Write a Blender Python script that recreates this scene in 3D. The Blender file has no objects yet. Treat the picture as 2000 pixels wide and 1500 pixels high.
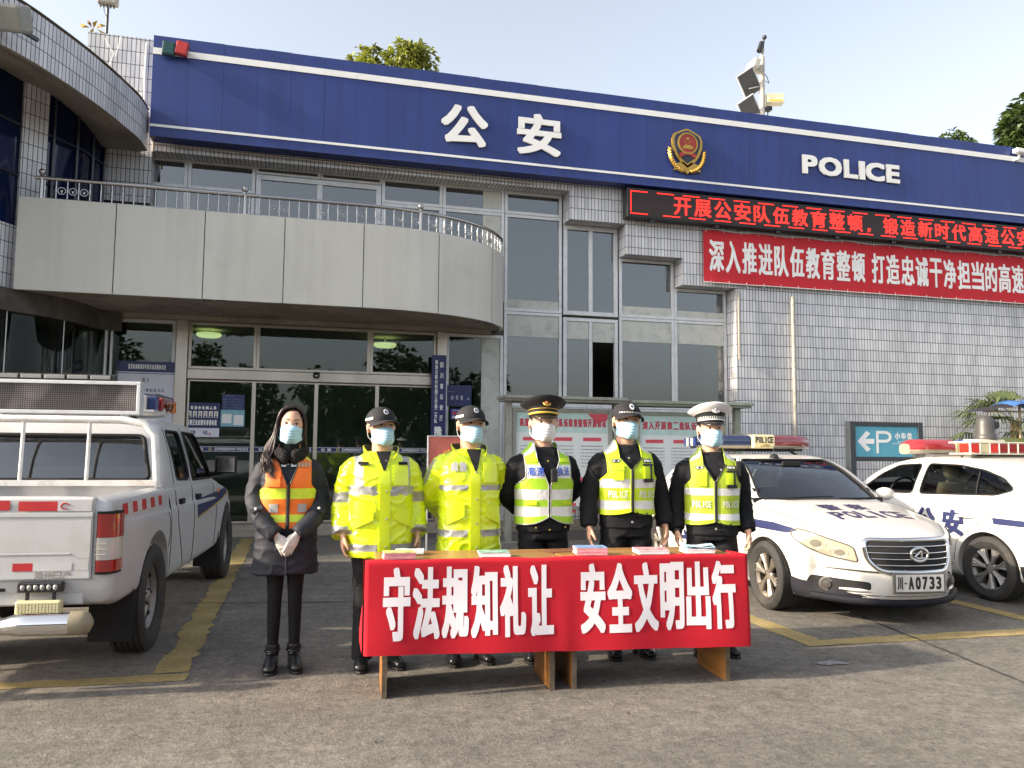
import bpy, bmesh, math, random
from math import sin, cos, tan, pi, radians, sqrt, atan2, asin, acos, exp
from mathutils import Vector, Matrix, noise
from mathutils.bvhtree import BVHTree
from mathutils.geometry import delaunay_2d_cdt, convex_hull_2d
random.seed(7)
SC = bpy.context.scene
COL = SC.collection
# ------------------------------------------------------------------ camera, sky, sun, exposure
CAM_H, CAM_F = 1.36, 1556.0
_p, _r, _y = radians(4.82), radians(.42), radians(14.96)
CF = Vector((sin(_y)*cos(_p), cos(_y)*cos(_p), sin(_p)))
_R = Vector((cos(_y), -sin(_y), 0)); _U = _R.cross(CF)
CR = _R*cos(_r)+_U*sin(_r); CU = _U*cos(_r)-_R*sin(_r)
cam = bpy.data.cameras.new('camera'); camo = bpy.data.objects.new('camera', cam); COL.objects.link(camo)
cam.sensor_width = 36; cam.lens = CAM_F/2000*36; cam.clip_start = .05; cam.clip_end = 3000
camo.matrix_world = Matrix(((CR.x, CU.x, -CF.x, 0), (CR.y, CU.y, -CF.y, 0), (CR.z, CU.z, -CF.z, CAM_H), (0, 0, 0, 1)))
SC.camera = camo
SUN_EL, SHADOW_AZ = radians(25), radians(4.0)      # shadows run along +X, a touch away from the camera
world = bpy.data.worlds.new('World'); SC.world = world; world.use_nodes = True
_nt = world.node_tree; _bg = _nt.nodes['Background']
_sky = _nt.nodes.new('ShaderNodeTexSky'); _sky.sky_type = 'NISHITA'; _sky.sun_disc = False
_sky.sun_elevation = SUN_EL
_sky.sun_rotation = radians(270)-SHADOW_AZ*1.0
_sky.air_density = 1.0; _sky.dust_density = 3.5; _sky.ozone_density = 1.0; _sky.altitude = 0
_hs = _nt.nodes.new('ShaderNodeHueSaturation'); _hs.inputs['Saturation'].default_value = .45; _hs.inputs['Value'].default_value = 1.0   # thin high haze pales the blue
_nt.links.new(_sky.outputs[0], _hs.inputs['Color']); _nt.links.new(_hs.outputs[0], _bg.inputs[0]); _bg.inputs[1].default_value = .15
sun = bpy.data.lights.new('sun', 'SUN'); suno = bpy.data.objects.new('sun', sun); COL.objects.link(suno)
sun.energy = 3.7; sun.angle = radians(1.6); sun.color = (1, .84, .64)
_d = Vector((cos(SHADOW_AZ)*cos(SUN_EL), sin(SHADOW_AZ)*cos(SUN_EL), -sin(SUN_EL)))
suno.rotation_euler = _d.to_track_quat('-Z', 'Y').to_euler(); suno.location = (-20, 0, 20)
VS = SC.view_settings
SC.display_settings.display_device = 'sRGB'
VS.view_transform = 'Standard'; VS.look = 'None'; VS.gamma = 1; VS.use_curve_mapping = False
VS.exposure = 1.28
SC.cycles.max_bounces = 8; SC.cycles.transparent_max_bounces = 12; SC.cycles.caustics_reflective = False; SC.cycles.caustics_refractive = False

# ------------------------------------------------------------------ helpers
def at(x, y, Y):
    "world point on the plane at depth Y (parallel to the facade) seen at photo pixel x, y"
    d = CF+CR*((x-1000)/CAM_F)-CU*((y-750)/CAM_F); t = Y/d.y
    return Vector((d.x*t, Y, CAM_H+d.z*t))
def atz(x, y, z=0):
    d = CF+CR*((x-1000)/CAM_F)-CU*((y-750)/CAM_F); t = (z-CAM_H)/d.z
    return Vector((d.x*t, d.y*t, z))
def lerp(a, b, t): return a+(b-a)*t
def clamp(x, a=0., b=1.): return max(a, min(b, x))
def smooth(t): t = clamp(t); return t*t*(3-2*t)
def interp(xs, ys, x):
    "smooth (Catmull-Rom style) interpolation of a table"
    n = len(xs)
    if x <= xs[0]: return ys[0]
    if x >= xs[-1]: return ys[-1]
    i = 0
    while x > xs[i+1]: i += 1
    h = xs[i+1]-xs[i]; t = (x-xs[i])/h
    def sl(k):
        if k == 0: return (ys[1]-ys[0])/(xs[1]-xs[0])
        if k == n-1: return (ys[-1]-ys[-2])/(xs[-1]-xs[-2])
        a = (ys[k]-ys[k-1])/(xs[k]-xs[k-1]); b = (ys[k+1]-ys[k])/(xs[k+1]-xs[k])
        return 0 if a*b <= 0 else 2*a*b/(a+b)
    m0, m1 = sl(i)*h, sl(i+1)*h; t2, t3 = t*t, t*t*t
    return (2*t3-3*t2+1)*ys[i]+(t3-2*t2+t)*m0+(-2*t3+3*t2)*ys[i+1]+(t3-t2)*m1

def link(o, parent=None, keep=False):
    COL.objects.link(o)
    if parent is not None: o.parent = parent
    return o
def tag(o, label=None, cat=None, group=None, kind=None):
    if label: o['label'] = label
    if cat: o['category'] = cat
    if group: o['group'] = group
    if kind: o['kind'] = kind
    return o
def empty(name, loc=(0, 0, 0), rz=0, label=None, cat=None, group=None):
    o = bpy.data.objects.new(name, None); COL.objects.link(o); o.location = loc; o.rotation_euler = (0, 0, rz); o.empty_display_size = .1
    return tag(o, label, cat, group)
def copy_tree(o, parent=None):
    c = o.copy(); COL.objects.link(c)
    if parent is not None: c.parent = parent
    for ch in list(o.children): copy_tree(ch, c)
    return c

class MB:
    "collects faces, then links them as ONE mesh object"
    def __init__(s): s.v = []; s.f = []; s.m = []; s.uv = {}
    def add(s, vs, fs, m=0, M=None):
        b = len(s.v)
        s.v += [tuple(M @ Vector(v)) if M is not None else tuple(v) for v in vs]
        for i, f in enumerate(fs):
            s.f.append([b+k for k in f]); s.m.append(m[i] if isinstance(m, list) else m)
        return s
    def box(s, x0, x1, y0, y1, z0, z1, m=0, M=None):
        vs = [(x, y, z) for z in (z0, z1) for y in (y0, y1) for x in (x0, x1)]
        return s.add(vs, [(0, 2, 3, 1), (4, 5, 7, 6), (0, 1, 5, 4), (2, 6, 7, 3), (0, 4, 6, 2), (1, 3, 7, 5)], m, M)
    def cbox(s, c, d, m=0, M=None):
        return s.box(c[0]-d[0]/2, c[0]+d[0]/2, c[1]-d[1]/2, c[1]+d[1]/2, c[2]-d[2]/2, c[2]+d[2]/2, m, M)
    def prism(s, poly, d0, d1, axis='y', m=0, M=None):
        "poly in (x,z) for axis y, (x,y) for z, (y,z) for x"
        n = len(poly)
        def P(p, d): return {'y': (p[0], d, p[1]), 'z': (p[0], p[1], d), 'x': (d, p[0], p[1])}[axis]
        vs = [P(p, d0) for p in poly]+[P(p, d1) for p in poly]
        fs = [list(range(n)), list(range(2*n-1, n-1, -1))]+[(i, (i+n), (i+1) % n+n, (i+1) % n) for i in range(n)]
        return s.add(vs, fs, m, M)
    def tube(s, pts, r, n=10, m=0, caps=True, flat=None, M=None, up=None):
        "tube along pts; r a number or list; flat (list or number) = ratio of the second radius; up fixes the frame"
        pts = [Vector(p) for p in pts]; k = len(pts)
        if not isinstance(r, (list, tuple)): r = [r]*k
        fl = flat if isinstance(flat, (list, tuple)) else [1 if flat is None else flat]*k
        ref = Vector(up) if up is not None else None; vs = []; fs = []; prev = None
        for i, p in enumerate(pts):
            t = (pts[min(i+1, k-1)]-pts[max(i-1, 0)])
            t = t.normalized() if t.length > 1e-9 else Vector((0, 0, 1))
            if ref is not None: a = ref-t*ref.dot(t)
            elif prev is None: q = Vector((0, 0, 1)) if abs(t.z) < .9 else Vector((1, 0, 0)); a = q-t*q.dot(t)
            else: a = prev-t*prev.dot(t)
            if a.length < 1e-6: a = Vector((1, 0, 0))-t*t.x
            a.normalize(); prev = a; b = t.cross(a)
            for j in range(n):
                g = 2*pi*j/n; vs.append(p+a*(cos(g)*r[i])+b*(sin(g)*r[i]*fl[i]))
        for i in range(k-1):
            for j in range(n): fs.append((i*n+j, i*n+(j+1) % n, (i+1)*n+(j+1) % n, (i+1)*n+j))
        if caps: fs.append(list(range(n-1, -1, -1))); fs.append(list(range((k-1)*n, k*n)))
        return s.add(vs, fs, m, M)
    def lathe(s, prof, n=32, m=0, M=None, axis='z'):
        "prof: (r, h); closed when first and last radius are 0"
        vs = []; fs = []; k = len(prof)
        for (r, h) in prof:
            for j in range(n):
                g = 2*pi*j/n; c, q = r*cos(g), r*sin(g)
                vs.append({'z': (c, q, h), 'x': (h, c, q), 'y': (c, h, -q)}[axis])
        mm = []
        for i in range(k-1):
            for j in range(n):
                fs.append((i*n+j, i*n+(j+1) % n, (i+1)*n+(j+1) % n, (i+1)*n+j)); mm.append(m[i] if isinstance(m, (list, tuple)) else m)
        return s.add(vs, fs, list(mm), M)
    def grid(s, fn, nu, nv, m=0, uv=None, close_u=False, M=None):
        vs = []; fs = []; b = len(s.f)
        for j in range(nv+1):
            for i in range(nu+1): vs.append(fn(i/nu, j/nv))
        for j in range(nv):
            for i in range(nu):
                fs.append((j*(nu+1)+i, j*(nu+1)+i+1, (j+1)*(nu+1)+i+1, (j+1)*(nu+1)+i))
                if uv: s.uv[b+len(fs)-1] = [uv(a/nu, c/nv) for a, c in ((i, j), (i+1, j), (i+1, j+1), (i, j+1))]
        mm = [m(i/nu, j/nv) for j in range(nv) for i in range(nu)] if callable(m) else m
        return s.add(vs, fs, mm, M)
    def sphere(s, c, r, n=12, m=0, M=None):
        rx, ry, rz = r if isinstance(r, (tuple, list)) else (r, r, r); k = max(6, n//2+2); vs = []; fs = []
        for i in range(k+1):
            a = pi*i/k
            for j in range(n):
                g = 2*pi*j/n; vs.append((c[0]+rx*sin(a)*cos(g), c[1]+ry*sin(a)*sin(g), c[2]-rz*cos(a)))
        for i in range(k):
            for j in range(n): fs.append((i*n+j, i*n+(j+1) % n, (i+1)*n+(j+1) % n, (i+1)*n+j))
        return s.add(vs, fs, m, M)
    def loft(s, rings, m=0, caps=True, closed=True, M=None):
        n = len(rings[0]); vs = [p for r in rings for p in r]; fs = []
        for i in range(len(rings)-1):
            for j in range(n if closed else n-1): fs.append((i*n+j, i*n+(j+1) % n, (i+1)*n+(j+1) % n, (i+1)*n+j))
        if caps: fs.append(list(range(n-1, -1, -1))); fs.append(list(range((len(rings)-1)*n, len(rings)*n)))
        return s.add(vs, fs, m, M)
    def mesh(s, name, mats=(), smooth=None, uv=False, weld=True):
        me = bpy.data.meshes.new(name); me.from_pydata(s.v, [], s.f)
        for k in (mats if isinstance(mats, (list, tuple)) else [mats]): me.materials.append(k)
        me.polygons.foreach_set('material_index', s.m)
        if uv or s.uv:
            L = me.uv_layers.new(name='UVMap').data
            for p in me.polygons:
                e = s.uv.get(p.index); n = p.normal
                for k, li in enumerate(p.loop_indices):
                    if e: L[li].uv = e[k]; continue
                    c = me.vertices[me.loops[li].vertex_index].co
                    if abs(n.z) > .8: L[li].uv = (c.x, c.y)
                    elif abs(n.y) > abs(n.x): L[li].uv = (c.x, c.z)
                    else: L[li].uv = (c.y, c.z)
        if smooth is not None:
            bm = bmesh.new(); bm.from_mesh(me)
            if weld: bmesh.ops.remove_doubles(bm, verts=bm.verts, dist=1e-5)
            bmesh.ops.recalc_face_normals(bm, faces=bm.faces)
            bm.to_mesh(me); bm.free()
            me.shade_smooth(); me.set_sharp_from_angle(angle=radians(smooth))
        me.update(); return me
    def build(s, name, mats=(), parent=None, smooth=None, uv=False, bevel=0, weld=True, loc=None, rot=None):
        o = bpy.data.objects.new(name, s.mesh(name, mats, smooth, uv, weld)); link(o, parent)
        if loc is not None: o.location = loc
        if rot is not None: o.rotation_euler = rot
        if bevel:
            b = o.modifiers.new('bevel', 'BEVEL'); b.width = bevel; b.segments = 2; b.limit_method = 'ANGLE'; b.angle_limit = radians(40)
        return o

def evaluated(o):
    dg = bpy.context.evaluated_depsgraph_get(); dg.update()
    return bpy.data.meshes.new_from_object(o.evaluated_get(dg))
def remesh(mb, voxel, it=4, name='tmp'):
    "voxel union of overlapping closed shells, smoothed"
    o = bpy.data.objects.new(name, mb.mesh(name, [], 180)); COL.objects.link(o)
    r = o.modifiers.new('r', 'REMESH'); r.mode = 'VOXEL'; r.voxel_size = voxel
    if it: q = o.modifiers.new('s', 'SMOOTH'); q.factor = .5; q.iterations = it
    me = evaluated(o); bpy.data.objects.remove(o); me.materials.clear(); me.shade_smooth(); return me
def boolean(o_mesh, cutters, name='tmp', op='DIFFERENCE'):
    o = bpy.data.objects.new(name, o_mesh); COL.objects.link(o); ks = []
    for c in cutters:
        k = bpy.data.objects.new('cut', c); COL.objects.link(k); ks.append(k)
        b = o.modifiers.new('b', 'BOOLEAN'); b.operation = op; b.solver = 'EXACT'; b.object = k
    me = evaluated(o)
    for k in ks+[o]: bpy.data.objects.remove(k)
    return me
def add_mesh(me, name, mats, parent=None, smooth=None, loc=None):
    me.materials.clear()
    for k in (mats if isinstance(mats, (list, tuple)) else [mats]): me.materials.append(k)
    if smooth is not None: me.shade_smooth(); me.set_sharp_from_angle(angle=radians(smooth))
    me.name = name
    o = bpy.data.objects.new(name, me); link(o, parent)
    if loc is not None: o.location = loc
    return o

_tx = {}
def text_geo(body):
    "flat glyph triangles of a string, normalised so that its box starts at 0,0"
    if body in _tx: return _tx[body]
    cu = bpy.data.curves.new('t', 'FONT'); cu.body = body; cu.size = 1; cu.resolution_u = 3
    o = bpy.data.objects.new('t', cu); COL.objects.link(o); me = evaluated(o); bpy.data.objects.remove(o)
    vs = [(v.co.x, v.co.y) for v in me.vertices]; fs = [tuple(p.vertices) for p in me.polygons]
    if not vs: vs = [(0, 0), (1, 0), (0, 1)]; fs = []
    x0 = min(v[0] for v in vs); x1 = max(v[0] for v in vs); y0 = min(v[1] for v in vs); y1 = max(v[1] for v in vs)
    _tx[body] = ([(v[0]-x0, v[1]-y0) for v in vs], fs, x1-x0, y1-y0); return _tx[body]
_bx = {}
def bold_geo(body, bx, bz):
    "glyphs widened by a box of half size bx, bz (in glyph units): every triangle grows to its hull, then all are merged flat"
    key = (body, round(bx, 3), round(bz, 3))
    if key in _bx: return _bx[key]
    vs, fs, w, h = text_geo(body); P2 = []; F = []
    for f in fs:
        q = [(vs[i][0]+a*bx, vs[i][1]+b*bz) for i in f for a in (-1, 1) for b in (-1, 1)]
        hl = convex_hull_2d([Vector(p) for p in q]); F.append([len(P2)+k for k in range(len(hl))]); P2 += [Vector(q[i]) for i in hl]
    if not F: _bx[key] = (vs, []); return _bx[key]
    r = delaunay_2d_cdt(P2, [], F, 0, 1e-5)
    _bx[key] = ([(v.x, v.y) for v in r[0]], [tuple(f) for f, o in zip(r[2], r[5]) if o]); return _bx[key]
def put_text(mb, body, fn, x0, x1, z0, z1, bold=0., m=0, lift=0., boldz=None, cut=0.):
    """letters fill the box x0..x1, z0..z1; fn(x, z, lift) gives the point on the carrying surface.
    bold: stroke widening in metres; cut: cell size for bent surfaces"""
    vs, fs, w, h = text_geo(body); bz = bold*.8 if boldz is None else boldz
    sx = (x1-x0-2*bold)/max(w, 1e-6); sz = (z1-z0-2*bz)/max(h, 1e-6)
    if bold and sx > 0 and sz > 0: vs, fs = bold_geo(body, bold/sx, bz/sz)
    P2 = [(x0+bold+v[0]*sx, z0+bz+v[1]*sz) for v in vs]
    if cut:
        bm = bmesh.new(); bv_ = [bm.verts.new((a, b, 0)) for a, b in P2]
        for f in fs:
            try: bm.faces.new([bv_[i] for i in f])
            except ValueError: pass
        for k, lo, hi in ((0, x0, x1), (1, z0, z1)):
            c = lo+cut
            while c < hi:
                n = [0, 0, 0]; n[k] = 1; co = [0, 0, 0]; co[k] = c
                bmesh.ops.bisect_plane(bm, geom=bm.verts[:]+bm.edges[:]+bm.faces[:], dist=1e-6, plane_co=co, plane_no=n); c += cut
        bm.verts.index_update(); P2 = [(v.co.x, v.co.y) for v in bm.verts]; fs = [[v.index for v in f.verts] for f in bm.faces]; bm.free()
    mb.add([fn(q[0], q[1], 0.) for q in P2], fs, m)
def put_chars(mb, body, fn, x0, x1, z0, z1, gap=.12, **kw):
    "one cell per character, every glyph stretched to its cell"
    n = len(body); c = (x1-x0)/n
    for i, ch in enumerate(body):
        if ch == ' ': continue
        w = c*(1-gap)
        if ch in '，,': put_text(mb, ch, fn, x0+c*i+w*.1, x0+c*i+w*.35, z0, z0+(z1-z0)*.25, **kw)
        elif ch == '-': put_text(mb, ch, fn, x0+c*i+w*.2, x0+c*i+w*.8, lerp(z0, z1, .46), lerp(z0, z1, .54), **kw)
        elif ch in '1I': put_text(mb, ch, fn, x0+c*i+w*.3, x0+c*i+w*.7, z0, z1, **kw)
        else: put_text(mb, ch, fn, x0+c*i, x0+c*i+w, z0, z1, **kw)

# ------------------------------------------------------------------ materials
def newmat(name):
    m = bpy.data.materials.new(name); m.use_nodes = True; nt = m.node_tree
    return m, nt, nt.nodes['Principled BSDF']
def N(nt, t, **kw):
    n = nt.nodes.new('ShaderNode'+t)
    for k, v in kw.items():
        if k in n.inputs: n.inputs[k].default_value = v
        else: setattr(n, k, v)
    return n
def ramp(nt, fac, stops):
    r = nt.nodes.new('ShaderNodeValToRGB'); e = r.color_ramp.elements
    while len(e) < len(stops): e.new(.5)
    for k, (p, c) in enumerate(stops): e[k].position = p; e[k].color = (c, c, c, 1) if isinstance(c, (int, float)) else (*c, 1)
    nt.links.new(fac, r.inputs[0]); return r
def mixc(nt, fac, a, b, mode='MIX'):
    n = nt.nodes.new('ShaderNodeMix'); n.data_type = 'RGBA'; n.blend_type = mode
    for s, v in ((0, fac), (6, a), (7, b)):
        if hasattr(v, 'links'): nt.links.new(v, n.inputs[s])
        elif isinstance(v, (int, float)) : n.inputs[s].default_value = v if s == 0 else (v, v, v, 1)
        else: n.inputs[s].default_value = (*v[:3], 1)
    return n.outputs[2]
def P(name, col, rough=.5, metal=0., spec=.5, var=.12, vs=6., bump=0., bs=60., dirt=0., dirtcol=(.12, .10, .08), ds=2.5, coat=0., emit=0., coord='Object', stretch=(1, 1, 1), sheen=0., transl=0., streak=None):
    "painted / cloth / stone surface: base colour, mottling, worn dirt patches, fine bump"
    m, nt, b = newmat(name); L = nt.links
    tc = N(nt, 'TexCoord'); mp = N(nt, 'Mapping'); mp.inputs['Scale'].default_value = stretch
    L.new(tc.outputs[coord], mp.inputs[0])
    c = None
    if var:
        n1 = N(nt, 'TexNoise', Scale=vs, Detail=6.); L.new(mp.outputs[0], n1.inputs['Vector'])
        r = ramp(nt, n1.outputs['Fac'], [(.3, tuple(v*(1-var) for v in col)), (.7, tuple(min(1, v*(1+var)) for v in col))]); c = r.outputs[0]
    if dirt:
        n2 = N(nt, 'TexNoise', Scale=ds, Detail=8., Roughness=.65); L.new(mp.outputs[0], n2.inputs['Vector'])
        r2 = ramp(nt, n2.outputs['Fac'], [(.5, 0.), (.72, dirt)])
        c = mixc(nt, r2.outputs[0], c if c is not None else col, dirtcol)
    if streak:                                   # rain streaks running down the surface
        mp2 = N(nt, 'Mapping'); mp2.inputs['Scale'].default_value = (streak[2], streak[2], streak[2]*.06); L.new(tc.outputs[coord], mp2.inputs[0])
        n4 = N(nt, 'TexNoise', Scale=1., Detail=6., Roughness=.7); L.new(mp2.outputs[0], n4.inputs['Vector'])
        r4 = ramp(nt, n4.outputs['Fac'], [(.46, 0.), (.72, streak[0])]); c = mixc(nt, r4.outputs[0], c if c is not None else col, streak[1])
    if c is not None: L.new(c, b.inputs['Base Color'])
    else: b.inputs['Base Color'].default_value = (*col, 1)
    b.inputs['Roughness'].default_value = rough; b.inputs['Metallic'].default_value = metal
    b.inputs['Specular IOR Level'].default_value = spec
    if coat: b.inputs['Coat Weight'].default_value = coat; b.inputs['Coat Roughness'].default_value = .05
    if sheen: b.inputs['Sheen Weight'].default_value = sheen
    if bump:
        n3 = N(nt, 'TexNoise', Scale=bs, Detail=5.); L.new(mp.outputs[0], n3.inputs['Vector'])
        bp = N(nt, 'Bump', Strength=min(1., bump), Distance=.01); L.new(n3.outputs['Fac'], bp.inputs['Height']); L.new(bp.outputs[0], b.inputs['Normal'])
    if emit:
        b.inputs['Emission Color'].default_value = (*col, 1); b.inputs['Emission Strength'].default_value = emit
    if transl:
        out = nt.nodes['Material Output']; t = N(nt, 'BsdfTranslucent'); mx = N(nt, 'MixShader')
        mx.inputs[0].default_value = transl
        if c is not None: L.new(c, t.inputs[0])
        else: t.inputs[0].default_value = (*col, 1)
        L.new(b.outputs[0], mx.inputs[1]); L.new(t.outputs[0], mx.inputs[2]); L.new(mx.outputs[0], out.inputs[0])
    return m
def glass(name, tint=(.45, .5, .48), refl=1.0, base=.03, rough=0.0, wob=0.):
    "window pane: tinted see-through sheet with a mirror-like skin that strengthens towards grazing"
    m, nt, b = newmat(name); L = nt.links; nt.nodes.remove(b); out = nt.nodes['Material Output']
    fr = N(nt, 'Fresnel', IOR=1.5); mu = N(nt, 'Math', operation='MULTIPLY_ADD', use_clamp=True)
    mu.inputs[1].default_value = refl; mu.inputs[2].default_value = base; L.new(fr.outputs[0], mu.inputs[0])
    t = N(nt, 'BsdfTransparent'); t.inputs[0].default_value = (*tint, 1)
    g = N(nt, 'BsdfGlossy'); g.inputs['Roughness'].default_value = rough; g.inputs[0].default_value = (.95, .97, 1, 1)
    if wob:
        n = N(nt, 'TexNoise', Scale=1.2, Detail=1.); tc = N(nt, 'TexCoord'); L.new(tc.outputs['Object'], n.inputs['Vector'])
        bp = N(nt, 'Bump', Strength=wob, Distance=.02); L.new(n.outputs['Fac'], bp.inputs['Height']); L.new(bp.outputs[0], g.inputs['Normal'])
    mx = N(nt, 'MixShader'); L.new(mu.outputs[0], mx.inputs[0]); L.new(t.outputs[0], mx.inputs[1]); L.new(g.outputs[0], mx.inputs[2]); L.new(mx.outputs[0], out.inputs[0])
    return m
def tiles(name, c1, c2, grout, tw=.065, th=.212, mort=.0055, rough=.25):
    "stack-bonded narrow upright tiles, from the UV map in metres"
    m, nt, b = newmat(name); L = nt.links
    uv = N(nt, 'UVMap'); br = N(nt, 'TexBrick', offset=0., squash=1.)
    br.inputs['Scale'].default_value = 1; br.inputs['Mortar Size'].default_value = mort; br.inputs['Mortar Smooth'].default_value = .1
    br.inputs['Brick Width'].default_value = tw; br.inputs['Row Height'].default_value = th; br.inputs['Bias'].default_value = .0
    br.inputs['Color1'].default_value = (*c1, 1); br.inputs['Color2'].default_value = (*c2, 1); br.inputs['Mortar'].default_value = (*grout, 1)
    L.new(uv.outputs[0], br.inputs['Vector'])
    n = N(nt, 'TexNoise', Scale=.9, Detail=7., Roughness=.6); tc = N(nt, 'TexCoord')
    mp = N(nt, 'Mapping'); mp.inputs['Scale'].default_value = (1.6, 1.6, .35); L.new(tc.outputs['Object'], mp.inputs[0]); L.new(mp.outputs[0], n.inputs['Vector'])
    r = ramp(nt, n.outputs['Fac'], [(.30, .74), (.56, 1.)])
    c = mixc(nt, 1., br.outputs['Color'], r.outputs[0], 'MULTIPLY')
    L.new(c, b.inputs['Base Color']); b.inputs['Roughness'].default_value = rough
    rr = ramp(nt, br.outputs['Fac'], [(0., rough), (1., .9)]); L.new(rr.outputs[0], b.inputs['Roughness'])
    bp = N(nt, 'Bump', Strength=.6, Distance=.004, invert=True); L.new(br.outputs['Fac'], bp.inputs['Height']); L.new(bp.outputs[0], b.inputs['Normal'])
    return m
M = {}
M['tile'] = tiles('white_tile', (.56, .57, .60), (.72, .72, .74), (.06, .06, .07))
M['alu'] = P('aluminium', (.62, .63, .64), .38, .25, var=.06, dirt=.35, dirtcol=(.3, .28, .25), ds=9)
M['steel'] = P('brushed_steel', (.55, .50, .44), .34, .75, var=.12, vs=3, stretch=(1, 1, .15))
M['chrome'] = P('chrome', (.72, .71, .70), .12, 1., var=.05)
M['concrete'] = P('concrete', (.24, .225, .205), .9, var=.22, vs=2.2, bump=.4, bs=40, dirt=.5, ds=1.3)
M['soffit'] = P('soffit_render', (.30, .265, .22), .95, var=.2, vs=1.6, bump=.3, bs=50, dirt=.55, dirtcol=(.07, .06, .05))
M['panel'] = P('clad_panel', (.60, .585, .53), .42, var=.05, vs=.8, dirt=.22, dirtcol=(.35, .33, .29), ds=.9, streak=(.30, (.36, .34, .30), 3.))
M['dark'] = P('dark_gap', (.02, .02, .02), .9, var=0)
M['room'] = P('room_dim', (.20, .20, .19), .9, var=.2, vs=.6)
M['roomw'] = P('room_white', (.55, .55, .50), .9, var=.1, dirt=.5, dirtcol=(.25, .24, .2), ds=3)
M['glass'] = glass('window_glass', (.50, .53, .51), 1.4, .09, wob=.02)
M['glassdoor'] = glass('door_glass', (.56, .63, .59), .9, .03, wob=.015)
M['glasswing'] = glass('wing_glass', (.42, .50, .48), .08, .01)
M['railsteel'] = P('rail_steel', (.40, .39, .38), .22, .95, var=.08)
M['glassblue'] = P('blue_glass', (.004, .009, .035), .06, spec=.4, var=.3, vs=1.5)
M['blue'] = P('sign_blue', (.019, .040, .190), .45, var=.12, vs=1.2, stretch=(3, 1, .4), dirt=.35, dirtcol=(.035, .055, .17), ds=1.1, streak=(.55, (.012, .022, .11), 5.))
M['white'] = P('white_paint', (.78, .78, .76), .4, var=.03)
M['letter'] = P('letter_white', (.82, .82, .80), .4, var=.02, dirt=.12, ds=3)
M['navy'] = P('navy_board', (.016, .024, .115), .35, var=.06)
M['red'] = P('banner_red', (.50, .014, .024), .75, var=.07, vs=4, bump=.25, bs=300)
M['black'] = P('black_plastic', (.015, .015, .016), .45, var=.1)
M['darkgrey'] = P('dark_grey_metal', (.035, .042, .05), .45, .0, var=.1)
M['led'] = P('led_red', (.90, .02, .012), .5, var=0, emit=.85)
M['gold'] = P('gold', (.50, .31, .07), .38, .85, var=.15, vs=30)
M['badge_red'] = P('badge_red', (.33, .03, .02), .4, var=.1)
# ------------------------------------------------------------------ the ground
def ground_material():
    m, nt, b = newmat('worn_concrete'); L = nt.links
    tc = N(nt, 'TexCoord'); o = tc.outputs['Object']
    def ns(scale, det=8., rough=.6, st=(1, 1, 1)):
        mp = N(nt, 'Mapping'); mp.inputs['Scale'].default_value = st; L.new(o, mp.inputs[0])
        n = N(nt, 'TexNoise', Scale=scale, Detail=det, Roughness=rough); L.new(mp.outputs[0], n.inputs['Vector']); return n.outputs['Fac']
    big = ramp(nt, ns(.5, 7), [(.33, (.122, .112, .098)), (.68, (.200, .182, .156))])
    med = ramp(nt, ns(2.6, 9, .72), [(.30, .62), (.64, 1.16)])
    c = mixc(nt, 1., big.outputs[0], med.outputs[0], 'MULTIPLY')
    fine = ramp(nt, ns(36, 5, .75), [(.34, .42), (.52, 1.0), (.70, 1.45)])
    c = mixc(nt, .75, c, fine.outputs[0], 'MULTIPLY')
    mid = ramp(nt, ns(13, 6, .7), [(.36, .62), (.5, 1.0), (.66, 1.35)])
    c = mixc(nt, .85, c, mid.outputs[0], 'MULTIPLY')
    v = N(nt, 'TexVoronoi', Scale=70., feature='F1'); L.new(o, v.inputs['Vector'])
    peb = ramp(nt, v.outputs['Distance'], [(0., (.34, .31, .27)), (.2, (.18, .165, .145)), (.5, (.105, .097, .087))])
    pm = ramp(nt, ns(6, 6), [(.42, 0.), (.68, .55)])
    c = mixc(nt, pm.outputs[0], c, peb.outputs[0])
    st = ramp(nt, ns(.9, 9, .7), [(.57, 0.), (.74, .5)])
    c = mixc(nt, st.outputs[0], c, (.06, .056, .052))
    pits = ramp(nt, ns(22, 2, .5), [(.685, 0.), (.72, .85)])
    c = mixc(nt, pits.outputs[0], c, (.04, .036, .033))
    oil = ramp(nt, ns(.33, 3, .5), [(.62, 0.), (.72, .35)])
    c = mixc(nt, oil.outputs[0], c, (.05, .048, .047))
    L.new(c, b.inputs['Base Color']); b.inputs['Roughness'].default_value = .88
    add = N(nt, 'Math', operation='ADD'); L.new(ns(60, 6, .7), add.inputs[0]); L.new(ns(9, 5, .6), add.inputs[1])
    bp = N(nt, 'Bump', Strength=.9, Distance=.012); L.new(add.outputs[0], bp.inputs['Height']); L.new(bp.outputs[0], b.inputs['Normal'])
    return m
M['ground'] = ground_material()
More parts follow.
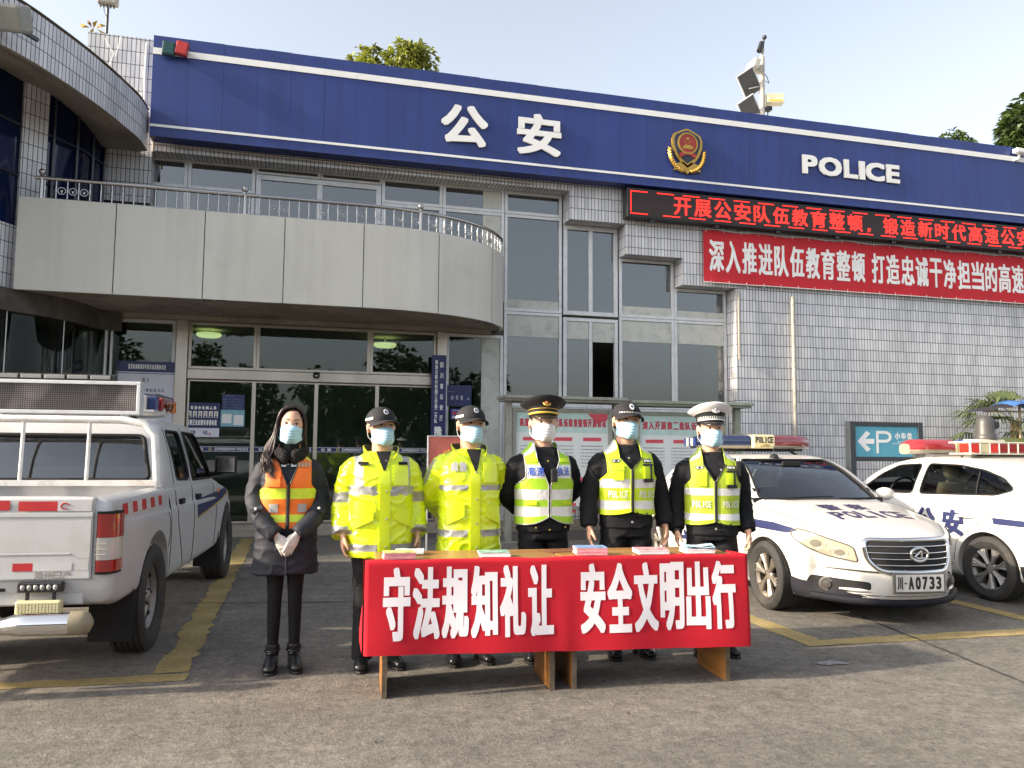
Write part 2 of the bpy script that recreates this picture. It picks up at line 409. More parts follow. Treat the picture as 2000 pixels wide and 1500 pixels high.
def line_material():
    m, nt, b = newmat('worn_yellow_paint'); L = nt.links; tc = N(nt, 'TexCoord')
    n = N(nt, 'TexNoise', Scale=3., Detail=9., Roughness=.7); L.new(tc.outputs['Object'], n.inputs['Vector'])
    r = ramp(nt, n.outputs['Fac'], [(.3, (.19, .145, .060)), (.52, (.30, .225, .085)), (.75, (.37, .30, .15))])
    n2 = N(nt, 'TexNoise', Scale=45., Detail=6., Roughness=.75); L.new(tc.outputs['Object'], n2.inputs['Vector'])
    r2 = ramp(nt, n2.outputs['Fac'], [(.3, .45), (.5, 1.05)])
    c = mixc(nt, 1., r.outputs[0], r2.outputs[0], 'MULTIPLY'); L.new(c, b.inputs['Base Color']); b.inputs['Roughness'].default_value = .8
    bp = N(nt, 'Bump', Strength=.5, Distance=.01); L.new(n2.outputs['Fac'], bp.inputs['Height']); L.new(bp.outputs[0], b.inputs['Normal'])
    return m
M['line'] = line_material()
g = MB(); g.add([(-400, -400, 0), (400, -400, 0), (400, 400, 0), (-400, 400, 0)], [(0, 1, 2, 3)])
tag(g.build('ground', M['ground']), kind='structure')
def rag_line(name, a, b, w, seed, ragged=.02):
    "a painted line with chipped edges, 4 mm above the ground"
    rnd = random.Random(seed); a = Vector((*a, 0)); b = Vector((*b, 0)); d = (b-a); n = Vector((-d.y, d.x, 0)).normalized(); k = int(d.length/.016)
    mb = MB(); vs = []; e = [0, 0]; step = [0, 0]
    for i in range(k+1):
        for s in (0, 1):
            if rnd.random() < .18: step[s] = rnd.uniform(-1, 1)*ragged
            e[s] = e[s]*.55+step[s]*.45+rnd.uniform(-1, 1)*ragged*.20
        p = a+d*(i/k); vs += [p+n*(w/2+e[0])+Vector((0, 0, .004)), p-n*(w/2+e[1])+Vector((0, 0, .004))]
    mb.add(vs, [(2*i, 2*i+1, 2*i+3, 2*i+2) for i in range(k)])
    return tag(mb.build(name, M['line']), kind='structure')
rag_line('parking_line', (-.70, 5.34), (-.70, 13.0), .19, 1, .026)
rag_line('parking_line', (-.60, 5.225), (-6, 5.46), .16, 2, .018)
rag_line('parking_line', (3.63, 5.18), (3.63, 12.6), .19, 3, .012)
rag_line('parking_line', (3.53, 5.10), (9, 4.93), .17, 4, .012)
rag_line('parking_line', (5.90, 5.19), (5.90, 12.6), .17, 5, .012)
rag_line('parking_line', (8.3, 5.19), (8.3, 12.6), .17, 6, .012)
def crack(pts, w, seed):
    rnd = random.Random(seed); P_ = []
    for (a, b) in zip(pts, pts[1:]):
        a = Vector((*a, 0)); b = Vector((*b, 0)); k = max(2, int((b-a).length/.05))
        for i in range(k): P_.append(a.lerp(b, i/k)+Vector((rnd.uniform(-1, 1), rnd.uniform(-1, 1), 0))*.006)
    vs = []
    for i, p in enumerate(P_):
        q = P_[min(i+1, len(P_)-1)]-P_[max(i-1, 0)]; n = Vector((-q.y, q.x, 0)).normalized(); ww = w*rnd.uniform(.4, 1.2)
        vs += [p+n*ww+Vector((0, 0, .0065)), p-n*ww+Vector((0, 0, .0065))]
    mb = MB(); mb.add(vs, [(2*i, 2*i+1, 2*i+3, 2*i+2) for i in range(len(P_)-1)])
    return tag(mb.build('pavement_joint', M['joint']), kind='structure')
M['joint'] = P('joint_dirt', (.035, .034, .034), .95, var=.3)
crack([(-3.0, 7.95), (-.32, 7.55), (.9, 7.36), (2.2, 7.15)], .012, 1)
crack([(5.1, 8.2), (4.64, 6.02), (4.42, 4.9), (4.23, 3.93), (3.9, 2.4)], .014, 2)
M['leaf_dry'] = P('dry_leaf', (.07, .045, .025), .8)
lit = random.Random(11)
for i in range(16):   # dead leaves and scraps scattered on the concrete
    x, y = lit.uniform(-1.2, 4.5), lit.uniform(2.6, 4.9); a = lit.uniform(0, 6.28); s = lit.uniform(.012, .03); mb = MB()
    mb.add([(-s, 0, .003), (-s*.3, s*.35, .007), (s, .1*s, .012), (-.2*s, -s*.35, .005)], [(0, 3, 2, 1)])
    o = mb.build('dry_leaf', M['leaf_dry'], loc=(x, y, .005), rot=(0, 0, a)); tag(o, 'tiny dark dry leaf lying on the bare concrete in front of the table', 'leaf', 'dry leaves scattered on the concrete')

rs = random.Random(3)                           # splash of pale paint and small scraps on the ground right of the table
c_ = atz(1625, 1296); pts = [(c_.x+.13*rs.uniform(.4, 1.1)*cos(2*pi*k/16), c_.y+.07*rs.uniform(.3, 1.1)*sin(2*pi*k/16), .0055) for k in range(16)]
t = MB(); t.add(pts, [list(range(16))]); tag(t.build('paint_splash', P('old_white_paint', (.22, .22, .22), .8, var=.4, vs=30)), kind='structure')
# ------------------------------------------------------------------ main block
st = empty('police_station', (6, 13.6, 0), label='two storey police station with white tiled walls, curved balcony and tall glazing', cat='building')
def SP(mb, name, mats, smooth=None, uv=False, bevel=0, parent=st):
    o = mb.build(name, mats, parent, smooth, uv, bevel); 
    if parent is st: o.location = (-6, -13.6, 0)
    return o
TY, WY = 13.25, 13.6      # tiled wall face, glazing plane
w = MB()
w.prism([(-2.36, 6.04), (4.59, 6.04), (4.59, 5.51), (5.67, 5.51), (5.67, 4.96), (6.80, 4.96), (6.80, 4.46), (7.90, 4.46), (7.90, 0), (26, 0), (26, 7.62), (-2.36, 7.62)], TY, WY+.12, 'y')
w.box(-3.36, -2.362, 13.3, 14.3, 5.2, 7.87)
SP(w, 'tiled_wall', M['tile'], uv=True)
b = MB()                                  # shell that keeps the rooms dark: back, sides, roof, upper floor
b.box(-3.3, 26, 18, 18.2, 0, 7.6, 0); b.box(8.05, 8.2, 13.73, 18, 0, 7.3, 0); b.box(-3.3, -3.1, 13.7, 18, 0, 7.3, 0)
b.box(-3.3, 26, 13.75, 18, 7.3, 7.55, 1); b.box(-3.1, 8.05, 13.78, 18, 3.42, 3.98, 1); b.box(-3.1, 8.05, 13.75, 18, .0, .12, 0)
b.box(3.06, 3.46, 13.74, 14.1, .12, 3.42, 1); b.box(3.06, 3.46, 13.74, 14.1, 3.98, 7.3, 1); b.box(7.55, 7.86, 13.9, 14.2, .12, 3.42, 1)
b.box(-3.1, 3.2, 16.2, 16.3, .12, 3.42, 2); b.box(-3.1, 8.0, 15.6, 15.7, 3.98, 7.3, 0)
SP(b, 'interior_shell', [M['room'], M['roomw'], P('back_room', (.40, .44, .42), .8)])
s = MB(); s.box(-2.0, 7.88, 13.32, WY+.02, 0, .17); s.box(-2.0, 7.88, 13.18, 13.32, 0, .085)
SP(s, 'entrance_step', P('step_tile', (.30, .26, .21), .6, var=.15, dirt=.5, ds=4), bevel=.006)
lowwall = MB(); lowwall.box(3.46, 7.89, 13.56, 13.72, .17, .95)
SP(lowwall, 'low_wall', M['tile'], uv=True)
def window(x0, x1, z0, z1, fw=.055, gl=None, fr=None, Y=WY, par=st, cols=1, name='window', pane='pane', d=.07, openr=False, off=(-6, -13.6, 0)):
    f = MB(); c = (x1-x0)/cols
    f.box(x0, x0+fw, Y-d/2, Y+d/2, z0, z1); f.box(x1-fw, x1, Y-d/2, Y+d/2, z0, z1)
    f.box(x0+fw, x1-fw, Y-d/2+.003, Y+d/2, z0, z0+fw); f.box(x0+fw, x1-fw, Y-d/2+.003, Y+d/2, z1-fw, z1)
    for k in range(1, cols): f.box(x0+c*k-fw/2, x0+c*k+fw/2, Y-d/2+.006, Y+d/2, z0+fw, z1-fw)
    o = f.build(name, fr or M['alu'], par, bevel=.004); o.location = off
    p = MB()
    for k in range(cols):
        if openr and k == cols-1: continue
        p.box(x0+c*k+(fw if k == 0 else fw/2), x0+c*(k+1)-(fw if k == cols-1 else fw/2), Y-.003, Y+.003, z0+fw, z1-fw)
    p.build(pane, gl or M['glass'], o); return o
XS = [3.47, 4.55, 5.66, 6.79, 7.87]
window(3.47, 4.55, 5.62, 6.04); window(3.47, 4.55, 3.85, 5.615); window(3.47, 4.55, 2.15, 3.845); window(3.47, 4.55, .95, 2.145)
window(4.58, 5.64, 3.84, 5.50, fw=.075, cols=2); window(4.58, 5.64, 2.15, 3.79, fw=.065, cols=2, openr=True); window(4.58, 5.64, .95, 2.145)
window(5.67, 6.78, 3.85, 4.955); window(5.67, 6.78, 2.15, 3.845); window(5.67, 6.78, .95, 2.145)
window(6.785, 7.88, 3.85, 4.455); window(6.785, 7.88, 2.15, 3.845); window(6.785, 7.88, .95, 2.145)
window(4.58, 5.66, 5.505, 6.04)
# opaque dirty white bands and the pilaster set in the glazing
M['spandrel'] = P('spandrel_white', (.50, .51, .47), .6, var=.08, dirt=.55, dirtcol=(.20, .20, .18), ds=5)
for x0, x1, z0, z1 in ((3.53, 4.49, 3.40, 3.785), (3.53, 4.49, 3.905, 4.06), (5.73, 6.72, 3.40, 3.785), (5.73, 6.72, 3.905, 4.06), (6.845, 7.82, 3.40, 3.785), (6.845, 7.82, 3.905, 4.03), (4.65, 5.07, 3.40, 3.72), (5.15, 5.57, 3.36, 3.72)):
    t = MB(); t.box(x0, x1, 13.583, 13.594, z0, z1); SP(t, 'spandrel_panel', [M['spandrel']])
for z0, z1 in ((.23, 3.34), (4.06, 5.56), (5.68, 6.0)):
    t = MB(); t.box(3.07, 3.40, 13.583, 13.594, z0, z1); SP(t, 'pilaster_panel', [M['spandrel']])
# balcony-level glazing
for x0, x1, tz in ((-2.93, -1.86, 5.58), (-1.855, -.81, 5.58), (1.275, 2.335, 5.62), (2.34, 3.46, 5.62)):
    window(x0, x1, 4.0, tz-.003); window(x0, x1, tz, 6.06)
window(-.805, .23, 5.93, 6.06, fw=.04); window(.235, 1.27, 5.93, 6.06, fw=.04)
dr = window(-.80, 1.265, 4.0, 5.92, fw=.085, cols=2, name='balcony_door')
# ground-floor entrance
window(-2.98, -1.93, .17, 3.40, fr=M['alu'], gl=M['glassdoor'])
for x0, x1 in ((-1.92, -1.745), (2.275, 2.43)):
    c = MB(); c.box(x0, x1, 13.5, 13.72, .17, 3.42); SP(c, 'steel_column', M['steel'], bevel=.01)
t = MB(); t.box(-1.74, 2.27, 13.53, 13.7, 2.475, 2.635)
SP(t, 'steel_transom', M['steel'], bevel=.01)
for x0, x1 in ((-1.74, -.70), (-.695, 1.135), (1.14, 2.27)): window(x0, x1, 2.64, 3.40, fw=.045, fr=M['steel'], gl=M['glassdoor'], Y=13.62)
window(2.435, 3.46, .17, 3.40, gl=M['glassdoor'])
ent = MB()
door_x = [-1.73, -.72, .27, 1.27, 2.265]
doors = []
for x0, x1 in zip(door_x, door_x[1:]):
    dd = window(x0, x1, .175, 2.47, fw=.03, fr=M['steel'], gl=M['glassdoor'], Y=13.63, name='sliding_door'); doors.append(dd)
    wband = MB(); wband.box(x0+.035, x1-.035, 13.620, 13.624, 1.315, 1.405, 0)
    wband.box(x0+.035, x1-.035, 13.617, 13.6195, 1.322, 1.327, 1); wband.box(x0+.035, x1-.035, 13.617, 13.6195, 1.393, 1.398, 1)
    fn = lambda x, z, l: (x, 13.6185-l, z)
    put_chars(wband, '公安', fn, x0+.10, x0+.30, 1.335, 1.385, gap=.35, bold=.002, m=1)
    wband.lathe([(0, 13.617), (.028, 13.617), (.028, 13.62)], 16, 2, Matrix.Translation((x0+.37, 0, 1.36)), 'y')
    wband.lathe([(0, 13.6155), (.014, 13.6155), (.014, 13.617)], 12, 0, Matrix.Translation((x0+.37, 0, 1.36)), 'y')
    put_text(wband, 'EXPRESSWAY POLICE', fn, x0+.44, x1-.06, 1.338, 1.382, bold=.0012, m=1)
    wband.build('door_band', [M['navy'], M['letter'], P('band_badge', (.45, .42, .12), .5)], dd)
# balcony
def bal_path(off=0.):
    pts = [(-3.72, 11.8-off), (-3.2, 11.8-off)]+[(-3.2+4.1*i/12, 11.8-off) for i in range(1, 13)]
    A, B = 2.52+off, 1.8+off
    for i in range(1, 29):
        a = pi/2*i/28; pts.append((.9+A*sin(a), 13.6-B*cos(a)))
    return pts
def bal_s(off=0.):
    p = bal_path(off); s = [0]
    for a, b_ in zip(p, p[1:]): s.append(s[-1]+math.hypot(b_[0]-a[0], b_[1]-a[1]))
    return p, s
def bal_at(s, off=0.):
    p, S = bal_s(off); i = 0
    while i < len(S)-2 and s > S[i+1]: i += 1
    t = (s-S[i])/(S[i+1]-S[i]); d = Vector((p[i+1][0]-p[i][0], p[i+1][1]-p[i][1], 0)).normalized()
    return Vector((lerp(p[i][0], p[i+1][0], t), lerp(p[i][1], p[i+1][1], t), 0)), d
BT, BB = 4.72, 3.46
_, SS = bal_s(); SMAX = SS[-1]
def s_of_x(X):
    lo, hi = 0, SMAX
    for _i in range(40):
        mid = (lo+hi)/2
        if bal_at(mid)[0].x < X: lo = mid
        else: hi = mid
    return lo
joints = [0, s_of_x(at(228, 400, 11.8).x), s_of_x(at(402, 400, 11.8).x), s_of_x(at(558, 400, 11.8).x), s_of_x(at(712, 420, 11.8).x), s_of_x(2.02), s_of_x(3.02), SMAX]
bm_ = MB()
for a, b_ in zip(joints, joints[1:]):
    a += .006; b_ -= .006; n = max(2, int((b_-a)/.12))
    def strip(off, z0, z1, flip=False):
        bm_.grid(lambda u, v: tuple(bal_at(lerp(a, b_, u), off)[0]+Vector((0, 0, lerp(z0, z1, v)))), n, 1, 0)
    strip(0, BB, BT); strip(-.06, BB, BT)
    bm_.grid(lambda u, v: tuple(bal_at(lerp(a, b_, u), -.06*v)[0]+Vector((0, 0, BT))), n, 1, 0)
    bm_.grid(lambda u, v: tuple(bal_at(lerp(a, b_, u), -.06*v)[0]+Vector((0, 0, BB))), n, 1, 0)
nn = 60
bm_.grid(lambda u, v: tuple(bal_at(SMAX*u, -.03)[0]+Vector((0, 0, lerp(BB+.02, BT-.015, v)))), nn, 1, 1)      # dark backing shows in the joints
SP(bm_, 'balcony_panels', [M['panel'], M['dark']], smooth=30)
sl = MB()
P0 = [tuple(bal_at(SMAX*i/nn, -.07)[0])[:2] for i in range(nn+1)]
poly = P0+[(3.40, 13.70), (-3.72, 13.70)]
sl.prism(poly, BB+.015, 3.98, 'z')
sl.box(-3.0, 3.2, 13.44, 13.56, 3.40, 3.474)
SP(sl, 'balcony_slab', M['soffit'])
# roof terrace pipe under the sign and drain pipes
pp = MB(); pp.tube([(-2.3, 13.19, 6.12), (3.9, 13.19, 6.09)], .013, 8); pp.tube([(-2.33, 13.2, 6.0), (-2.33, 13.2, 7.4)], .02, 8)
SP(pp, 'conduit', P('conduit_paint', (.42, .37, .32), .5))
dpx = at(1550, 700, 13.2).x
dp = MB(); dp.tube([(dpx, 13.19, 4.35), (dpx, 13.19, 0.)], .035, 10)
for z in (4.2, 3.0, 1.8): dp.tube([(dpx, 13.19, z), (dpx, 13.19, z+.05)], .045, 10)
dp.tube([(7.93, 13.21, 4.4), (7.93, 13.21, 3.1)], .02, 8)
SP(dp, 'drain_pipe', P('pipe_white', (.40, .37, .32), .6, dirt=.5), smooth=40)

rg = MB(); rn = random.Random(8)                 # torn flashing under the balcony edge
for (xa, xb) in ((-1.35, -.95), (2.75, 3.15)):
    for i in range(9):
        s_ = s_of_x(lerp(xa, xb, i/9)); q, d = bal_at(s_, -.02); rg.add([q+Vector((0, 0, BB+.01)), q+d*.06+Vector((0, 0, BB+.01)), q+d*(.03+rn.uniform(-.02, .02))+Vector((0, -.01, BB-rn.uniform(.01, .06)))], [(0, 1, 2)])
SP(rg, 'torn_flashing', [M['dark']])
wr = MB()
for (a, b_, c_) in ((at(205, 75, 13.27), at(222, 105, 13.27), at(208, 140, 13.27)), (at(236, 72, 13.27), at(226, 110, 13.27), at(220, 98, 13.27))): wr.tube([a, b_, c_], .006, 5)
wr.tube([at(287, 84, 13.26), at(283, 150, 13.26), at(282, 205, 13.26)], .02, 6)
SP(wr, 'loose_cable', [M['letter']], smooth=60)
# ------------------------------------------------------------------ balcony railing
rl = empty('balcony_railing', (0, 11.8, BT), label='stainless steel railing with ball-topped posts along the curved white balcony', cat='railing')
RO = (0, -11.8, -BT)
hr = MB(); hp = [bal_at(SMAX*(.035+.965*i/80), -.04)[0]+Vector((0, 0, BT+.29)) for i in range(81)]
hp[0].x -= .1; hr.tube(hp, .028, 12)
hr.build('handrail', M['railsteel'], rl, 60).location = RO
br = MB(); br.tube([bal_at(SMAX*(.035+.965*i/80), -.04)[0]+Vector((0, 0, BT+.012)) for i in range(81)], .012, 6)
br.build('bottom_rail', M['railsteel'], rl, 60).location = RO
bal = MB(); pr = []
for i in range(25):
    z = i/24*.27; r = .010+(.004*abs(sin(i*1.9)) if 7 < i < 17 else 0); pr.append((r, z))
bal.lathe(pr, 8); balme = bal.mesh('baluster', [M['railsteel']], 50)
ring = MB()
ring.tube([(.048*cos(a), 0, .11+.048*sin(a)) for a in [2*pi*k/20 for k in range(21)]], .006, 6, caps=False)
for a in (-.7, 0, .7): ring.tube([(0, 0, .075), (.016*sin(a), -.004, .11), (.026*sin(a)*1.2, 0, .13+.004*cos(a))], [.004, .007, .002], 6)
ringme = ring.mesh('ring', [M['railsteel']], 50)
k = int((SMAX-.3)/.139); first = True
rings_at = {1, 2, 3, 18, 21, 22, 26, 28, 30, 32, 34, 36, 38, 40, 43, 45, 47}
for i in range(k+1):
    s_ = .30+.139*i; p, d = bal_at(s_, -.04)
    o = bpy.data.objects.new('baluster', balme); link(o, rl); o.location = p+Vector((0, 0, BT+.01))+Vector(RO)
    if i in rings_at:
        q, d2 = bal_at(s_+.07, -.04); o = bpy.data.objects.new('ring_ornament', ringme); link(o, rl)
        o.location = q+Vector((0, 0, BT+.02))+Vector(RO); o.rotation_euler = (0, 0, atan2(d2.y, d2.x))
for X in (-3.46, -.84, 1.72, 3.40):
    p = bal_at(s_of_x(X), -.04)[0]; mb = MB()
    mb.tube([(0, 0, 0), (0, 0, .30)], .026, 12); mb.tube([(0, 0, .30), (0, 0, .335)], [.034, .02], 12); mb.sphere((0, 0, .375), .045, 16)
    mb.build('post', M['railsteel'], rl, 40).location = p+Vector((0, 0, BT))+Vector(RO)

# ------------------------------------------------------------------ left wing with its curved parapet
wg = empty('corner_wing', (-4, 11, 0), label='curved corner wing with tiled parapet, concrete eave and dark blue glazing', cat='building')
def WP(mb, name, mats, smooth=None, uv=False):
    o = mb.build(name, mats, wg, smooth, uv); o.location = (4, -11, 0); return o
PAR = [(-2.40, 13.15), (-2.42, 12.75), (-2.57, 12.10), (-2.80, 11.37), (-3.03, 10.80), (-3.24, 10.35), (-3.48, 9.98), (-3.85, 9.6), (-4.4, 9.2), (-5.2, 8.85), (-6.5, 8.6)]
def smooth_path(pts, n):
    ys = list(range(len(pts)))
    return [Vector((interp(ys, [p[0] for p in pts], t), interp(ys, [p[1] for p in pts], t), 0)) for t in [ys[-1]*i/n for i in range(n+1)]]
pp_ = smooth_path(PAR, 80); S_ = [0]
for a, b_ in zip(pp_, pp_[1:]): S_.append(S_[-1]+(b_-a).length)
def off_path(path, d):
    out = []
    for i, p in enumerate(path):
        t = (path[min(i+1, len(path)-1)]-path[max(i-1, 0)]).normalized(); out.append(p+Vector((t.y, -t.x, 0))*d)   # d > 0 goes into the building
    return out
pin = off_path(pp_, .16)
pm = MB(); Z0, Z1 = 5.985, 6.60
def pidx(u): return min(80, int(round(u*80)))
pm.grid(lambda u, v: tuple(pp_[pidx(u)]+Vector((0, 0, lerp(Z0, Z1, v)))), 80, 1, 0, uv=lambda u, v: (S_[pidx(u)], lerp(0, .62, v)+.005))
pm.grid(lambda u, v: tuple(pin[pidx(u)]+Vector((0, 0, lerp(Z0, Z1, v)))), 80, 1, 1)
pm.grid(lambda u, v: tuple((pp_ if v < .5 else pin)[pidx(u)]+Vector((0, 0, Z1))), 80, 1, 1)
WP(pm, 'tiled_parapet', [M['tile'], M['concrete']])
# top of the set-back wall; the soffit climbs a little towards it
WALL = [at(227, 296, 13.45), at(205, 290, 13.3), at(165, 240, 12.75), at(95, 183, 12.2), at(46, 160, 11.95), at(0, 132, 11.62)]
W3 = [tuple(p) for p in WALL]; W3[0] = (-2.75, 13.5, W3[0][2]); q_ = Vector(W3[-1])-Vector(W3[-2]); W3 += [tuple(Vector(W3[-1])+q_*2), tuple(Vector(W3[-1])+q_*5)]
ys_ = list(range(len(W3))); TS = [ys_[-1]*i/60 for i in range(61)]
wp = [Vector((interp(ys_, [p[0] for p in W3], t), interp(ys_, [p[1] for p in W3], t), 0)) for t in TS]
wz = [interp(ys_, [p[2] for p in W3], t) for t in TS]
wi = lambda u: min(60, int(round(u*60)))
so = MB(); so.grid(lambda u, v: tuple((pp_[pidx(u)]+Vector((0, 0, Z0+.004))).lerp(wp[wi(u)]+Vector((0, 0, wz[wi(u)]+.004)), v)), 80, 6, 0)
so.grid(lambda u, v: tuple(pp_[pidx(u)].lerp(wp[wi(u)], v)+Vector((0, 0, max(wz)+.15))), 80, 1, 0)
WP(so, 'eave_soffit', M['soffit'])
gl = MB(); gl.grid(lambda u, v: tuple(wp[wi(u)]+Vector((0, 0, lerp(4.35, wz[wi(u)]+.02, v)))), 60, 1, 0)
WP(gl, 'upper_glazing', M['glassblue'], smooth=180)
inn = [p+Vector((-.42, .36, 0)) for p in wp]
ib = MB(); ib.grid(lambda u, v: tuple(inn[min(60, int(round(u*60)))]+Vector((0, 0, lerp(.1, 6.2, v)))), 60, 1, 0)
ib.grid(lambda u, v: tuple(wp[min(60, int(round(u*60)))].lerp(inn[min(60, int(round(u*60)))], v)+Vector((0, 0, 4.36))), 60, 1, 0)
WP(ib, 'interior_lining', P('wing_room', (.035, .040, .040), .9))
fm = MB(); fo = off_path(wp, -.02)
for z in (5.05, 5.75):
    fm.tube([p+Vector((0, 0, z)) for p in fo], .018, 4)
for i in (3, 9, 14, 19, 24, 44, 52): fm.tube([fo[i]+Vector((0, 0, 4.35)), fo[i]+Vector((0, 0, wz[i]))], .022, 4)
WP(fm, 'glazing_bars', P('dark_frame', (.03, .035, .05), .4))
# tiled column and the tiled spandrel below the glazing
cx0, cx1 = [Vector((p.x, p.y, 0)) for p in (WALL[3], WALL[4])]
dcol = (cx1-cx0).normalized(); cw = (cx1-cx0).length
cm = MB(); cm.box(0, cw, -.30, .05, 3.45, max(WALL[3].z, WALL[4].z)+.02, 0)
o = cm.build('tiled_column', M['tile'], wg, uv=True); o.location = cx0-Vector((-4, 11, 0)); o.rotation_euler = (0, 0, atan2(dcol.y, dcol.x))
i60 = lambda u: min(60, int(round(u*60)))
ic = min(range(61), key=lambda i: (wp[i]-cx1).length); cw_pts = [cx0.lerp(cx1, .55)]+wp[ic+1:]
spd = off_path(cw_pts, -.03); inp = off_path(cw_pts, .3); Sw = [0]
for a, b_ in zip(cw_pts, cw_pts[1:]): Sw.append(Sw[-1]+(b_-a).length)
nq = len(cw_pts)-1; iq = lambda u: min(nq, int(round(u*nq)))
sm = MB(); sm.grid(lambda u, v: tuple(spd[iq(u)]+Vector((0, 0, lerp(3.46, 4.345, v)))), nq, 1, 0, uv=lambda u, v: (Sw[iq(u)], v*.88))
sm.grid(lambda u, v: tuple(spd[iq(u)].lerp(inp[iq(u)], v)+Vector((0, 0, 4.345))), nq, 1, 1)
sm.grid(lambda u, v: tuple(spd[iq(u)].lerp(inp[iq(u)], v)+Vector((0, 0, 3.46))), nq, 1, 1)
sm.grid(lambda u, v: tuple(spd[0].lerp(inp[0], u)+Vector((0, 0, lerp(3.46, 4.345, v)))), 1, 1, 0, uv=lambda u, v: (u*.3, v*.88))
WP(sm, 'tiled_spandrel', [M['tile'], M['soffit']])
lg = MB(); lgp = off_path(wp, -.02); lg.grid(lambda u, v: tuple(lgp[i60(u)]+Vector((0, 0, lerp(.3, 3.2, v)))), 60, 1, 0)
WP(lg, 'lower_glazing', M['glasswing'], smooth=180)
lf = MB(); bo = off_path(wp, -.10)
lf.grid(lambda u, v: tuple(bo[i60(u)]+Vector((0, 0, lerp(3.17, 3.47, v)))), 60, 1); lf.grid(lambda u, v: tuple(bo[i60(u)].lerp(inn[i60(u)], v)+Vector((0, 0, 3.17))), 60, 1)
WP(lf, 'glazing_beam', P('beam_brown', (.07, .062, .052), .9, var=.3, dirt=.4))
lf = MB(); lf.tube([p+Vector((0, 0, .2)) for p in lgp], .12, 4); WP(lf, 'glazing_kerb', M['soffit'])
for i in (3, 5, 20, 36): lv = MB(); lv.tube([lgp[i]+Vector((.02, -.02, .3)), lgp[i]+Vector((.02, -.02, 3.2))], .022 if i < 10 else .008, 6); WP(lv, 'glazing_post', M['alu'])
# ------------------------------------------------------------------ things on the facade
SY = 12.95
sg = empty('police_sign', (6, SY, 6.16), label='long dark blue fascia sign with white stripes, big white lettering and a gold police badge', cat='sign')
def GP(mb, name, mats, smooth=None, bevel=0, parent=None):
    o = mb.build(name, mats, parent or sg, smooth, False, bevel)
    if parent is None: o.location = (-6, -SY, -6.16)
    return o
SX0, SX1, SZ0, SZ1 = -2.35, 24., 6.165, 7.775
p = MB(); rnd = random.Random(3); x = SX0; k = 0
while x < SX1:                      # ribbed sheet, one shallow fold per sheet
    w_ = .52; x2 = min(SX1, x+w_-.002); dy = rnd.uniform(-.0012, .0012); dz = rnd.uniform(-.004, .004)
    p.box(x, x2, SY+dy, SY+.28, SZ0+.0, SZ1+dz, 0); x += w_; k += 1
GP(p, 'panel', [M['blue']])
for z0, z1, n in ((7.47, 7.573, 'stripe'), (6.312, 6.352, 'stripe')):
    q = MB(); x = SX0
    while x < SX1: x2 = min(SX1, x+1.04-.002); q.box(x, x2, SY-.014, SY-.0085, z0, z1); x += 1.04
    GP(q, n, [M['letter']])
def sign_text(body, px0, py0, px1, py1, bold, name, dep=.035):
    a = at(px0, py0, SY); b_ = at(px1, py1, SY); t = MB()
    vs, fs, w_, h_ = text_geo(body)
    for k in range(10):              # a solid letter: stacked layers
        put_text(t, body, lambda x, z, l: (x, SY-.01-dep*k/9-l, z), a.x, b_.x, min(a.z, b_.z), max(a.z, b_.z), bold=bold, boldz=bold)
    return GP(t, name, [M['letter']])
sign_text('公', 861, 281, 952, 213, .024, 'letter'); sign_text('安', 1009, 300, 1095, 230, .022, 'letter')
def solid_word(word, px0, px1, pyb, pyt, bold):
    a = at(px0, pyb[0], SY); b_ = at(px1, pyb[1], SY); zb = (a.z+b_.z)/2; zt = (at(px0, pyt[0], SY).z+at(px1, pyt[1], SY).z)/2
    n = len(word); ws = [text_geo(c)[2]+.12 for c in word]; tot = sum(ws); x = a.x
    for c, w_ in zip(word, ws):
        x2 = x+(b_.x-a.x)*w_/tot*.9; t = MB()
        for k in range(8): put_text(t, c, lambda X, z, l: (X, SY-.01-.03*k/7-l, z), x, x2, zb, zt, bold=bold, boldz=bold*.8)
        GP(t, 'letter', [M['letter']]); x += (b_.x-a.x)*w_/tot
solid_word('POLICE', 1566, 1758, (340, 359), (306, 322), .024)
# the badge: gold shield on a wheat wreath with a red disc
c_ = at(1340, 298, SY); bx, bz = c_.x, c_.z; bs = (at(1340, 253, SY).z-at(1340, 342, SY).z)/2
def bp(poly, y0, y1, m, t): t.prism([(bx+x*bs, bz+z*bs) for x, z in poly], SY-y1, SY-y0, 'y', m)
t = MB()
shield = [(-.05, 1.0), (.05, 1.0), (.3, .9), (.62, .74), (.72, .5), (.70, .2), (.55, -.2), (.3, -.5), (0, -.72), (-.3, -.5), (-.55, -.2), (-.70, .2), (-.72, .5), (-.62, .74), (-.3, .9)]
bp(shield, .012, .05, 0, t); bp([(x*.84, z*.84+.08) for x, z in shield], .05, .058, 1, t)
GP(t, 'shield', [M['gold'], P('badge_navy', (.02, .025, .06), .4)], bevel=.004)
t = MB()
for sgn in (-1, 1):
    for k in range(11):
        a = -1.5+sgn*0; u = k/10; ang = pi/2*(-1)+sgn*(.25+u*1.35)
        x, z = .80*cos(ang), .86*sin(ang)-.02; d = ang+sgn*1.0; L_ = .30
        t.tube([(bx+bs*(x-L_*.5*cos(d)), SY-.03, bz+bs*(z-L_*.5*sin(d))), (bx+bs*x, SY-.055, bz+bs*z), (bx+bs*(x+L_*.5*cos(d)), SY-.035, bz+bs*(z+L_*.5*sin(d)))], [.012, .045*bs*2, .006], 6)
t.prism([(bx+bs*x, bz+bs*z) for x, z in [(-.5, -.55), (-.2, -.45), (0, -.6), (.2, -.45), (.5, -.55), (.62, -.85), (.2, -.8), (0, -.98), (-.2, -.8), (-.62, -.85)]], SY-.05, SY-.012, 'y')
GP(t, 'wreath', [M['gold']], smooth=40)
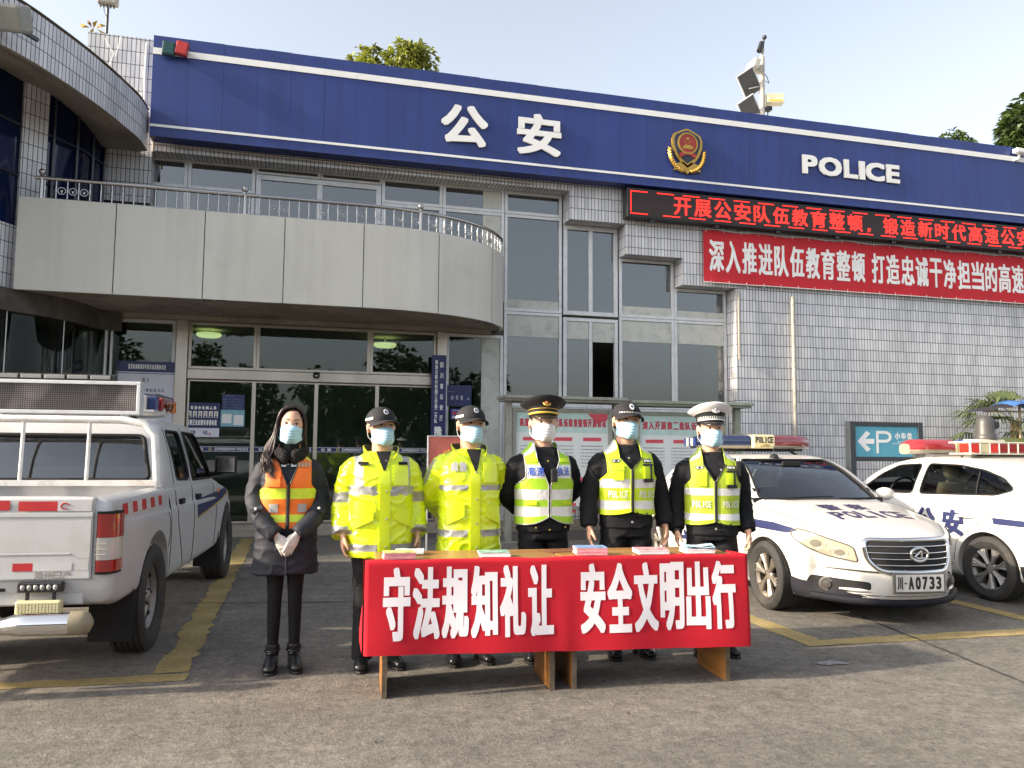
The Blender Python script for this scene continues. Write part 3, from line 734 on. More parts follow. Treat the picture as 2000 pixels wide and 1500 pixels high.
t = MB(); MT = Matrix.Translation((bx, 0, bz+.34*bs))
t.lathe([(0, SY-.07), (.40*bs, SY-.07), (.40*bs, SY-.055)], 32, 1, MT, 'y'); t.lathe([(.40*bs, SY-.08), (.47*bs, SY-.075), (.47*bs, SY-.055), (.40*bs, SY-.055)], 32, 0, MT, 'y')
for (dx, dz, r) in ((0, .2, .07), (-.15, .1, .03), (.15, .1, .03), (-.07, .02, .03), (.07, .02, .03)):
    t.lathe([(0, SY-.076), (r*bs, SY-.076), (r*bs, SY-.07)], 5, 0, Matrix.Translation((bx+dx*bs, 0, bz+(.34+dz)*bs)), 'y')
t.box(bx-.24*bs, bx+.24*bs, SY-.078, SY-.07, bz+.10*bs, bz+.20*bs, 0); t.box(bx-.16*bs, bx+.16*bs, SY-.079, SY-.07, bz+.20*bs, bz+.27*bs, 0)
t.prism([(bx+bs*x, bz+bs*z) for x, z in [(-.4, -.12), (-.1, .0), (.1, 0), (.4, -.12), (.34, -.3), (.1, -.16), (-.1, -.16), (-.34, -.3)]], SY-.075, SY-.058, 'y', 1)
GP(t, 'medallion', [M['gold'], M['badge_red']])
for (px, mname, lab) in ((330, (.012, .05, .05), 'dark green square lamp on the left top corner of the blue sign'), (356, (.36, .025, .02), 'red square lamp on the left top corner of the blue sign')):
    a = at(px, 97, SY-.08); r = empty('signal_lamp', (a.x, SY-.05, a.z), label=lab, cat='lamp', group='signal lamps on the blue sign'); r.rotation_euler = (0, radians(4 if px == 330 else 9), 0)
    t = MB(); t.cbox((0, -.05, 0), (.185, .09, .22), 0); t.build('housing', [P('lamp_'+str(px), mname, .35, dirt=.3)], r, bevel=.015)
    t = MB(); t.cbox((0, -.099, 0), (.15, .006, .18), 0); t.build('lens', [P('lamplens_'+str(px), tuple(v*1.25 for v in mname), .15)], r, bevel=.003)
    t = MB(); t.box(-.02, .02, -.01, .03, -.03, .03); t.build('bracket', [M['darkgrey']], r)
# LED message board
LX0, LX1, LZ0, LZ1, LY = at(1225, 400, 13.0).x, 17., 5.575, 6.12, 13.0
lb = empty('led_board', (LX0, LY, LZ0), label='long black dot matrix board with running red characters under the blue sign', cat='display')
O_ = lambda o: setattr(o, 'location', (-LX0, -LY, -LZ0))
t = MB(); t.box(LX0, LX1, LY, LY+.22, LZ0, LZ1); O_(t.build('housing', [M['black']], lb, bevel=.01))
t = MB(); t.box(LX0+.03, LX1-.03, LY-.004, LY-.001, LZ0+.04, LZ1-.03); O_(t.build('screen', [P('led_screen', (.022, .012, .012), .6, var=.3, vs=200)], lb))
t = MB(); fn = lambda x, z, l: (x, LY-.006-l, z)
xa, xb = at(1316, 400, LY).x, at(2000, 440, LY).x
txt = '开展公安队伍教育整顿，锻造新时代高速公安铁军'
cw_ = (xb-xa)/19.5
put_chars(t, txt, fn, xa, xa+cw_*len(txt), LZ0+.115, LZ1-.105, gap=.16, bold=.0075)
O_(t.build('characters', [M['led']], lb))
t = MB(); x = LX0+.06
t.box(x, x+.018, LY-.007, LY-.005, LZ0+.10, LZ1-.06)
i = 0
while x < LX1-.4:
    t.box(x, x+.34, LY-.007, LY-.005, LZ1-.075, LZ1-.055); t.box(x+.0+(.0 if i == 0 else .12), x+.34+(.0 if i == 0 else .12), LY-.007, LY-.005, LZ0+.06, LZ0+.08); x += .52; i += 1
O_(t.build('border_dashes', [M['led']], lb))
for i in range(9): t = MB(); t.cbox((LX0+.5+1.3*i, LY+.05, LZ0-.03), (.09, .06, .06)); O_(t.build('bracket', [M['black']], lb))
# red cloth banner on the wall
BX0, BX1, BZ0, BZ1, BY = at(1373, 440, 13.17).x, 16.6, 4.53, 5.50, 13.17
bn = empty('wall_banner', (BX0, BY, BZ0), label='red cloth banner with white slogan lashed to the tiled wall under the message board', cat='banner')
def wav(x, z, l=0): return (x, BY+.012*noise.noise(Vector((x*1.3, z*2.2, 1)))+.006*noise.noise(Vector((x*4, z*5, 7)))-l, z)
t = MB(); t.grid(lambda u, v: wav(lerp(BX0, BX1, u), lerp(BZ0, BZ1, v)+.012*sin(u*60)*(1 if v > .5 else 0)), 220, 10)
O2 = lambda o: setattr(o, 'location', (-BX0, -BY, -BZ0))
o = t.build('cloth', [M['red']], bn, 180); O2(o)
t = MB(); fn = lambda x, z, l: wav(x, z, l+.004)
c0 = at(1385, 500, BY).x; c1 = at(1690, 540, BY).x; cw_ = (c1-c0)/9.9
put_chars(t, '深入推进队伍教育整顿', fn, c0, c0+cw_*10, BZ0+.20, BZ1-.17, gap=.10, bold=.013, cut=.12)
c2 = at(1703, 540, BY).x
put_chars(t, '打造忠诚干净担当的高速公安', fn, c2, c2+cw_*13, BZ0+.20, BZ1-.17, gap=.10, bold=.013, cut=.12)
O2(t.build('characters', [M['letter']], bn))
t = MB(); t.tube([wav(lerp(BX0, BX1, i/60), BZ0-.01) for i in range(61)], .008, 5); t.tube([wav(lerp(BX0, BX1, i/60), BZ1+.02+.012*sin(i)) for i in range(61)], .006, 5)
for i in range(26): x = BX0+.05+i*.37; t.tube([(x, BY-.01, BZ1-.03), (x+.03, BY+.02, BZ1+.06)], .005, 4); t.tube([(x+.1, BY-.01, BZ0+.03), (x+.13, BY+.02, BZ0-.05)], .005, 4)
O2(t.build('lashing', [M['letter']], bn))

# ------------------------------------------------------------------ roof furniture
def pole_camera():
    a = at(1488, 224, 14.2); r = empty('camera_mast', (a.x, 14.2, 7.6), label='roof mast with surveillance cameras, two tilted solar panels and a yellowish cabinet', cat='mast')
    def W(px, py, dy=0): v = at(px, py, 14.2+dy); return Vector((v.x-a.x, v.y-14.2, v.z-7.6))
    t = MB(); t.tube([W(1489, 240), W(1488, 112)], .055, 12); t.tube([W(1488, 112), W(1490, 96)], .03, 8); t.build('pole', [P('mast_paint', (.50, .45, .38), .5, dirt=.4)], r, 40)
    t = MB(); t.tube([W(1490, 100), W(1492, 78)], .018, 8); t.sphere(W(1493, 73), .05, 12); t.build('dome_camera', [M['darkgrey']], r, 60)
    q = W(1484, 94); t = MB(); t.tube([q+Vector((.05, 0, .12)), q+Vector((-.05, -.05, -.1))], .055, 12); t.build('bullet_camera', [M['black']], r, 40)
    q = W(1471, 129); t = MB(); Mx = Matrix.Translation(q) @ Matrix.Rotation(.25, 4, 'Y'); t.cbox((0, 0, 0), (.14, .36, .20), 0, Mx); t.build('camera_head', [P('cam_white', (.55, .53, .47), .4)], r, bevel=.02)
    q = W(1481, 134); t = MB(); t.cbox((0, 0, 0), (.2, .12, .1)); t.lathe([(0, -.08), (.08, -.08), (.08, .03), (0, .03)], 14, 0, Matrix.Translation(q-Vector((0, 0, .0)))); t.cbox(tuple(q+Vector((.05, 0, -.02))), (.16, .08, .08)); t.v = t.v[8:]; t.f = [[i-8 for i in f] for f in t.f[6:]]; t.m = t.m[6:]
    t.build('pan_tilt_unit', [P('cam_cream', (.50, .47, .38), .4)], r, 40)
    for (x, y) in ((1463, 162), (1464, 215)):
        q = W(x, y); t = MB(); Mx = Matrix.Translation(q) @ Matrix.Rotation(radians(-20), 4, 'Z') @ Matrix.Rotation(radians(-34), 4, 'Y') @ Matrix.Rotation(radians(-58), 4, 'X')
        t.box(-.19, .19, -.25, .25, -.012, .012, 0, Mx); sp_ = t.build('solar_panel', [P('panel_back', (.10, .10, .095), .5, var=.1)], r)
        t = MB(); t.box(-.2, .2, -.26, -.24, -.02, .02, 0, Mx); t.box(-.2, .2, .24, .26, -.02, .02, 0, Mx); t.box(-.2, -.18, -.239, .239, -.02, .02, 0, Mx); t.box(.18, .2, -.239, .239, -.02, .02, 0, Mx); t.build('panel_frame', [M['alu']], sp_)
        t = MB(); t.tube([q+Vector((.03, 0, .04)), q+Vector((.22, 0, .06))], .013, 6); t.tube([q+Vector((.0, 0, -.12)), q+Vector((.22, 0, -.05))], .013, 6); t.build('panel_bracket', [M['alu']], r)
    q = W(1512, 195); t = MB(); Mx = Matrix.Translation(q) @ Matrix.Rotation(radians(-14), 4, 'Z'); t.cbox((0, 0, 0), (.36, .2, .2), 0, Mx); cb = t.build('cabinet', [P('cab_cream', (.62, .56, .40), .45, dirt=.2)], r, bevel=.008)
    t = MB(); t.cbox((.0, -.103, -.055), (.26, .004, .04), 0, Mx); t.build('cabinet_label', [P('cab_label', (.62, .45, .06), .5)], cb)
    q = W(1500, 213); t = MB(); t.cbox(tuple(q), (.13, .13, .09)); t.build('junction_box', [M['black']], r, bevel=.01)
    t = MB(); t.tube([W(1490, 140), W(1498, 150), W(1502, 163), W(1495, 158)], .008, 6); t.tube([W(1500, 215), W(1499, 232)], .012, 6); t.build('cable', [M['black']], r)
pole_camera()
a = at(208, 66, 13.6)
r = empty('rooftop_mast', (a.x, 13.6, 7.6), label='thin dark mast carrying a grey antenna box above the tiled tower', cat='mast')
t = MB(); t.tube([(0, 0, 0), (0, 0, at(210, 14, 13.6).z-7.6)], .022, 10); t.build('pole', [M['darkgrey']], r, 40)
zt = at(210, 10, 13.6).z-7.6
t = MB(); t.cbox((0, 0, zt+.18), (.30, .15, .36)); t.build('antenna_box', [P('ant_grey', (.36, .34, .29), .5, dirt=.3)], r, bevel=.025)
for i in range(5): t = MB(); t.tube([(-.11+.05*i, 0, zt), (-.11+.05*i, 0, zt-.045)], .012, 8); t.build('cable_gland', [M['darkgrey']], r)
t = MB()
t.tube([(-.06, 0, zt-.04), (-.05, .01, zt-.12), (-.01, -.02, zt-.2)], .006, 5)
t.build('cable', [M['darkgrey']], r)
# flood light on the wing parapet
pf = at(32, 40, 9.9); r = empty('flood_light', (pf.x, pf.y, pf.z), rz=radians(-30), label='boxy grey floodlight on top of the curved wing parapet', cat='lamp')
t = MB(); t.cbox((0, -.05, .02), (.36, .22, .30), 0, Matrix.Rotation(radians(25), 4, 'X') @ Matrix.Rotation(radians(12), 4, 'Y')); t.build('housing', [P('flood_grey', (.27, .27, .235), .5, dirt=.3)], r, bevel=.035)
t = MB(); t.box(-.02, .02, 0, .30, -.10, -.06); t.build('bracket', [M['darkgrey']], r)
# potted-looking weed on the roof edge
pw = at(181, 66, 13.5); r = empty('roof_plant', (pw.x, 13.5, 7.87), label='small withered yellow plant growing on the tiled tower top', cat='plant')
t = MB(); t.tube([(0, 0, 0), (.01, 0, .2)], .006, 5); t.build('stem', [P('stem', (.25, .2, .08), .8)], r)
t = MB()
for (dx, dz, a, s) in ((-.13, .16, 2.4, .16), (.02, .23, 1.2, .15), (.12, .20, .3, .14), (-.02, .06, -1.5, .22), (.17, .1, -1.1, .14), (-.05, .22, 2.0, .12)):
    p0 = Vector((dx*.3, 0, .16)); p1 = Vector((dx, random.uniform(-.05, .05), dz)); d = Vector((cos(a), 0, sin(a)))
    t.add([p0, p1+Vector((-d.z, 0, d.x))*s*.22, p1+d*s*.6+Vector((0, .04, 0)), p1-Vector((-d.z, 0, d.x))*s*.22], [(0, 1, 2, 3)], random.randint(0, 1))
t.build('leaves', [P('yellow_leaf', (.40, .24, .03), .7), P('brown_leaf', (.22, .11, .04), .7)], r)
# CCTV camera on the right end of the sign
cc = at(1990, 298, 12.8); r = empty('wall_camera', (cc.x+.12, 12.9, cc.z), label='white bullet camera at the right end of the blue sign', cat='camera')
t = MB(); t.cbox((0, -.05, .05), (.34, .14, .1), 0, Matrix.Rotation(.06, 4, 'Y')); t.build('body', [M['white']], r, bevel=.02)
t = MB(); t.tube([(0, .0, 0), (-.04, .0, -.09), (-.12, .05, -.12)], .03, 8); t.build('bracket', [M['white']], r, 40)

# ------------------------------------------------------------------ posters on the glass, ceiling lights, door camera
def board(name, px0, py0, px1, py1, Y, mats, label, cat, extra=None, th=.012, bevel=.002):
    a = at(px0, py1, Y); b_ = at(px1, py0, Y); r = empty(name, (a.x, Y, a.z), label=label, cat=cat)
    W_, H_ = b_.x-a.x, b_.z-a.z
    t = MB(); t.box(0, W_, 0, th, 0, H_); t.build('panel', mats, r, bevel=bevel)
    if extra: extra(r, W_, H_)
    return r
M['paper'] = P('paper', (.68, .68, .78), .6, var=.05)
M['ink'] = P('ink', (.10, .10, .16), .6, var=0)
def lines_of_text(t, x0, x1, z0, z1, n, m, seed=0, y=-.003, fill=.9, h=.55):
    "rows of tiny characters too small to read: short strokes of uneven length"
    rnd = random.Random(seed); dz = (z1-z0)/n
    for i in range(n):
        z = z1-dz*(i+1); x = x0; e = x0+(x1-x0)*(fill if i < n-1 else rnd.uniform(.3, .8)); c = dz*h
        while x+c < e:
            for k in range(2): t.box(x, x+c*rnd.uniform(.5, .8), y-.0005*k, y, z+c*(.1+.45*k), z+c*(.1+.45*k)+c*rnd.uniform(.15, .3), m)
            if rnd.random() < .7: xx = x+c*rnd.uniform(.1, .5); t.box(xx, xx+c*.16, y-.001, y, z+c*.05, z+c*.9, m)
            x += c*1.05
def ex1(r, W, H):
    t = MB(); t.box(0, W, -.003, -.0005, H*.925, H, 0); t.box(0, W, -.003, -.0005, H*.912, H*.917, 0); t.build('heading', [M['navy']], r)
    t = MB(); put_chars(t, '监管高速隆昌停车区社会治理办公室', lambda x, z, l: (x, -.004-l, z), W*.2, W*.82, H*.945, H*.98, gap=.15, bold=.002, m=0); t.build('heading_characters', [M['letter']], r)
    t = MB(); put_chars(t, '简介', lambda x, z, l: (x, -.002-l, z), W*.44, W*.58, H*.85, H*.885, gap=.4, bold=.001, m=0)
    lines_of_text(t, W*.12, W*.93, H*.52, H*.83, 7, 0, 5, -.002); lines_of_text(t, W*.1, W*.5, H*.2, H*.36, 3, 0, 6, -.002); t.build('small_print', [M['ink']], r)
    t = MB(); t.sphere((W*.83, -.004, H*.27), (W*.05, .003, H*.035), 10, 0); t.box(W*.76, W*.9, -.004, -.001, H*.15, H*.235, 1); t.sphere((W*.83, -.005, H*.295), (W*.052, .003, H*.022), 10, 1); t.build('portrait', [P('skin_print', (.55, .36, .28), .6), M['ink']], r)
board('notice_poster', 213, 708, 346, 985, 13.53, [M['paper']], 'tall pale lilac notice with navy heading on the glass left of the doors', 'poster', ex1)
def ex2(r, W, H):
    t = MB(); put_chars(t, '社治办在岗人员', lambda x, z, l: (x, -.003-l, z), W*.12, W*.92, H*.80, H*.90, gap=.25, bold=.003); put_chars(t, '民警正在出警有事请电联', lambda x, z, l: (x, -.003-l, z), W*.03, W*.93, H*.34, H*.50, gap=.1, bold=.003)
    t.build('characters', [M['letter']], r)
    for k in range(6):
        x = W*(.04+.158*k); t = MB(); t.box(x, x+W*.115, -.004, -.0005, H*.56, H*.75, 0); t.sphere((x+W*.0575, -.004, H*.675), (W*.028, .003, H*.05), 8, 1); t.box(x+W*.02, x+W*.095, -.0055, -.004, H*.565, H*.62, 2); t.build('photo_card', [M['letter'], P('skin_print2', (.45, .32, .26), .6) if k == 0 else bpy.data.materials['skin_print2'], M['ink']], r)
    t = MB(); t.box(0, W, -.003, -.0005, 0, H*.26); t.build('phone_strip', [M['paper']], r)
    t = MB(); put_chars(t, '值班民警', lambda x, z, l: (x, -.004-l, z), W*.02, W*.30, H*.07, H*.19, gap=.05, bold=.002, m=0); put_chars(t, '电话', lambda x, z, l: (x, -.004-l, z), W*.52, W*.66, H*.07, H*.19, gap=.05, bold=.002, m=0); lines_of_text(t, W*.33, W*.5, H*.05, H*.21, 1, 1, 3, -.005, 1., .9); lines_of_text(t, W*.68, W*.97, H*.05, H*.21, 1, 1, 4, -.005, 1., .6); t.build('phone_print', [M['ink'], P('red_ink', (.5, .12, .06), .6)], r)
board('duty_board', 362, 787, 430, 853, 13.60, [M['navy']], 'navy duty board with six small portraits on the left glass door', 'notice board', ex2)
def ex3(r, W, H):
    t = MB(); t.lathe([(.3*H*.12, -.002), (H*.05, -.002)], 12, 0, Matrix.Translation((W*.2, 0, H*.9)), 'y'); lines_of_text(t, W*.32, W*.9, H*.82, H*.95, 2, 0, 8, -.002)
    for k in range(4): t.box(W*.04, W*.96, -.0015, -.0005, H*(.1+.18*k), H*(.1+.18*k)+.002, 0); lines_of_text(t, W*.08, W*.36, H*(.12+.18*k), H*(.25+.18*k), 1, 0, 9+k, -.002, 1., .6); lines_of_text(t, W*.45, W*.9, H*(.14+.18*k), H*(.23+.18*k), 1, 0, 19+k, -.002, .8, .6)
    t.build('print', [P('pale_ink', (.30, .36, .5), .6)], r)
board('blue_notice', 433, 771, 478, 800, 13.60, [P('notice_blue', (.02, .04, .14), .4)], 'small dark blue table of contacts above the pale blue card on the glass', 'notice', ex3)
def ex4(r, W, H):
    t = MB(); t.box(W*.06, W*.46, -.003, -.0005, H*.2, H*.75, 0); t.box(W*.55, W*.95, -.003, -.0005, H*.1, H*.7, 0); t.build('white_card', [M['letter']], r)
    t = MB(); lines_of_text(t, W*.1, W*.42, H*.78, H*.92, 1, 0, 4, -.002); lines_of_text(t, W*.58, W*.92, H*.75, H*.92, 1, 0, 5, -.002); t.build('print', [M['letter']], r)
board('pale_card', 430, 801, 478, 833, 13.60, [P('card_blue', (.22, .45, .55), .5)], 'pale blue card with two white squares on the glass door', 'notice', ex4)
def ex5(r, W, H):
    fn = lambda x, z, l: (x, -.003-l, z); t = MB()
    def col(s, x0, x1, z0, z1, b_, g=.12):
        c = (z1-z0)/len(s)
        for i, ch in enumerate(s): put_text(t, ch, fn, x0, x1, z1-c*(i+1)+c*g/2, z1-c*i-c*g/2, bold=b_)
    col('四川省公安厅', W*.58, W*.80, H*.56, H*.97, .002, .5); col('高速公路公安局三分局二大队', W*.22, W*.42, H*.56, H*.97, .002, .12); col('隆昌服务区警务室', W*.24, W*.76, H*.03, H*.545, .006, .1)
    t.build('characters', [M['letter']], r)
board('vertical_plaque', 839, 694, 872, 1000, 13.42, [M['navy']], 'tall narrow navy plaque with vertical white characters beside the entrance', 'sign', ex5, th=.03)
def ex6(r, W, H):
    t = MB(); lines_of_text(t, W*.04, W*.92, H*.64, H*.8, 1, 0, 3, -.002, 1.); put_chars(t, '办公室', lambda x, z, l: (x, -.002-l, z), W*.16, W*.74, H*.30, H*.52, gap=.45, bold=.003); t.prism([(W*.84, H*.3), (W*.84, H*.42), (W*.92, H*.36)], -.003, -.001, 'y'); t.build('characters', [P('dim_letter', (.40, .42, .5), .6)], r)
board('office_sign', 873, 753, 921, 793, 13.56, [P('office_navy', (.018, .028, .11), .3)], 'navy office sign behind the narrow glass right of the vertical plaque', 'sign', ex6)
def ex7(r, W, H):
    fn = lambda x, z, l: (x, -.003-l, z); t = MB(); t.box(W*.05, W*.95, -.002, -.0005, H*.04, H*.07, 0); lines_of_text(t, W*.1, W*.9, H*.76, H*.94, 1, 0, 2, -.002, 1., .8); put_chars(t, '便民服务电话', fn, W*.1, W*.92, H*.42, H*.7, gap=.1, bold=.004, m=1); put_chars(t, '028-84719999', fn, W*.12, W*.9, H*.12, H*.32, gap=.1, bold=.002, m=0); t.build('characters', [M['letter'], P('sign_red_ink', (.5, .06, .05), .5)], r)
board('phone_sign', 880, 799, 908, 818, 13.50, [P('phone_blue', (.02, .03, .22), .4)], 'small blue sign with red and white characters on the wall by the plaque', 'sign', ex7, th=.012)
M['lampglow'] = P('lamp_diffuser', (.75, .78, .32), .4, var=0, emit=.8)
for (x, y, lab, Y) in ((408, 655, 'round pale yellow ceiling light behind the left fanlight', 14.6), (752, 675, 'round pale yellow ceiling light behind the right fanlight', 14.6)):
    a = at(x, y, Y); r = empty('ceiling_light', (a.x, Y, 3.42), label=lab, cat='light', group='round ceiling lights inside the entrance')
    dz = a.z-3.42
    t = MB(); t.lathe([(0, dz-.04), (.17, dz-.03), (.21, dz), (.20, dz+.035), (0, dz+.04)], 28, 0); t.build('diffuser', [M['lampglow']], r, 60)
    t = MB(); t.tube([(0, 0, dz+.04), (0, 0, 0)], .02, 8); t.build('rod', [M['alu']], r)
    t = MB()
    for i in range(14): g_ = 2*pi*i/14; t.sphere((.2*cos(g_), .2*sin(g_), dz+.045), .012, 6)
    t.build('crystal_rim', [M['chrome']], r)
a = at(618, 734, 13.5); r = empty('door_camera', (a.x, 13.5, a.z), label='black half dome camera on the steel beam above the doors', cat='camera')
t = MB(); t.cbox((0, .01, .05), (.11, .04, .025)); t.build('mount', [M['black']], r, bevel=.006)
t = MB(); t.sphere((0, -.03, 0), (.058, .05, .045), 16); t.build('dome', [M['black']], r, 60)
t = MB(); t.sphere((0, -.072, -.008), (.022, .012, .018), 10); t.build('lens', [M['chrome']], r, 60)
# round emblem seen behind the fanlight
a = at(728, 712, 14.4); r = empty('wall_emblem', (a.x, 14.4, a.z), label='dim brown round emblem inside behind the fanlight', cat='emblem')
t = MB(); t.lathe([(0, -.03), (.13, -.02), (.145, 0), (0, .02)], 28, 0, None, 'y'); t.build('disc', [P('emblem_brown', (.10, .05, .025), .5)], r, 40)
t = MB(); t.tube([(.165*cos(g_), 0, .165*sin(g_)) for g_ in [2*pi*k/30 for k in range(31)]], .022, 6, caps=False); t.build('rim', [P('emblem_green', (.06, .07, .03), .5)], r, 60)

# ------------------------------------------------------------------ notice boards under their little roofs
M['green'] = P('green_metal', (.25, .29, .235), .45, .2, var=.15, dirt=.4, dirtcol=(.25, .22, .16))
M['boardpaper'] = P('board_paper', (.62, .66, .66), .5, var=.04)
M['rosetext'] = P('rose_text', (.42, .05, .08), .6, var=0)
M['rosebar'] = P('rose_bar', (.55, .07, .10), .6, var=.05)
def pboard(px0, px1, pytop, pybot, title, lab, posts, rx0, rx1, rz, seed, metal):
    Y = 11.6; a = at(px0, pybot, Y); b_ = at(px1, pytop, Y); r = empty('notice_stand', (a.x, Y, 0), label=lab, cat='notice board', group='notice stands in front of the glazing')
    X0, X1, Z0_, Z1_ = 0, b_.x-a.x, a.z, b_.z; W, H = X1, Z1_-Z0_
    t = MB(); t.box(.02, W-.02, 0, .03, Z0_+.02, Z1_-.02); t.build('panel', [M['boardpaper']], r)
    f = MB(); f.box(-.045, .02, -.03, .05, Z0_-.04, Z1_+.04); f.box(W-.02, W+.045, -.03, .05, Z0_-.04, Z1_+.04); f.box(.02, W-.02, -.027, .05, Z1_-.02, Z1_+.04); f.box(.02, W-.02, -.027, .05, Z0_-.04, Z0_+.02)
    f.build('frame', [metal], r, bevel=.006)
    fn = lambda x, z, l: (x, -.004-l, z); t = MB()
    put_chars(t, title, fn, W*.05, W*.97, Z1_-.24, Z1_-.115, gap=.12, bold=.006, m=0); t.build('title', [M['rosetext']], r)
    t = MB(); rnd = random.Random(seed)
    t.box(.03, W-.03, -.002, -.0005, Z1_-.33, Z1_-.03, 3)
    t.prism([(W-.36, Z1_-.03), (W-.03, Z1_-.03), (W-.03, Z1_-.12), (W-.2, Z1_-.19)], -.003, -.002, 'y', 1); t.prism([(.03, Z0_+.03), (.3, Z0_+.03), (.03, Z0_+.3)], -.003, -.001, 'y', 1)
    for ci, (u0, u1) in enumerate(((.06, .33), (.38, .64), (.69, .95))):
        z = Z1_-.40
        t.box(W*u0+.04, W*u1-.06, -.003, -.001, z-.055, z, 1); z -= .09
        lines_of_text(t, W*u0, W*u1, z-.36, z, 7, 2, seed+ci, -.002, .95, .4); z -= .42
        t.box(W*u0+.08, W*u1-.08, -.003, -.001, z-.06, z, 1); z -= .1
        for k in range(4):
            h = rnd.uniform(.08, .16)
            if ci: t.box(W*u0, W*u1, -.003, -.001, z-h, z, 1); lines_of_text(t, W*u0+.02, W*u1-.02, z-h+.015, z-.015, 2, 3, seed+k, -.0045, .9, .4)
            else: lines_of_text(t, W*u0, W*u1, z-h, z, 3, 2, seed+9+k, -.002, .9, .4)
            z -= h+.03
    t.build('print', [M['rosetext'], M['rosebar'], M['ink'], P('board_teal'+str(seed), (.42, .58, .56), .5)], r)
    for x in posts:
        xx = at(x, 900, Y).x-a.x; t = MB(); t.box(xx-.05, xx+.05, -.05, .05, 0, rz-.04); t.box(xx-.16, xx+.16, -.1, .1, 0, .015); t.build('post', [metal], r, bevel=.006)
    t = MB(); xa = at(rx0, 780, Y).x-a.x; xb = at(rx1, 780, Y).x-a.x
    t.box(xa, xb, -.28, .25, rz-.015, rz+.03); t.box(xa+.02, xb-.02, -.24, .22, rz-.05, rz-.0155); t.build('canopy', [metal], r, bevel=.004)
    return r
zc = at(1090, 779, 11.5).z
M['greymetal'] = P('grey_green_metal', (.27, .28, .25), .45, .4, var=.12, dirt=.5)
pboard(1004, 1190, 805, 992, '高速三支队第二批队伍教育整顿开展情况', 'notice stand with red panels behind the officer with a gold hat band', (992, 1203), 978, 1214, zc, 3, M['greymetal'])
pboard(1247, 1412, 812, 992, '深入开展第二批队伍教育整顿', 'notice stand with pale teal sheet behind the two officers in lime vests', (1232, 1440), 1222, 1455, zc-.03, 8, M['green'])
# red poster in a stand, on the step behind the second man
a = at(833, 990, 9.2); b_ = at(905, 853, 9.2); r = empty('poster_stand', (a.x, 9.2, 0), label='red poster in a thin white stand behind the second man in yellow', cat='poster')
W, H, zb = b_.x-a.x, b_.z-a.z, a.z
t = MB(); t.box(.015, W-.015, 0, .01, zb, zb+H); t.build('sheet', [P('poster_red', (.50, .13, .10), .5, var=.15, vs=3)], r)
f = MB(); f.box(0, .014, -.008, .02, 0, zb+H+.01); f.box(W-.014, W, -.008, .02, 0, zb+H+.01); f.box(.014, W-.014, -.007, .02, zb+H, zb+H+.01); f.box(.014, W-.014, -.007, .02, zb-.02, zb); f.build('frame', [M['alu']], r)
f = MB(); f.box(-.05, W+.05, -.15, -.11, 0, .03); f.build('foot', [M['alu']], r)
t = MB(); rnd = random.Random(5)
for i in range(60): x, z = rnd.uniform(.03, W*.8), zb+H*rnd.uniform(.6, .95); s = rnd.uniform(.002, .006); t.box(x, x+s, -.003, -.001, z, z+s)
for k in range(5): g_ = .5+.5*k; t.tube([(W*.6, -.004, zb+H*.72), (W*.6+.07*cos(g_), -.006, zb+H*.72+.07*sin(g_))], [.006, .012], 6)
t.build('gold_print', [P('print_gold', (.62, .36, .08), .5)], r)
# ------------------------------------------------------------------ parking sign
a = at(1665, 1000, 10.6); r = empty('parking_sign', (a.x, 10.6, 0), label='dark framed light blue parking sign with arrow and P by the tiled wall', cat='sign')
zt = at(1665, 823, 10.6).z; zb = at(1665, 893, 10.6).z; xr = at(1793, 830, 10.6).x-a.x
f = MB(); f.box(-.05, .05, -.06, .06, 0, zt); f.build('post', [M['darkgrey']], r, bevel=.006)
f = MB(); f.box(xr-.05, xr+.04, -.06, .06, 0, zt); f.build('post', [M['darkgrey']], r, bevel=.006)
f = MB(); f.box(.05, xr-.05, -.058, .06, zt-.07, zt-.002); f.box(.05, xr-.05, -.058, .06, zb-.06, zb+.01); f.build('frame', [M['darkgrey']], r, bevel=.004)
f = MB(); f.box(.05, xr-.05, -.04, .04, zb+.01, zt-.07); f.build('panel', [P('parking_blue', (.10, .36, .48), .35, var=.08)], r)
W = xr-.1; H = zt-.07-zb-.01; fx = lambda x: .05+W*x; fz = lambda z: zb+.01+H*z
t = MB(); t.prism([(fx(x), fz(z)) for x, z in [(.04, .5), (.18, .16), (.24, .24), (.16, .42), (.30, .42), (.30, .58), (.16, .58), (.24, .76), (.18, .84)]], -.044, -.041, 'y'); t.build('arrow', [M['letter']], r)
t = MB()
def stroke(mb, pts, w, y=-.043, m=0):
    for (a_, b__) in zip(pts, pts[1:]):
        a_ = Vector(a_); b__ = Vector(b__); d = (b__-a_).normalized(); n_ = Vector((-d.y, d.x)); e = d*w*.5
        q = [a_-e+n_*w/2, b__+e+n_*w/2, b__+e-n_*w/2, a_-e-n_*w/2]; stroke.k += 1; yy = y-.00004*stroke.k
        mb.add([(v.x, yy, v.y) for v in q], [(0, 1, 2, 3)], m)
stroke.k = 0
pts = [(fx(.35), fz(.16)), (fx(.35), fz(.80)), (fx(.46), fz(.80)), (fx(.51), fz(.785)), (fx(.545), fz(.73)), (fx(.555), fz(.655)), (fx(.545), fz(.58)), (fx(.51), fz(.525)), (fx(.46), fz(.51)), (fx(.35), fz(.51))]
stroke(t, pts, .045)
put_chars(t, '小车位', lambda x, z, l: (x, -.043-l, z), fx(.63), fx(.92), fz(.58), fz(.80), gap=.12, bold=.005); t.box(fx(.58), fx(.9), -.044, -.042, fz(.42), fz(.435)); put_text(t, 'Car Parking', lambda x, z, l: (x, -.043-l, z), fx(.67), fx(.87), fz(.46), fz(.52), bold=.001)
t.build('lettering', [M['letter']], r)
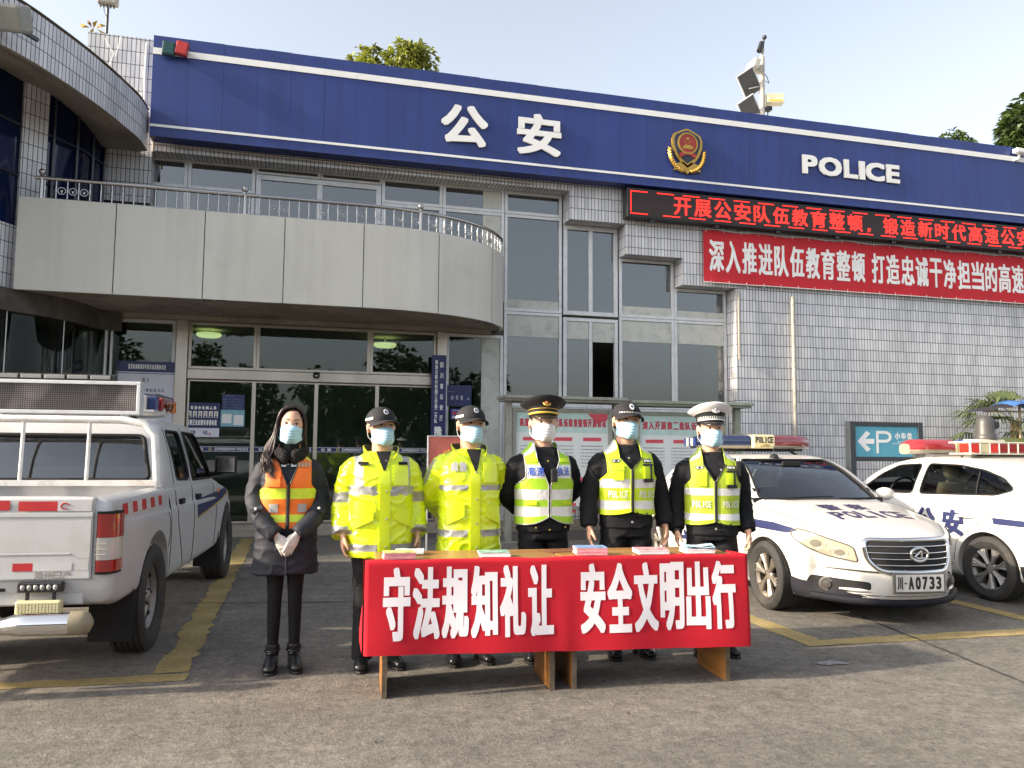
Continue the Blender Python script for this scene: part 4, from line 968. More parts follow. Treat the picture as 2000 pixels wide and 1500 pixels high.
# ------------------------------------------------------------------ two folding tables side by side, cloth banner, leaflets
TA = radians(-3.9)                                  # the row of tables is turned a little
TC = Vector((.42, 4.50, 0))                         # front left corner of the table top
M['wood'] = P('table_wood', (.30, .15, .05), .35, var=.3, vs=3, stretch=(1, 6, 1), dirt=.55, dirtcol=(.42, .30, .13), ds=2.2)
M['woodside'] = P('table_side', (.27, .115, .030), .45, var=.25, vs=5, stretch=(1, 1, 5), dirt=.3, dirtcol=(.12, .06, .03), ds=3)
M['woodedge'] = P('worn_edge', (.10, .075, .05), .8, var=.5, vs=20, dirt=.6)
for k, (x0, x1, lab) in enumerate(((.015, 1.085, 'worn brown wooden table under the left half of the red table banner'), (1.095, 2.165, 'worn brown wooden table under the right half of the red table banner'))):
    r = empty('folding_table', tuple(TC), TA, lab, 'table', 'wooden tables behind the red table banner')
    t = MB(); t.box(x0, x1, .0, .46, .715, .745); t.build('tabletop', [M['wood']], r, bevel=.004)
    for x in (x0+.045, x1-.075):
        t = MB(); t.box(x, x+.026, .03, .44, .0, .7145); l = t.build('leg', [M['woodside']], r, bevel=.003)
        t = MB(); rnd = random.Random(k+int(x*10))
        for i in range(14): z = i*.05; t.box(x-.001, x+.027, .0255+rnd.uniform(0, .003), .0298, z, z+.0495)
        t.build('worn_edge', [M['woodedge']], l)
    t = MB(); t.box(x0+.08, x1-.08, .40, .42, .35, .70); t.build('modesty_panel', [M['woodside']], r)
def cloth(u, z, l=0):
    "front drape of the table banner: a few soft folds, ends turned round the corners"
    x = lerp(-.045, 2.225, u)
    fold = .012*sin(x*9.1+1)*smooth((.72-z)/.5)+.010*noise.noise(Vector((x*2.2, z*2.5, 3)))+.005*exp(-((x-1.09)/.05)**2)*smooth((.70-z)/.3)
    y = -.014-fold-.02*smooth((.74-z)/.5)
    e = max(0, .012-(x+.045))/.012; e2 = max(0, x-2.213)/.012
    return Vector((x, y+.012*(e**2+e2**2)-l, z))
r = empty('table_banner', tuple(TC), TA, 'red cloth banner with big white slogan hanging over the front of both tables', 'banner')
t = MB()
def drape(u, v):
    zl = lerp(.250, .215, u)
    if v < .08: p = cloth(u, .752); return (p.x, lerp(.055+.02*sin(u*25), p.y, v/.08), .7505+.002*sin(u*40))
    return tuple(cloth(u, lerp(.752, zl+.0025*sin(u*21)+.001*sin(u*57), (v-.08)/.92)))
t.grid(drape, 180, 26)
M['redcloth'] = P('table_banner_red', (.46, .014, .027), .85, spec=.2, var=.06, vs=5, bump=.2, bs=400, transl=.10)
o = t.build('cloth', [M['redcloth']], r, 180)
t = MB()
M['clothwhite'] = P('cloth_letter', (.70, .66, .70), .7, var=.03)
fn = lambda x, z, l: tuple(cloth((x+.045)/2.27, z, l+.0035))
def slog(txt, x0, x1): put_chars(t, txt, fn, x0, x1, .325, .715, gap=.08, bold=.0085, boldz=.0095, cut=.03)
slog('守法规知礼让', .055, 1.03); slog('安全文明出行', 1.175, 2.145)
t.build('characters', [M['clothwhite']], r)
# end flaps of the cloth round the two table ends
t = MB()
for xe, s in ((-.05, 1), (2.23, -1)):
    t = MB(); t.grid(lambda u, v: (xe+s*.012*sin(v*5)*u+s*(-.004), lerp(.016, .30, u)*(1-.1*v), lerp(.752, .252 if s > 0 else .22, v)+.03*u*(v-.5)), 10, 14); t.build('end_flap', [M['redcloth']], r, 180)
pages = {'pink': (.62, .30, .33), 'blue': (.20, .32, .55), 'white': (.72, .72, .72), 'yellow': (.55, .50, .20), 'green': (.25, .42, .34), 'sky': (.42, .58, .70)}
def leaflets(px, lab, h, cover, side, w=.17, d=.12, rz=0, sheets=0, back=.06):
    v = atz(px, 1092, .745); base = TC.x
    xl = (v.x-TC.x)/cos(TA); p = TC+Vector((cos(TA)*xl-sin(TA)*back, sin(TA)*xl+cos(TA)*back, .7535))
    r = empty('leaflet_stack', tuple(p), TA+rz, lab, 'leaflets', 'stacks of leaflets on the tables'); n = max(3, int(h/.006)); t = MB(); rnd = random.Random(px)
    for i in range(n):
        a, b = rnd.uniform(-.004, .004), rnd.uniform(-.003, .003); t.box(-w/2+a, w/2+a, b, d+b, h*i/n, h*(i+.86)/n)
    o = t.build('booklets', [P('page_'+side+str(px), pages[side], .7, var=.15, vs=30)], r)
    t = MB(); t.box(-w/2, w/2, .0, d, h*1.0+.0006, h+.002, 0); t.build('cover', [P('cover_'+cover+str(px), pages[cover], .35, var=.5, vs=25)], r)
    if sheets:
        t = MB()
        for k in range(sheets): M_ = Matrix.Translation((rnd.uniform(-.01, .03), .03+rnd.uniform(-.02, .02), h+.004+.003*k)) @ Matrix.Rotation(rnd.uniform(-.3, .3), 4, 'Z'); t.grid(lambda u, v: (lerp(-.085, .085, u), lerp(-.02, .10, v), .006*sin(u*5+k)), 6, 3, 0, M=M_)
        t.build('loose_sheet', [P('loose_'+str(px), pages['sky'], .5, var=.3, vs=20)], r, 180)
leaflets(777, 'pink edged leaflet stack with yellow top at the left end of the tables', .034, 'yellow', 'pink', .175, .13, .05, 0, .03)
leaflets(800, 'thin white leaflets lying behind the pink edged stack', .018, 'white', 'white', .17, .12, -.1, 0, .24)
leaflets(968, 'low stack of white booklets with green and blue cover, alone on the left table', .022, 'green', 'white', .175, .14, -.06, 0, .06)
leaflets(1168, 'thickest stack of booklets with a blue cover and pink edges, right of the table joint', .042, 'blue', 'pink', .185, .14, -.10, 0, .05)
leaflets(1298, 'pinkish white booklet stack between the blue covered stack and the loose sheets', .026, 'pink', 'white', .19, .13, -.06, 0, .05)
leaflets(1400, 'white leaflet stack with pale blue loose sheets on top at the right end', .026, 'sky', 'white', .18, .13, -.08, 4, .05)
t = MB(); v = atz(1175, 1078, .745)
r = empty('paper_sheet', (1.62, 4.78, .7462), TA+.3, 'dark brown paper sheet lying flat on the table behind the blue leaflets', 'paper')
t.grid(lambda u, v: (lerp(-.15, .15, u), lerp(-.07, .08, v), .003*sin(u*4)), 6, 3); t.build('sheet', [P('brown_paper', (.20, .08, .04), .5, var=.3, vs=8)], r)

# ------------------------------------------------------------------ trees
def leaf_mat(name, c, tr=.3): return P(name, c, .55, var=.35, vs=1.2, transl=tr)
def tree(name, loc, h, crown, leafcol, label, cat='tree', n=900, leaf=.16, seed=1, trunk_r=.18, group=None, long_=2.6, droop=.35):
    "tapered trunk with limbs > crown of separate leaf sprays spread over overlapping clumps"
    rnd = random.Random(seed); r = empty(name, loc, 0, label, cat, group); t = MB()
    t.tube([(0, 0, 0), (.1, .05, h*.4), (.0, .1, h*.75)], [trunk_r, trunk_r*.75, trunk_r*.4], 10)
    cl = []
    for (cx, cy, cz, rr) in crown:
        cl.append((Vector((cx, cy, cz)), rr)); t.tube([(.05, .07, h*.45), (cx*.5, cy*.5, lerp(h*.55, cz, .5)), (cx, cy, cz)], [trunk_r*.4, trunk_r*.25, .02], 6)
    t.build('trunk', [P(name+'_bark'+str(seed), (.10, .075, .05), .9, var=.3)], r, 60)
    c = MB(); tot = sum(q[1]**2 for q in cl)
    for (c0, rr) in cl:
        for _ in range(int(n*rr*rr/tot)):
            d = Vector((rnd.gauss(0, 1), rnd.gauss(0, 1), rnd.gauss(0, 1))).normalized(); f = noise.noise(d*2.1+Vector((seed, 0, rr*3)))
            p = c0+d*rr*(.62+.38*rnd.random()**.5)*(1+.35*f); k = rnd.randint(4, 7); m = 0 if rnd.random() < .6 else 1
            a0 = d*.8+Vector((0, 0, .2))
            for j in range(k):               # a whorl of narrow leaves
                a = (a0+Vector((rnd.uniform(-1, 1), rnd.uniform(-1, 1), rnd.uniform(-.9, .5)))*1.1).normalized(); L_ = leaf*rnd.uniform(.7, 1.3)
                w = a.cross(Vector((rnd.uniform(-1, 1), rnd.uniform(-1, 1), 1))).normalized()*L_/long_*.5; e = p+a*L_+Vector((0, 0, -droop*L_)); q = p+a*L_*.5
                c.add([p, q+w, e, q-w], [(0, 1, 2, 3)], m)
    c.build('crown', [leaf_mat(name+'_leaf'+str(seed), leafcol), leaf_mat(name+'_leafdark'+str(seed), tuple(v*.6 for v in leafcol))], r); return r
a = at(770, 112, 19.)
tree('broadleaf_tree', (a.x+.3, 19., 0), 9, [(-1.05, 0, a.z-.25, .32), (-.75, .2, a.z-.05, .28), (-.1, 0, a.z-.1, .45), (.15, .2, a.z+.22, .30), (.42, .1, a.z-.02, .34), (-.2, .4, a.z-.9, .8)], (.30, .33, .045), 'yellow green leafy treetop rising behind the middle of the blue sign', n=620, leaf=.2, seed=4)
a = at(1985, 245, 17.)
tree('broadleaf_tree', (a.x+.25, 17., 0), 8.2, [(0.0, 0, a.z, .58), (.5, .2, a.z+.4, .65), (-.15, 0, a.z-.5, .5), (.8, 0, a.z-.3, .8), (1.5, .3, a.z+.1, .9)], (.06, .10, .02), 'dark green tree crown at the right end behind the blue sign', n=1100, leaf=.23, seed=9)
a = at(1862, 272, 18.)
tree('broadleaf_tree', (a.x, 18., 0), 7.7, [(0, 0, a.z-.05, .28), (.45, 0, a.z-.12, .2), (.1, .2, a.z-.6, .7)], (.07, .11, .03), 'small tuft of treetop just above the sign, left of the dark tree crown', n=260, leaf=.2, seed=13, trunk_r=.1)
# fan palm by the tiled wall
a = at(1972, 800, 11.9); zc = a.z-.22
r = empty('fan_palm', (a.x+.1, 11.9, 0), 0, 'fan palm with drooping split leaves beside the tiled wall', 'palm')
t = MB(); t.tube([(0, 0, 0), (.02, 0, zc)], [.12, .09], 10); t.build('trunk', [P('palm_bark', (.10, .07, .045), .95, var=.4, vs=20)], r, 60)
rnd = random.Random(5); t = MB()
for k in range(17):
    g = 2*pi*k/17+rnd.uniform(-.2, .2); el = rnd.uniform(-.5, .95); L0 = rnd.uniform(.45, .75); d = Vector((cos(g)*cos(el), sin(g)*cos(el), sin(el))); h_ = Vector((0, 0, zc))+d*L0
    t.tube([(0, 0, zc), tuple(Vector((0, 0, zc))+d*L0*.5+Vector((0, 0, .05))), tuple(h_)], .008, 5, 1)
    sd = d.cross(Vector((0, 0, 1))).normalized(); up = sd.cross(d)
    for j in range(22):
        b_ = -1.35+2.7*j/21; v = (d*cos(b_)+sd*sin(b_)).normalized(); L_ = rnd.uniform(.5, .68); w = (d*-sin(b_)+sd*cos(b_)).normalized()*.017
        m1 = h_+v*L_*.55+up*.03; e = h_+v*L_+Vector((0, 0, -rnd.uniform(.10, .34)))
        t.add([h_-w*.3, h_+w*.3, m1+w, m1-w, e], [(0, 1, 2, 3), (3, 2, 4)], 0)
t.build('fronds', [leaf_mat('palm_leaf', (.10, .13, .05), .35), P('palm_stalk', (.14, .15, .06), .6)], r)
# canopy at the right edge
a = at(1915, 803, 11.4); r = empty('shade_canopy', (a.x, 11.4, 0), 0, 'shade canopy with blue cloth top and thin pole at the right edge', 'canopy')
zt = a.z; t = MB()
t.grid(lambda u, v: (lerp(0, 2.4, u), lerp(-.25, .35, v), zt+.22*sin(pi*min(1, u*1.2))*(.6+.4*sin(pi*v))+.02*sin(u*30)), 30, 8, lambda u, v: 0 if u < .18 else 1); t.build('cloth', [P('cloth_black', (.02, .02, .025), .6), P('cloth_blue', (.05, .15, .42), .4)], r, 180)
t = MB(); xp = at(1994, 870, 11.4).x-a.x; t.tube([(xp, 0, 0), (xp, 0, zt+.1)], .02, 8); t.tube([(.05, 0, zt-.0), (2.4, 0, zt+.02)], .015, 6); t.build('frame', [P('frame_rust', (.40, .30, .20), .5)], r, 60)
# trees across the road behind the camera: the glass doors mirror them
for i in range(12):
    x = -36+6.4*i+random.uniform(-1, 1)
    if x > 17: continue
    h = random.uniform(7.5, 11.5); y = -46+random.uniform(-3, 3)
    tree('roadside_tree', (x, y, 0), h, [(random.uniform(-2.6, 2.6), random.uniform(-1, 1), h*(.18+.075*k), random.uniform(1.6, 2.7)*(1.25-.05*k)) for k in range(11)], (.05, .085, .03), 'roadside tree across the yard, mirrored in the glass doors', n=1150, leaf=.7, seed=30+i, group='roadside trees mirrored in the glass', droop=.2)
# ------------------------------------------------------------------ vehicle toolkit
M['carwhite'] = P('car_white', (.60, .59, .555), .32, var=.02, vs=2, coat=.6, dirt=.10, dirtcol=(.42, .38, .30), ds=2.2)
M['truckwhite'] = P('truck_white', (.47, .47, .475), .38, var=.04, vs=2, coat=.3, dirt=.42, dirtcol=(.33, .30, .26), ds=3.2)
M['trim'] = P('dark_trim', (.012, .012, .013), .75, spec=.3, var=.15)
M['tyre'] = P('tyre_rubber', (.028, .027, .026), .8, var=.2, vs=14, bump=.2, bs=120, dirt=.45, dirtcol=(.085, .075, .06), ds=5)
M['rim'] = P('alloy_rim', (.36, .32, .27), .35, .65, var=.1, dirt=.5, dirtcol=(.2, .16, .11), ds=9)
M['rimdark'] = P('steel_rim', (.30, .29, .28), .45, .5, var=.15, dirt=.5, dirtcol=(.13, .11, .09), ds=8)
M['carglass'] = glass('car_glass', (.42, .47, .47), .9, .02)
M['wsglass'] = glass('windscreen_glass', (.36, .42, .45), 1.3, .07)
M['seat'] = P('seat_dark', (.035, .035, .038), .8); M['seattan'] = P('seat_tan', (.40, .32, .19), .7)
M['stripe'] = P('police_navy', (.022, .028, .085), .35, var=.05)
M['lens'] = P('headlight_lens', (.40, .365, .275), .16, var=.16, vs=9, coat=.9)
M['redlens'] = P('red_lens', (.27, .013, .012), .15, var=.12, vs=10, coat=.8)
M['bluelens'] = P('blue_lens', (.02, .045, .18), .15, var=.1, coat=.8)
M['amber'] = P('amber_lens', (.60, .18, .03), .2); M['cream'] = P('cream_plastic', (.66, .57, .33), .4, dirt=.2)
def bvh_of(me): return BVHTree.FromPolygons([v.co.copy() for v in me.vertices], [tuple(p.vertices) for p in me.polygons])
AX = {'y+': (Vector((0, 1, 0)), lambda a, b: Vector((a, -6, b))), 'y-': (Vector((0, -1, 0)), lambda a, b: Vector((a, 12, b))),
      'x+': (Vector((1, 0, 0)), lambda a, b: Vector((-6, a, b))), 'x-': (Vector((-1, 0, 0)), lambda a, b: Vector((6, a, b))),
      'z-': (Vector((0, 0, -1)), lambda a, b: Vector((a, b, 6)))}
def hit(bvh, axis, a, b, off=0.):
    d, f = AX[axis]; o = f(a, b); loc, n, _, _ = bvh.ray_cast(o, d)
    if loc is None: loc, n, _, _ = bvh.find_nearest(o+d*(6-.8)); 
    if n.dot(d) > 0: n = -n
    return loc+n*off
def patch(mb, bvh, axis, poly, off=.004, res=.06, m=0):
    "polygon drawn in the two coordinates across the axis, laid on the body"
    bm = bmesh.new(); vs = [bm.verts.new((a, b, 0)) for a, b in poly]; bm.faces.new(vs)
    for k in (0, 1):
        lo = min(p[k] for p in poly); hi = max(p[k] for p in poly); c = lo+res
        while c < hi-.003:
            g = bm.verts[:]+bm.edges[:]+bm.faces[:]; n = [0, 0, 0]; n[k] = 1; co = [0, 0, 0]; co[k] = c
            bmesh.ops.bisect_plane(bm, geom=g, dist=1e-6, plane_co=co, plane_no=n); c += res
    bm.verts.index_update()
    mb.add([hit(bvh, axis, v.co.x, v.co.y, off) for v in bm.verts], [[v.index for v in f.verts] for f in bm.faces], m); bm.free()
def rounded(poly, r=.04, n=4):
    out = []; k = len(poly)
    for i in range(k):
        p = Vector(poly[i]); a = (Vector(poly[i-1])-p); b = (Vector(poly[(i+1) % k])-p); rr = min(r, a.length*.45, b.length*.45)
        p0 = p+a.normalized()*rr; p1 = p+b.normalized()*rr
        for j in range(n+1):
            t = j/n; out.append(tuple(p0*(1-t)**2+p*2*t*(1-t)+p1*t*t))
    return out
def outline(mb, bvh, axis, poly, r, off=.004, m=0, closed=True, n=8, sub=6):
    pts = []; k = len(poly)
    for i in range(k if closed else k-1):
        a, b = Vector(poly[i]), Vector(poly[(i+1) % k])
        for j in range(sub if (b-a).length > .05 else 1): q = a.lerp(b, j/(sub if (b-a).length > .05 else 1)); pts.append(hit(bvh, axis, q.x, q.y, off))
    if closed: pts.append(pts[0].copy())
    else: pts.append(hit(bvh, axis, *poly[-1], off))
    mb.tube(pts, r, n, m, caps=not closed)
def loft_body(tab, prof, sweep, n=30, ny=70):
    """closed body. tab: columns y, w, zb, zs, zt; prof(w, zb, zs, zt) gives a half section from the bottom centre to the top centre;
    sweep(y, xr) is the fore-aft bend of the section"""
    ys = tab['y']; rings = []
    Y = [lerp(ys[0], ys[-1], .5-.5*cos(pi*i/ny)*1. if False else i/ny) for i in range(ny+1)]
    extra = [ys[0]+d for d in (.004, .012, .025, .05)]+[ys[-1]-d for d in (.004, .012, .025, .05)]
    Y = sorted(set(Y+extra))
    for y in Y:
        w, zb, zs, zt = (interp(ys, tab[k], y) for k in ('w', 'zb', 'zs', 'zt'))
        pts = prof(y, w, zb, zs, zt); k = len(pts)-1; xs = [p[0] for p in pts]; zz = [p[1] for p in pts]; tt = list(range(k+1)); half = []
        for i in range(n+1):
            t = k*i/n; half.append((interp(tt, xs, t), interp(tt, zz, t)))
        ring = [(x, y+sweep(y, x/max(w, .01)), z) for x, z in half]+[(-x, y+sweep(y, x/max(w, .01)), z) for x, z in reversed(half[1:-1])]
        rings.append(ring)
    mb = MB(); mb.loft(rings); return mb
def greenhouse(hy, hz, zs, wbase, tum, inset=0., rear_bend=.10, front_bend=.14, cx=.05, n=26, ny=60, y0b=0, y1b=0):
    "cabin top as a closed solid: roof line hz(y) and leaning sides"
    y0, y1 = hy[0], hy[-1]; rings = []; ym = (y0+y1)/2
    for i in range(ny+1):
        y = lerp(y0+inset*1.4, y1-inset*1.4, i/ny); h = interp(hy, hz, y)-inset; z0 = zs-.10; wb = wbase(y)-inset
        hh = max(h, z0+.02); X = lambda z: wb-max(0, z-zs)*tum
        pts = [(0, z0), (wb*.7, z0), (wb, z0), (X(lerp(z0, hh, .45)), lerp(z0, hh, .45)), (X(hh-.12), max(hh-.12, z0+.012)), (X(hh-.045)-.012, hh-.045), (X(hh)-cx-.03, hh-.012), ((X(hh)-cx)*.6, hh), (0, hh+.004)]
        k = len(pts)-1; tt = list(range(k+1)); half = [(interp(tt, [p[0] for p in pts], k*j/n), interp(tt, [p[1] for p in pts], k*j/n)) for j in range(n+1)]
        bend = lambda x: (front_bend*smooth((ym-y)/(ym-y0)) if y < ym else -rear_bend*smooth((y-ym)/(y1-ym)))*(x/wb)**2
        rings.append([(x, y+bend(x), z) for x, z in half]+[(-x, y+bend(x), z) for x, z in reversed(half[1:-1])])
    mb = MB(); mb.loft(rings); return mb
def cyl_mesh(x0, x1, y, z, r, n=40, m=1):
    mb = MB(); mb.lathe([(0, x0), (r, x0), (r, x1), (0, x1)], n, m, Matrix.Translation((0, y, z)), 'x'); return mb.mesh('cut', [None, None], None)
def prism_mesh(poly, d0, d1, axis, m=1):
    mb = MB(); mb.prism(poly, d0, d1, axis, m); me = mb.mesh('cut', [None, None]); bm = bmesh.new(); bm.from_mesh(me); bmesh.ops.recalc_face_normals(bm, faces=bm.faces); bm.to_mesh(me); bm.free(); return me
def solid(mb, m=0):
    me = mb.mesh('solid', [None, None], 180)
    for p in me.polygons: p.material_index = m
    return me
def make_wheel(parent, x, y, r, rw, rr, side, spokes=6, mrim='rim', lug=True, steel=False, z=None):
    "wheel: tyre with tread > rim with spokes"
    wh = bpy.data.objects.new('wheel', None); link(wh, parent); wh.location = (x, y, r if z is None else z); wh.empty_display_size = .1
    t = MB(); s = side; w = rw/2
    prof = [(rr-.01, -w*.75), (rr+.012, -w*.86), (rr+(r-rr)*.5, -w*1.03), (r-.018, -w*.93), (r-.003, -w*.78)]
    for k in range(5): a = -w*.62+k*w*.31; prof += [(r, a-w*.12), (r, a+w*.12), (r-.008, a+w*.13), (r-.008, a+w*.18)]
    prof += [(r-.003, w*.80), (r-.018, w*.93), (rr+(r-rr)*.5, w*1.03), (rr+.012, w*.86), (rr-.01, w*.75)]
    t.lathe(prof, 64, 0, None, 'x'); t.build('tyre', [M['tyre']], wh, 35)
    q = MB(); f = w*.72*s
    q.lathe([(rr-.012, -w*.7*s), (rr-.02, -w*.2*s), (rr-.03, f*.55), (rr-.014, f*.9), (rr+.006, f), (rr+.006, f-.012*s)], 48, 0, None, 'x')
    if steel:
        q.lathe([(0, f*.75), (.05, f*.75), (.075, f*.62), (rr*.55, f*.25), (rr*.75, f*.5), (rr-.03, f*.3)], 48, 0, None, 'x')
        for k in range(8):
            g = 2*pi*k/8; q.tube([(f*.52, cos(g)*rr*.78, sin(g)*rr*.78), (f*.40, cos(g)*rr*.9, sin(g)*rr*.9)], [.016, .022], 8, 1)
        q.lathe([(0, f*1.0), (.038, f*.98), (.055, f*.7)], 20, 0, None, 'x')
    else:
        q.lathe([(0, f*.80), (.035, f*.80), (.05, f*.72), (.06, f*.55), (.06, f*.2)], 24, 0, None, 'x')
        for k in range(spokes):
            g = 2*pi*k/spokes+.26
            for d in (-1, 1):
                g2 = g+d*.10; g3 = g+d*.17
                q.tube([(f*.64, cos(g2)*.045, sin(g2)*.045), (f*.68, cos(g2)*rr*.55, sin(g2)*rr*.55), (f*.74, cos(g3)*(rr-.02), sin(g3)*(rr-.02))], [.024, .024, .032], 6, 0, flat=.55, up=(1, 0, 0))
            q.tube([(f*.60, cos(g)*.05, sin(g)*.05), (f*.63, cos(g)*rr*.6, sin(g)*rr*.6), (f*.68, cos(g)*(rr-.02), sin(g)*(rr-.02))], [.02, .024, .03], 6, 0, flat=.8, up=(1, 0, 0))
        q.lathe([(0, f*.1), (rr*.62, f*.1), (rr*.62, f*.02)], 32, 1, None, 'x')     # brake disc
    if lug:
        for k in range(5): g = 2*pi*k/5; q.tube([(f*.62, cos(g)*.052*1.0, sin(g)*.052), (f*.86, cos(g)*.052, sin(g)*.052)], .009, 6, 1)
    q.lathe([(0, -w*.5*s), (rr-.015, -w*.5*s)], 32, 1, None, 'x')
    q.build('rim', [M[mrim], M['trim']], wh, 35); return wh
def seat(parent, x, y, z, mat, back=1, w=.48):
    "front seat: back leaning, headrest on two rods"
    s = MB(); b = back
    s.tube([(x, y, z-.25), (x, y+b*.04, z), (x, y+b*.12, z+.28)], [w*.5, w*.5, w*.38], 14, 0, flat=.22, up=(1, 0, 0)); s.tube([(x-.06, y+b*.12, z+.26), (x-.06, y+b*.14, z+.36)], .007, 6, 1); s.tube([(x+.06, y+b*.12, z+.26), (x+.06, y+b*.14, z+.36)], .007, 6, 1)
    s.sphere((x, y+b*.14, z+.41), (.14, .055, .10), 16, 0)
    return s.build('seat', [mat, M['chrome']], parent, 60)
def mirror(parent, x, y, z, s, mats, w=.22, h=.14, stalk=.1):
    t = MB(); t.tube([(x-s*stalk, y, z-.03), (x, y-.01, z-.01)], .025, 8); t.sphere((x+s*w*.45, y, z), (w*.5, .07, h*.5), 16); return t.build('mirror', mats, parent, 60)

# ------------------------------------------------------------------ white police car, nose to the camera
def sedan_prof(y, w, zb, zs, zt):
    zm = lerp(zb, zs, .5); f = clamp((zs-zb)/.35)
    return [(0, zb), (w*.55, zb), (w*.90, zb), (w*.975, zb+.05*f), (w*.995, lerp(zb, zs, .3)), (w, zm), (w*.99, lerp(zb, zs, .78)), (w*.965, lerp(zb, zs, .93)), (w*.915, zs+.004), (w*.80, lerp(zs, zt, .45)+.004), (w*.5, lerp(zs, zt, .86)), (w*.2, lerp(zs, zt, .99)), (0, zt)]
def build_sedan():
    r = empty('police_car', (4.815, 6.24, 0), radians(-4.2), 'white police saloon facing the camera with cloudy headlights and a chrome barred grille', 'car', 'white police cars')
    r.scale = (.94, .94, .94)
    B = bpy.data.objects.new; oy = -.98           # nose sits oy in front of the front axle
    tab = dict(y=[0, .03, .10, .25, .55, .95, 1.3, 1.9, 2.8, 3.6, 4.1, 4.45, 4.62, 4.70],
               zt=[.46, .66, .735, .80, .875, .935, .985, .99, .99, .99, 1.04, 1.05, 1.0, .8],
               zs=[.455, .63, .685, .73, .79, .845, .90, .93, .945, .965, .985, .98, .93, .78],
               zb=[.44, .25, .205, .185, .185, .19, .19, .19, .19, .19, .20, .24, .33, .5],
               w=[.63, .69, .725, .775, .835, .875, .89, .897, .897, .89, .87, .81, .73, .62])
    def sw(y, xr):
        k = .50*exp(-y/.55)-.28*exp(-(4.7-y)/.4); return k*min(1, abs(xr))**2.4
    lo = loft_body(tab, sedan_prof, sw, 34, 90); low = solid(lo); bv = bvh_of(low)
    cuts = [cyl_mesh(s*.55 if s > 0 else -1.3, 1.3 if s > 0 else -.55, yw, .315, .352) for s in (1, -1) for yw in (.98, 3.68)]
    body = boolean(low, cuts)
    o = add_mesh(body, 'body', [M['carwhite'], M['trim']], r, 32); T = Vector((0, oy, 0)); o.location = T
    def C(mb, name, mats, smooth=None, parent=None, bevel=0):
        q = mb.build(name, mats, parent or r, smooth, bevel=bevel)
        if parent is None: q.location = T
        return q
    # cabin
    hy = [1.30, 1.58, 1.92, 2.22, 2.55, 2.95, 3.35, 3.75, 4.08, 4.28]; hz = [.96, 1.13, 1.31, 1.395, 1.43, 1.43, 1.395, 1.28, 1.11, 1.0]
    wb = lambda y: interp([1.2, 1.6, 2.4, 3.4, 4.3], [.72, .80, .83, .815, .72], y)
    G = lambda ins: greenhouse(hy, hz, .95, wb, .40, ins)
    out = G(0); gm = solid(out); gb = bvh_of(gm); inn_ = solid(G(.035), 1)
    wsp = rounded([(-.655, .985), (.655, .985), (.515, 1.375), (-.515, 1.375)], .05)
    rwp = rounded([(-.6, 1.05), (.6, 1.05), (.48, 1.34), (-.48, 1.34)], .05)
    sw1 = rounded([(1.70, .985), (2.62, 1.0), (2.62, 1.345), (2.30, 1.33), (2.02, 1.22)], .05)
    sw2 = rounded([(2.70, 1.0), (3.46, 1.02), (3.66, 1.09), (3.40, 1.295), (3.09, 1.34), (2.70, 1.35)], .05)
    cut = [inn_, prism_mesh(wsp, .4, 2.45, 'y'), prism_mesh(rwp, 3.3, 5.2, 'y'), prism_mesh(sw1, -1.5, 1.5, 'x'), prism_mesh(sw2, -1.5, 1.5, 'x')]
    cab = boolean(gm.copy(), cut); C_ = add_mesh(cab, 'roof', [M['carwhite'], M['trim']], r, 32); C_.location = T
    for nm, ax, pl, gl in (('windscreen', 'y+', wsp, 'wsglass'), ('rear_window', 'y-', rwp, 'carglass'), ('side_window', 'x+', sw1, 'carglass'), ('side_window', 'x+', sw2, 'carglass'), ('side_window', 'x-', sw1, 'carglass'), ('side_window', 'x-', sw2, 'carglass')):
        t = MB(); patch(t, gb, ax, pl, -.012, .08); C(t, nm, [M[gl]], 60)
    t = MB(); outline(t, gb, 'y+', wsp, .013, -.002); C(t, 'windscreen_seal', [M['trim']], 60)
    # interior
    t = MB(); t.box(-.72, .72, 1.45, 4.1, .93, .998, 0); t.tube([(-.66, 1.62, 1.0), (.66, 1.62, 1.0)], .09, 12, 0, flat=.8)
    itr = C(t, 'interior', [M['trim']], 40)
    for x in (-.36, .36): seat(r, x, 2.45+oy, .86, M['seat'])
    t = MB(); t.tube([(.36+.17*cos(g), 1.88+.05*sin(g), 1.02+.15*sin(g)) for g in [2*pi*k/24 for k in range(25)]], .014, 8, caps=False); t.tube([(.21, 1.9, 1.0), (.51, 1.9, 1.0)], .014, 6); C(t, 'steering_wheel', [M['trim']], 60)
    t = MB(); t.cbox((0, 1.98, 1.33), (.22, .03, .06)); C(t, 'rear_view_mirror', [M['trim']], bevel=.01)
    t = MB(); patch(t, gb, 'y+', [(-.47, 1.29), (-.33, 1.29), (-.33, 1.34), (-.47, 1.34)], -.016, .1); C(t, 'sticker', [P('teal_sticker', (.05, .33, .36), .5)])
    # grille
    gp = rounded([(-.40, .715), (.40, .715), (.385, .56), (.30, .46), (-.30, .46), (-.385, .56)], .06)
    t = MB(); patch(t, bv, 'y+', gp, .006, .04, 0); gr = C(t, 'grille', [M['trim']], 60)
    t = MB(); outline(t, bv, 'y+', gp, .022, .006); C(t, 'grille_surround', [M['chrome']], 60, gr)
    t = MB()
    for k in range(4):
        z = .515+.05*k; hw = .32 if k == 0 else (.355 if k == 1 else .375)
        t.tube([hit(bv, 'y+', -hw+2*hw*i/16, z, .012) for i in range(17)], .0045, 6)
    C(t, 'grille_bar', [M['chrome']], 60, gr)
    t = MB(); c = hit(bv, 'y+', 0, .605, .03)
    t.tube([c+Vector((.078*cos(g), 0, .055*sin(g))) for g in [2*pi*k/28 for k in range(29)]], .012, 8, 0, caps=False)
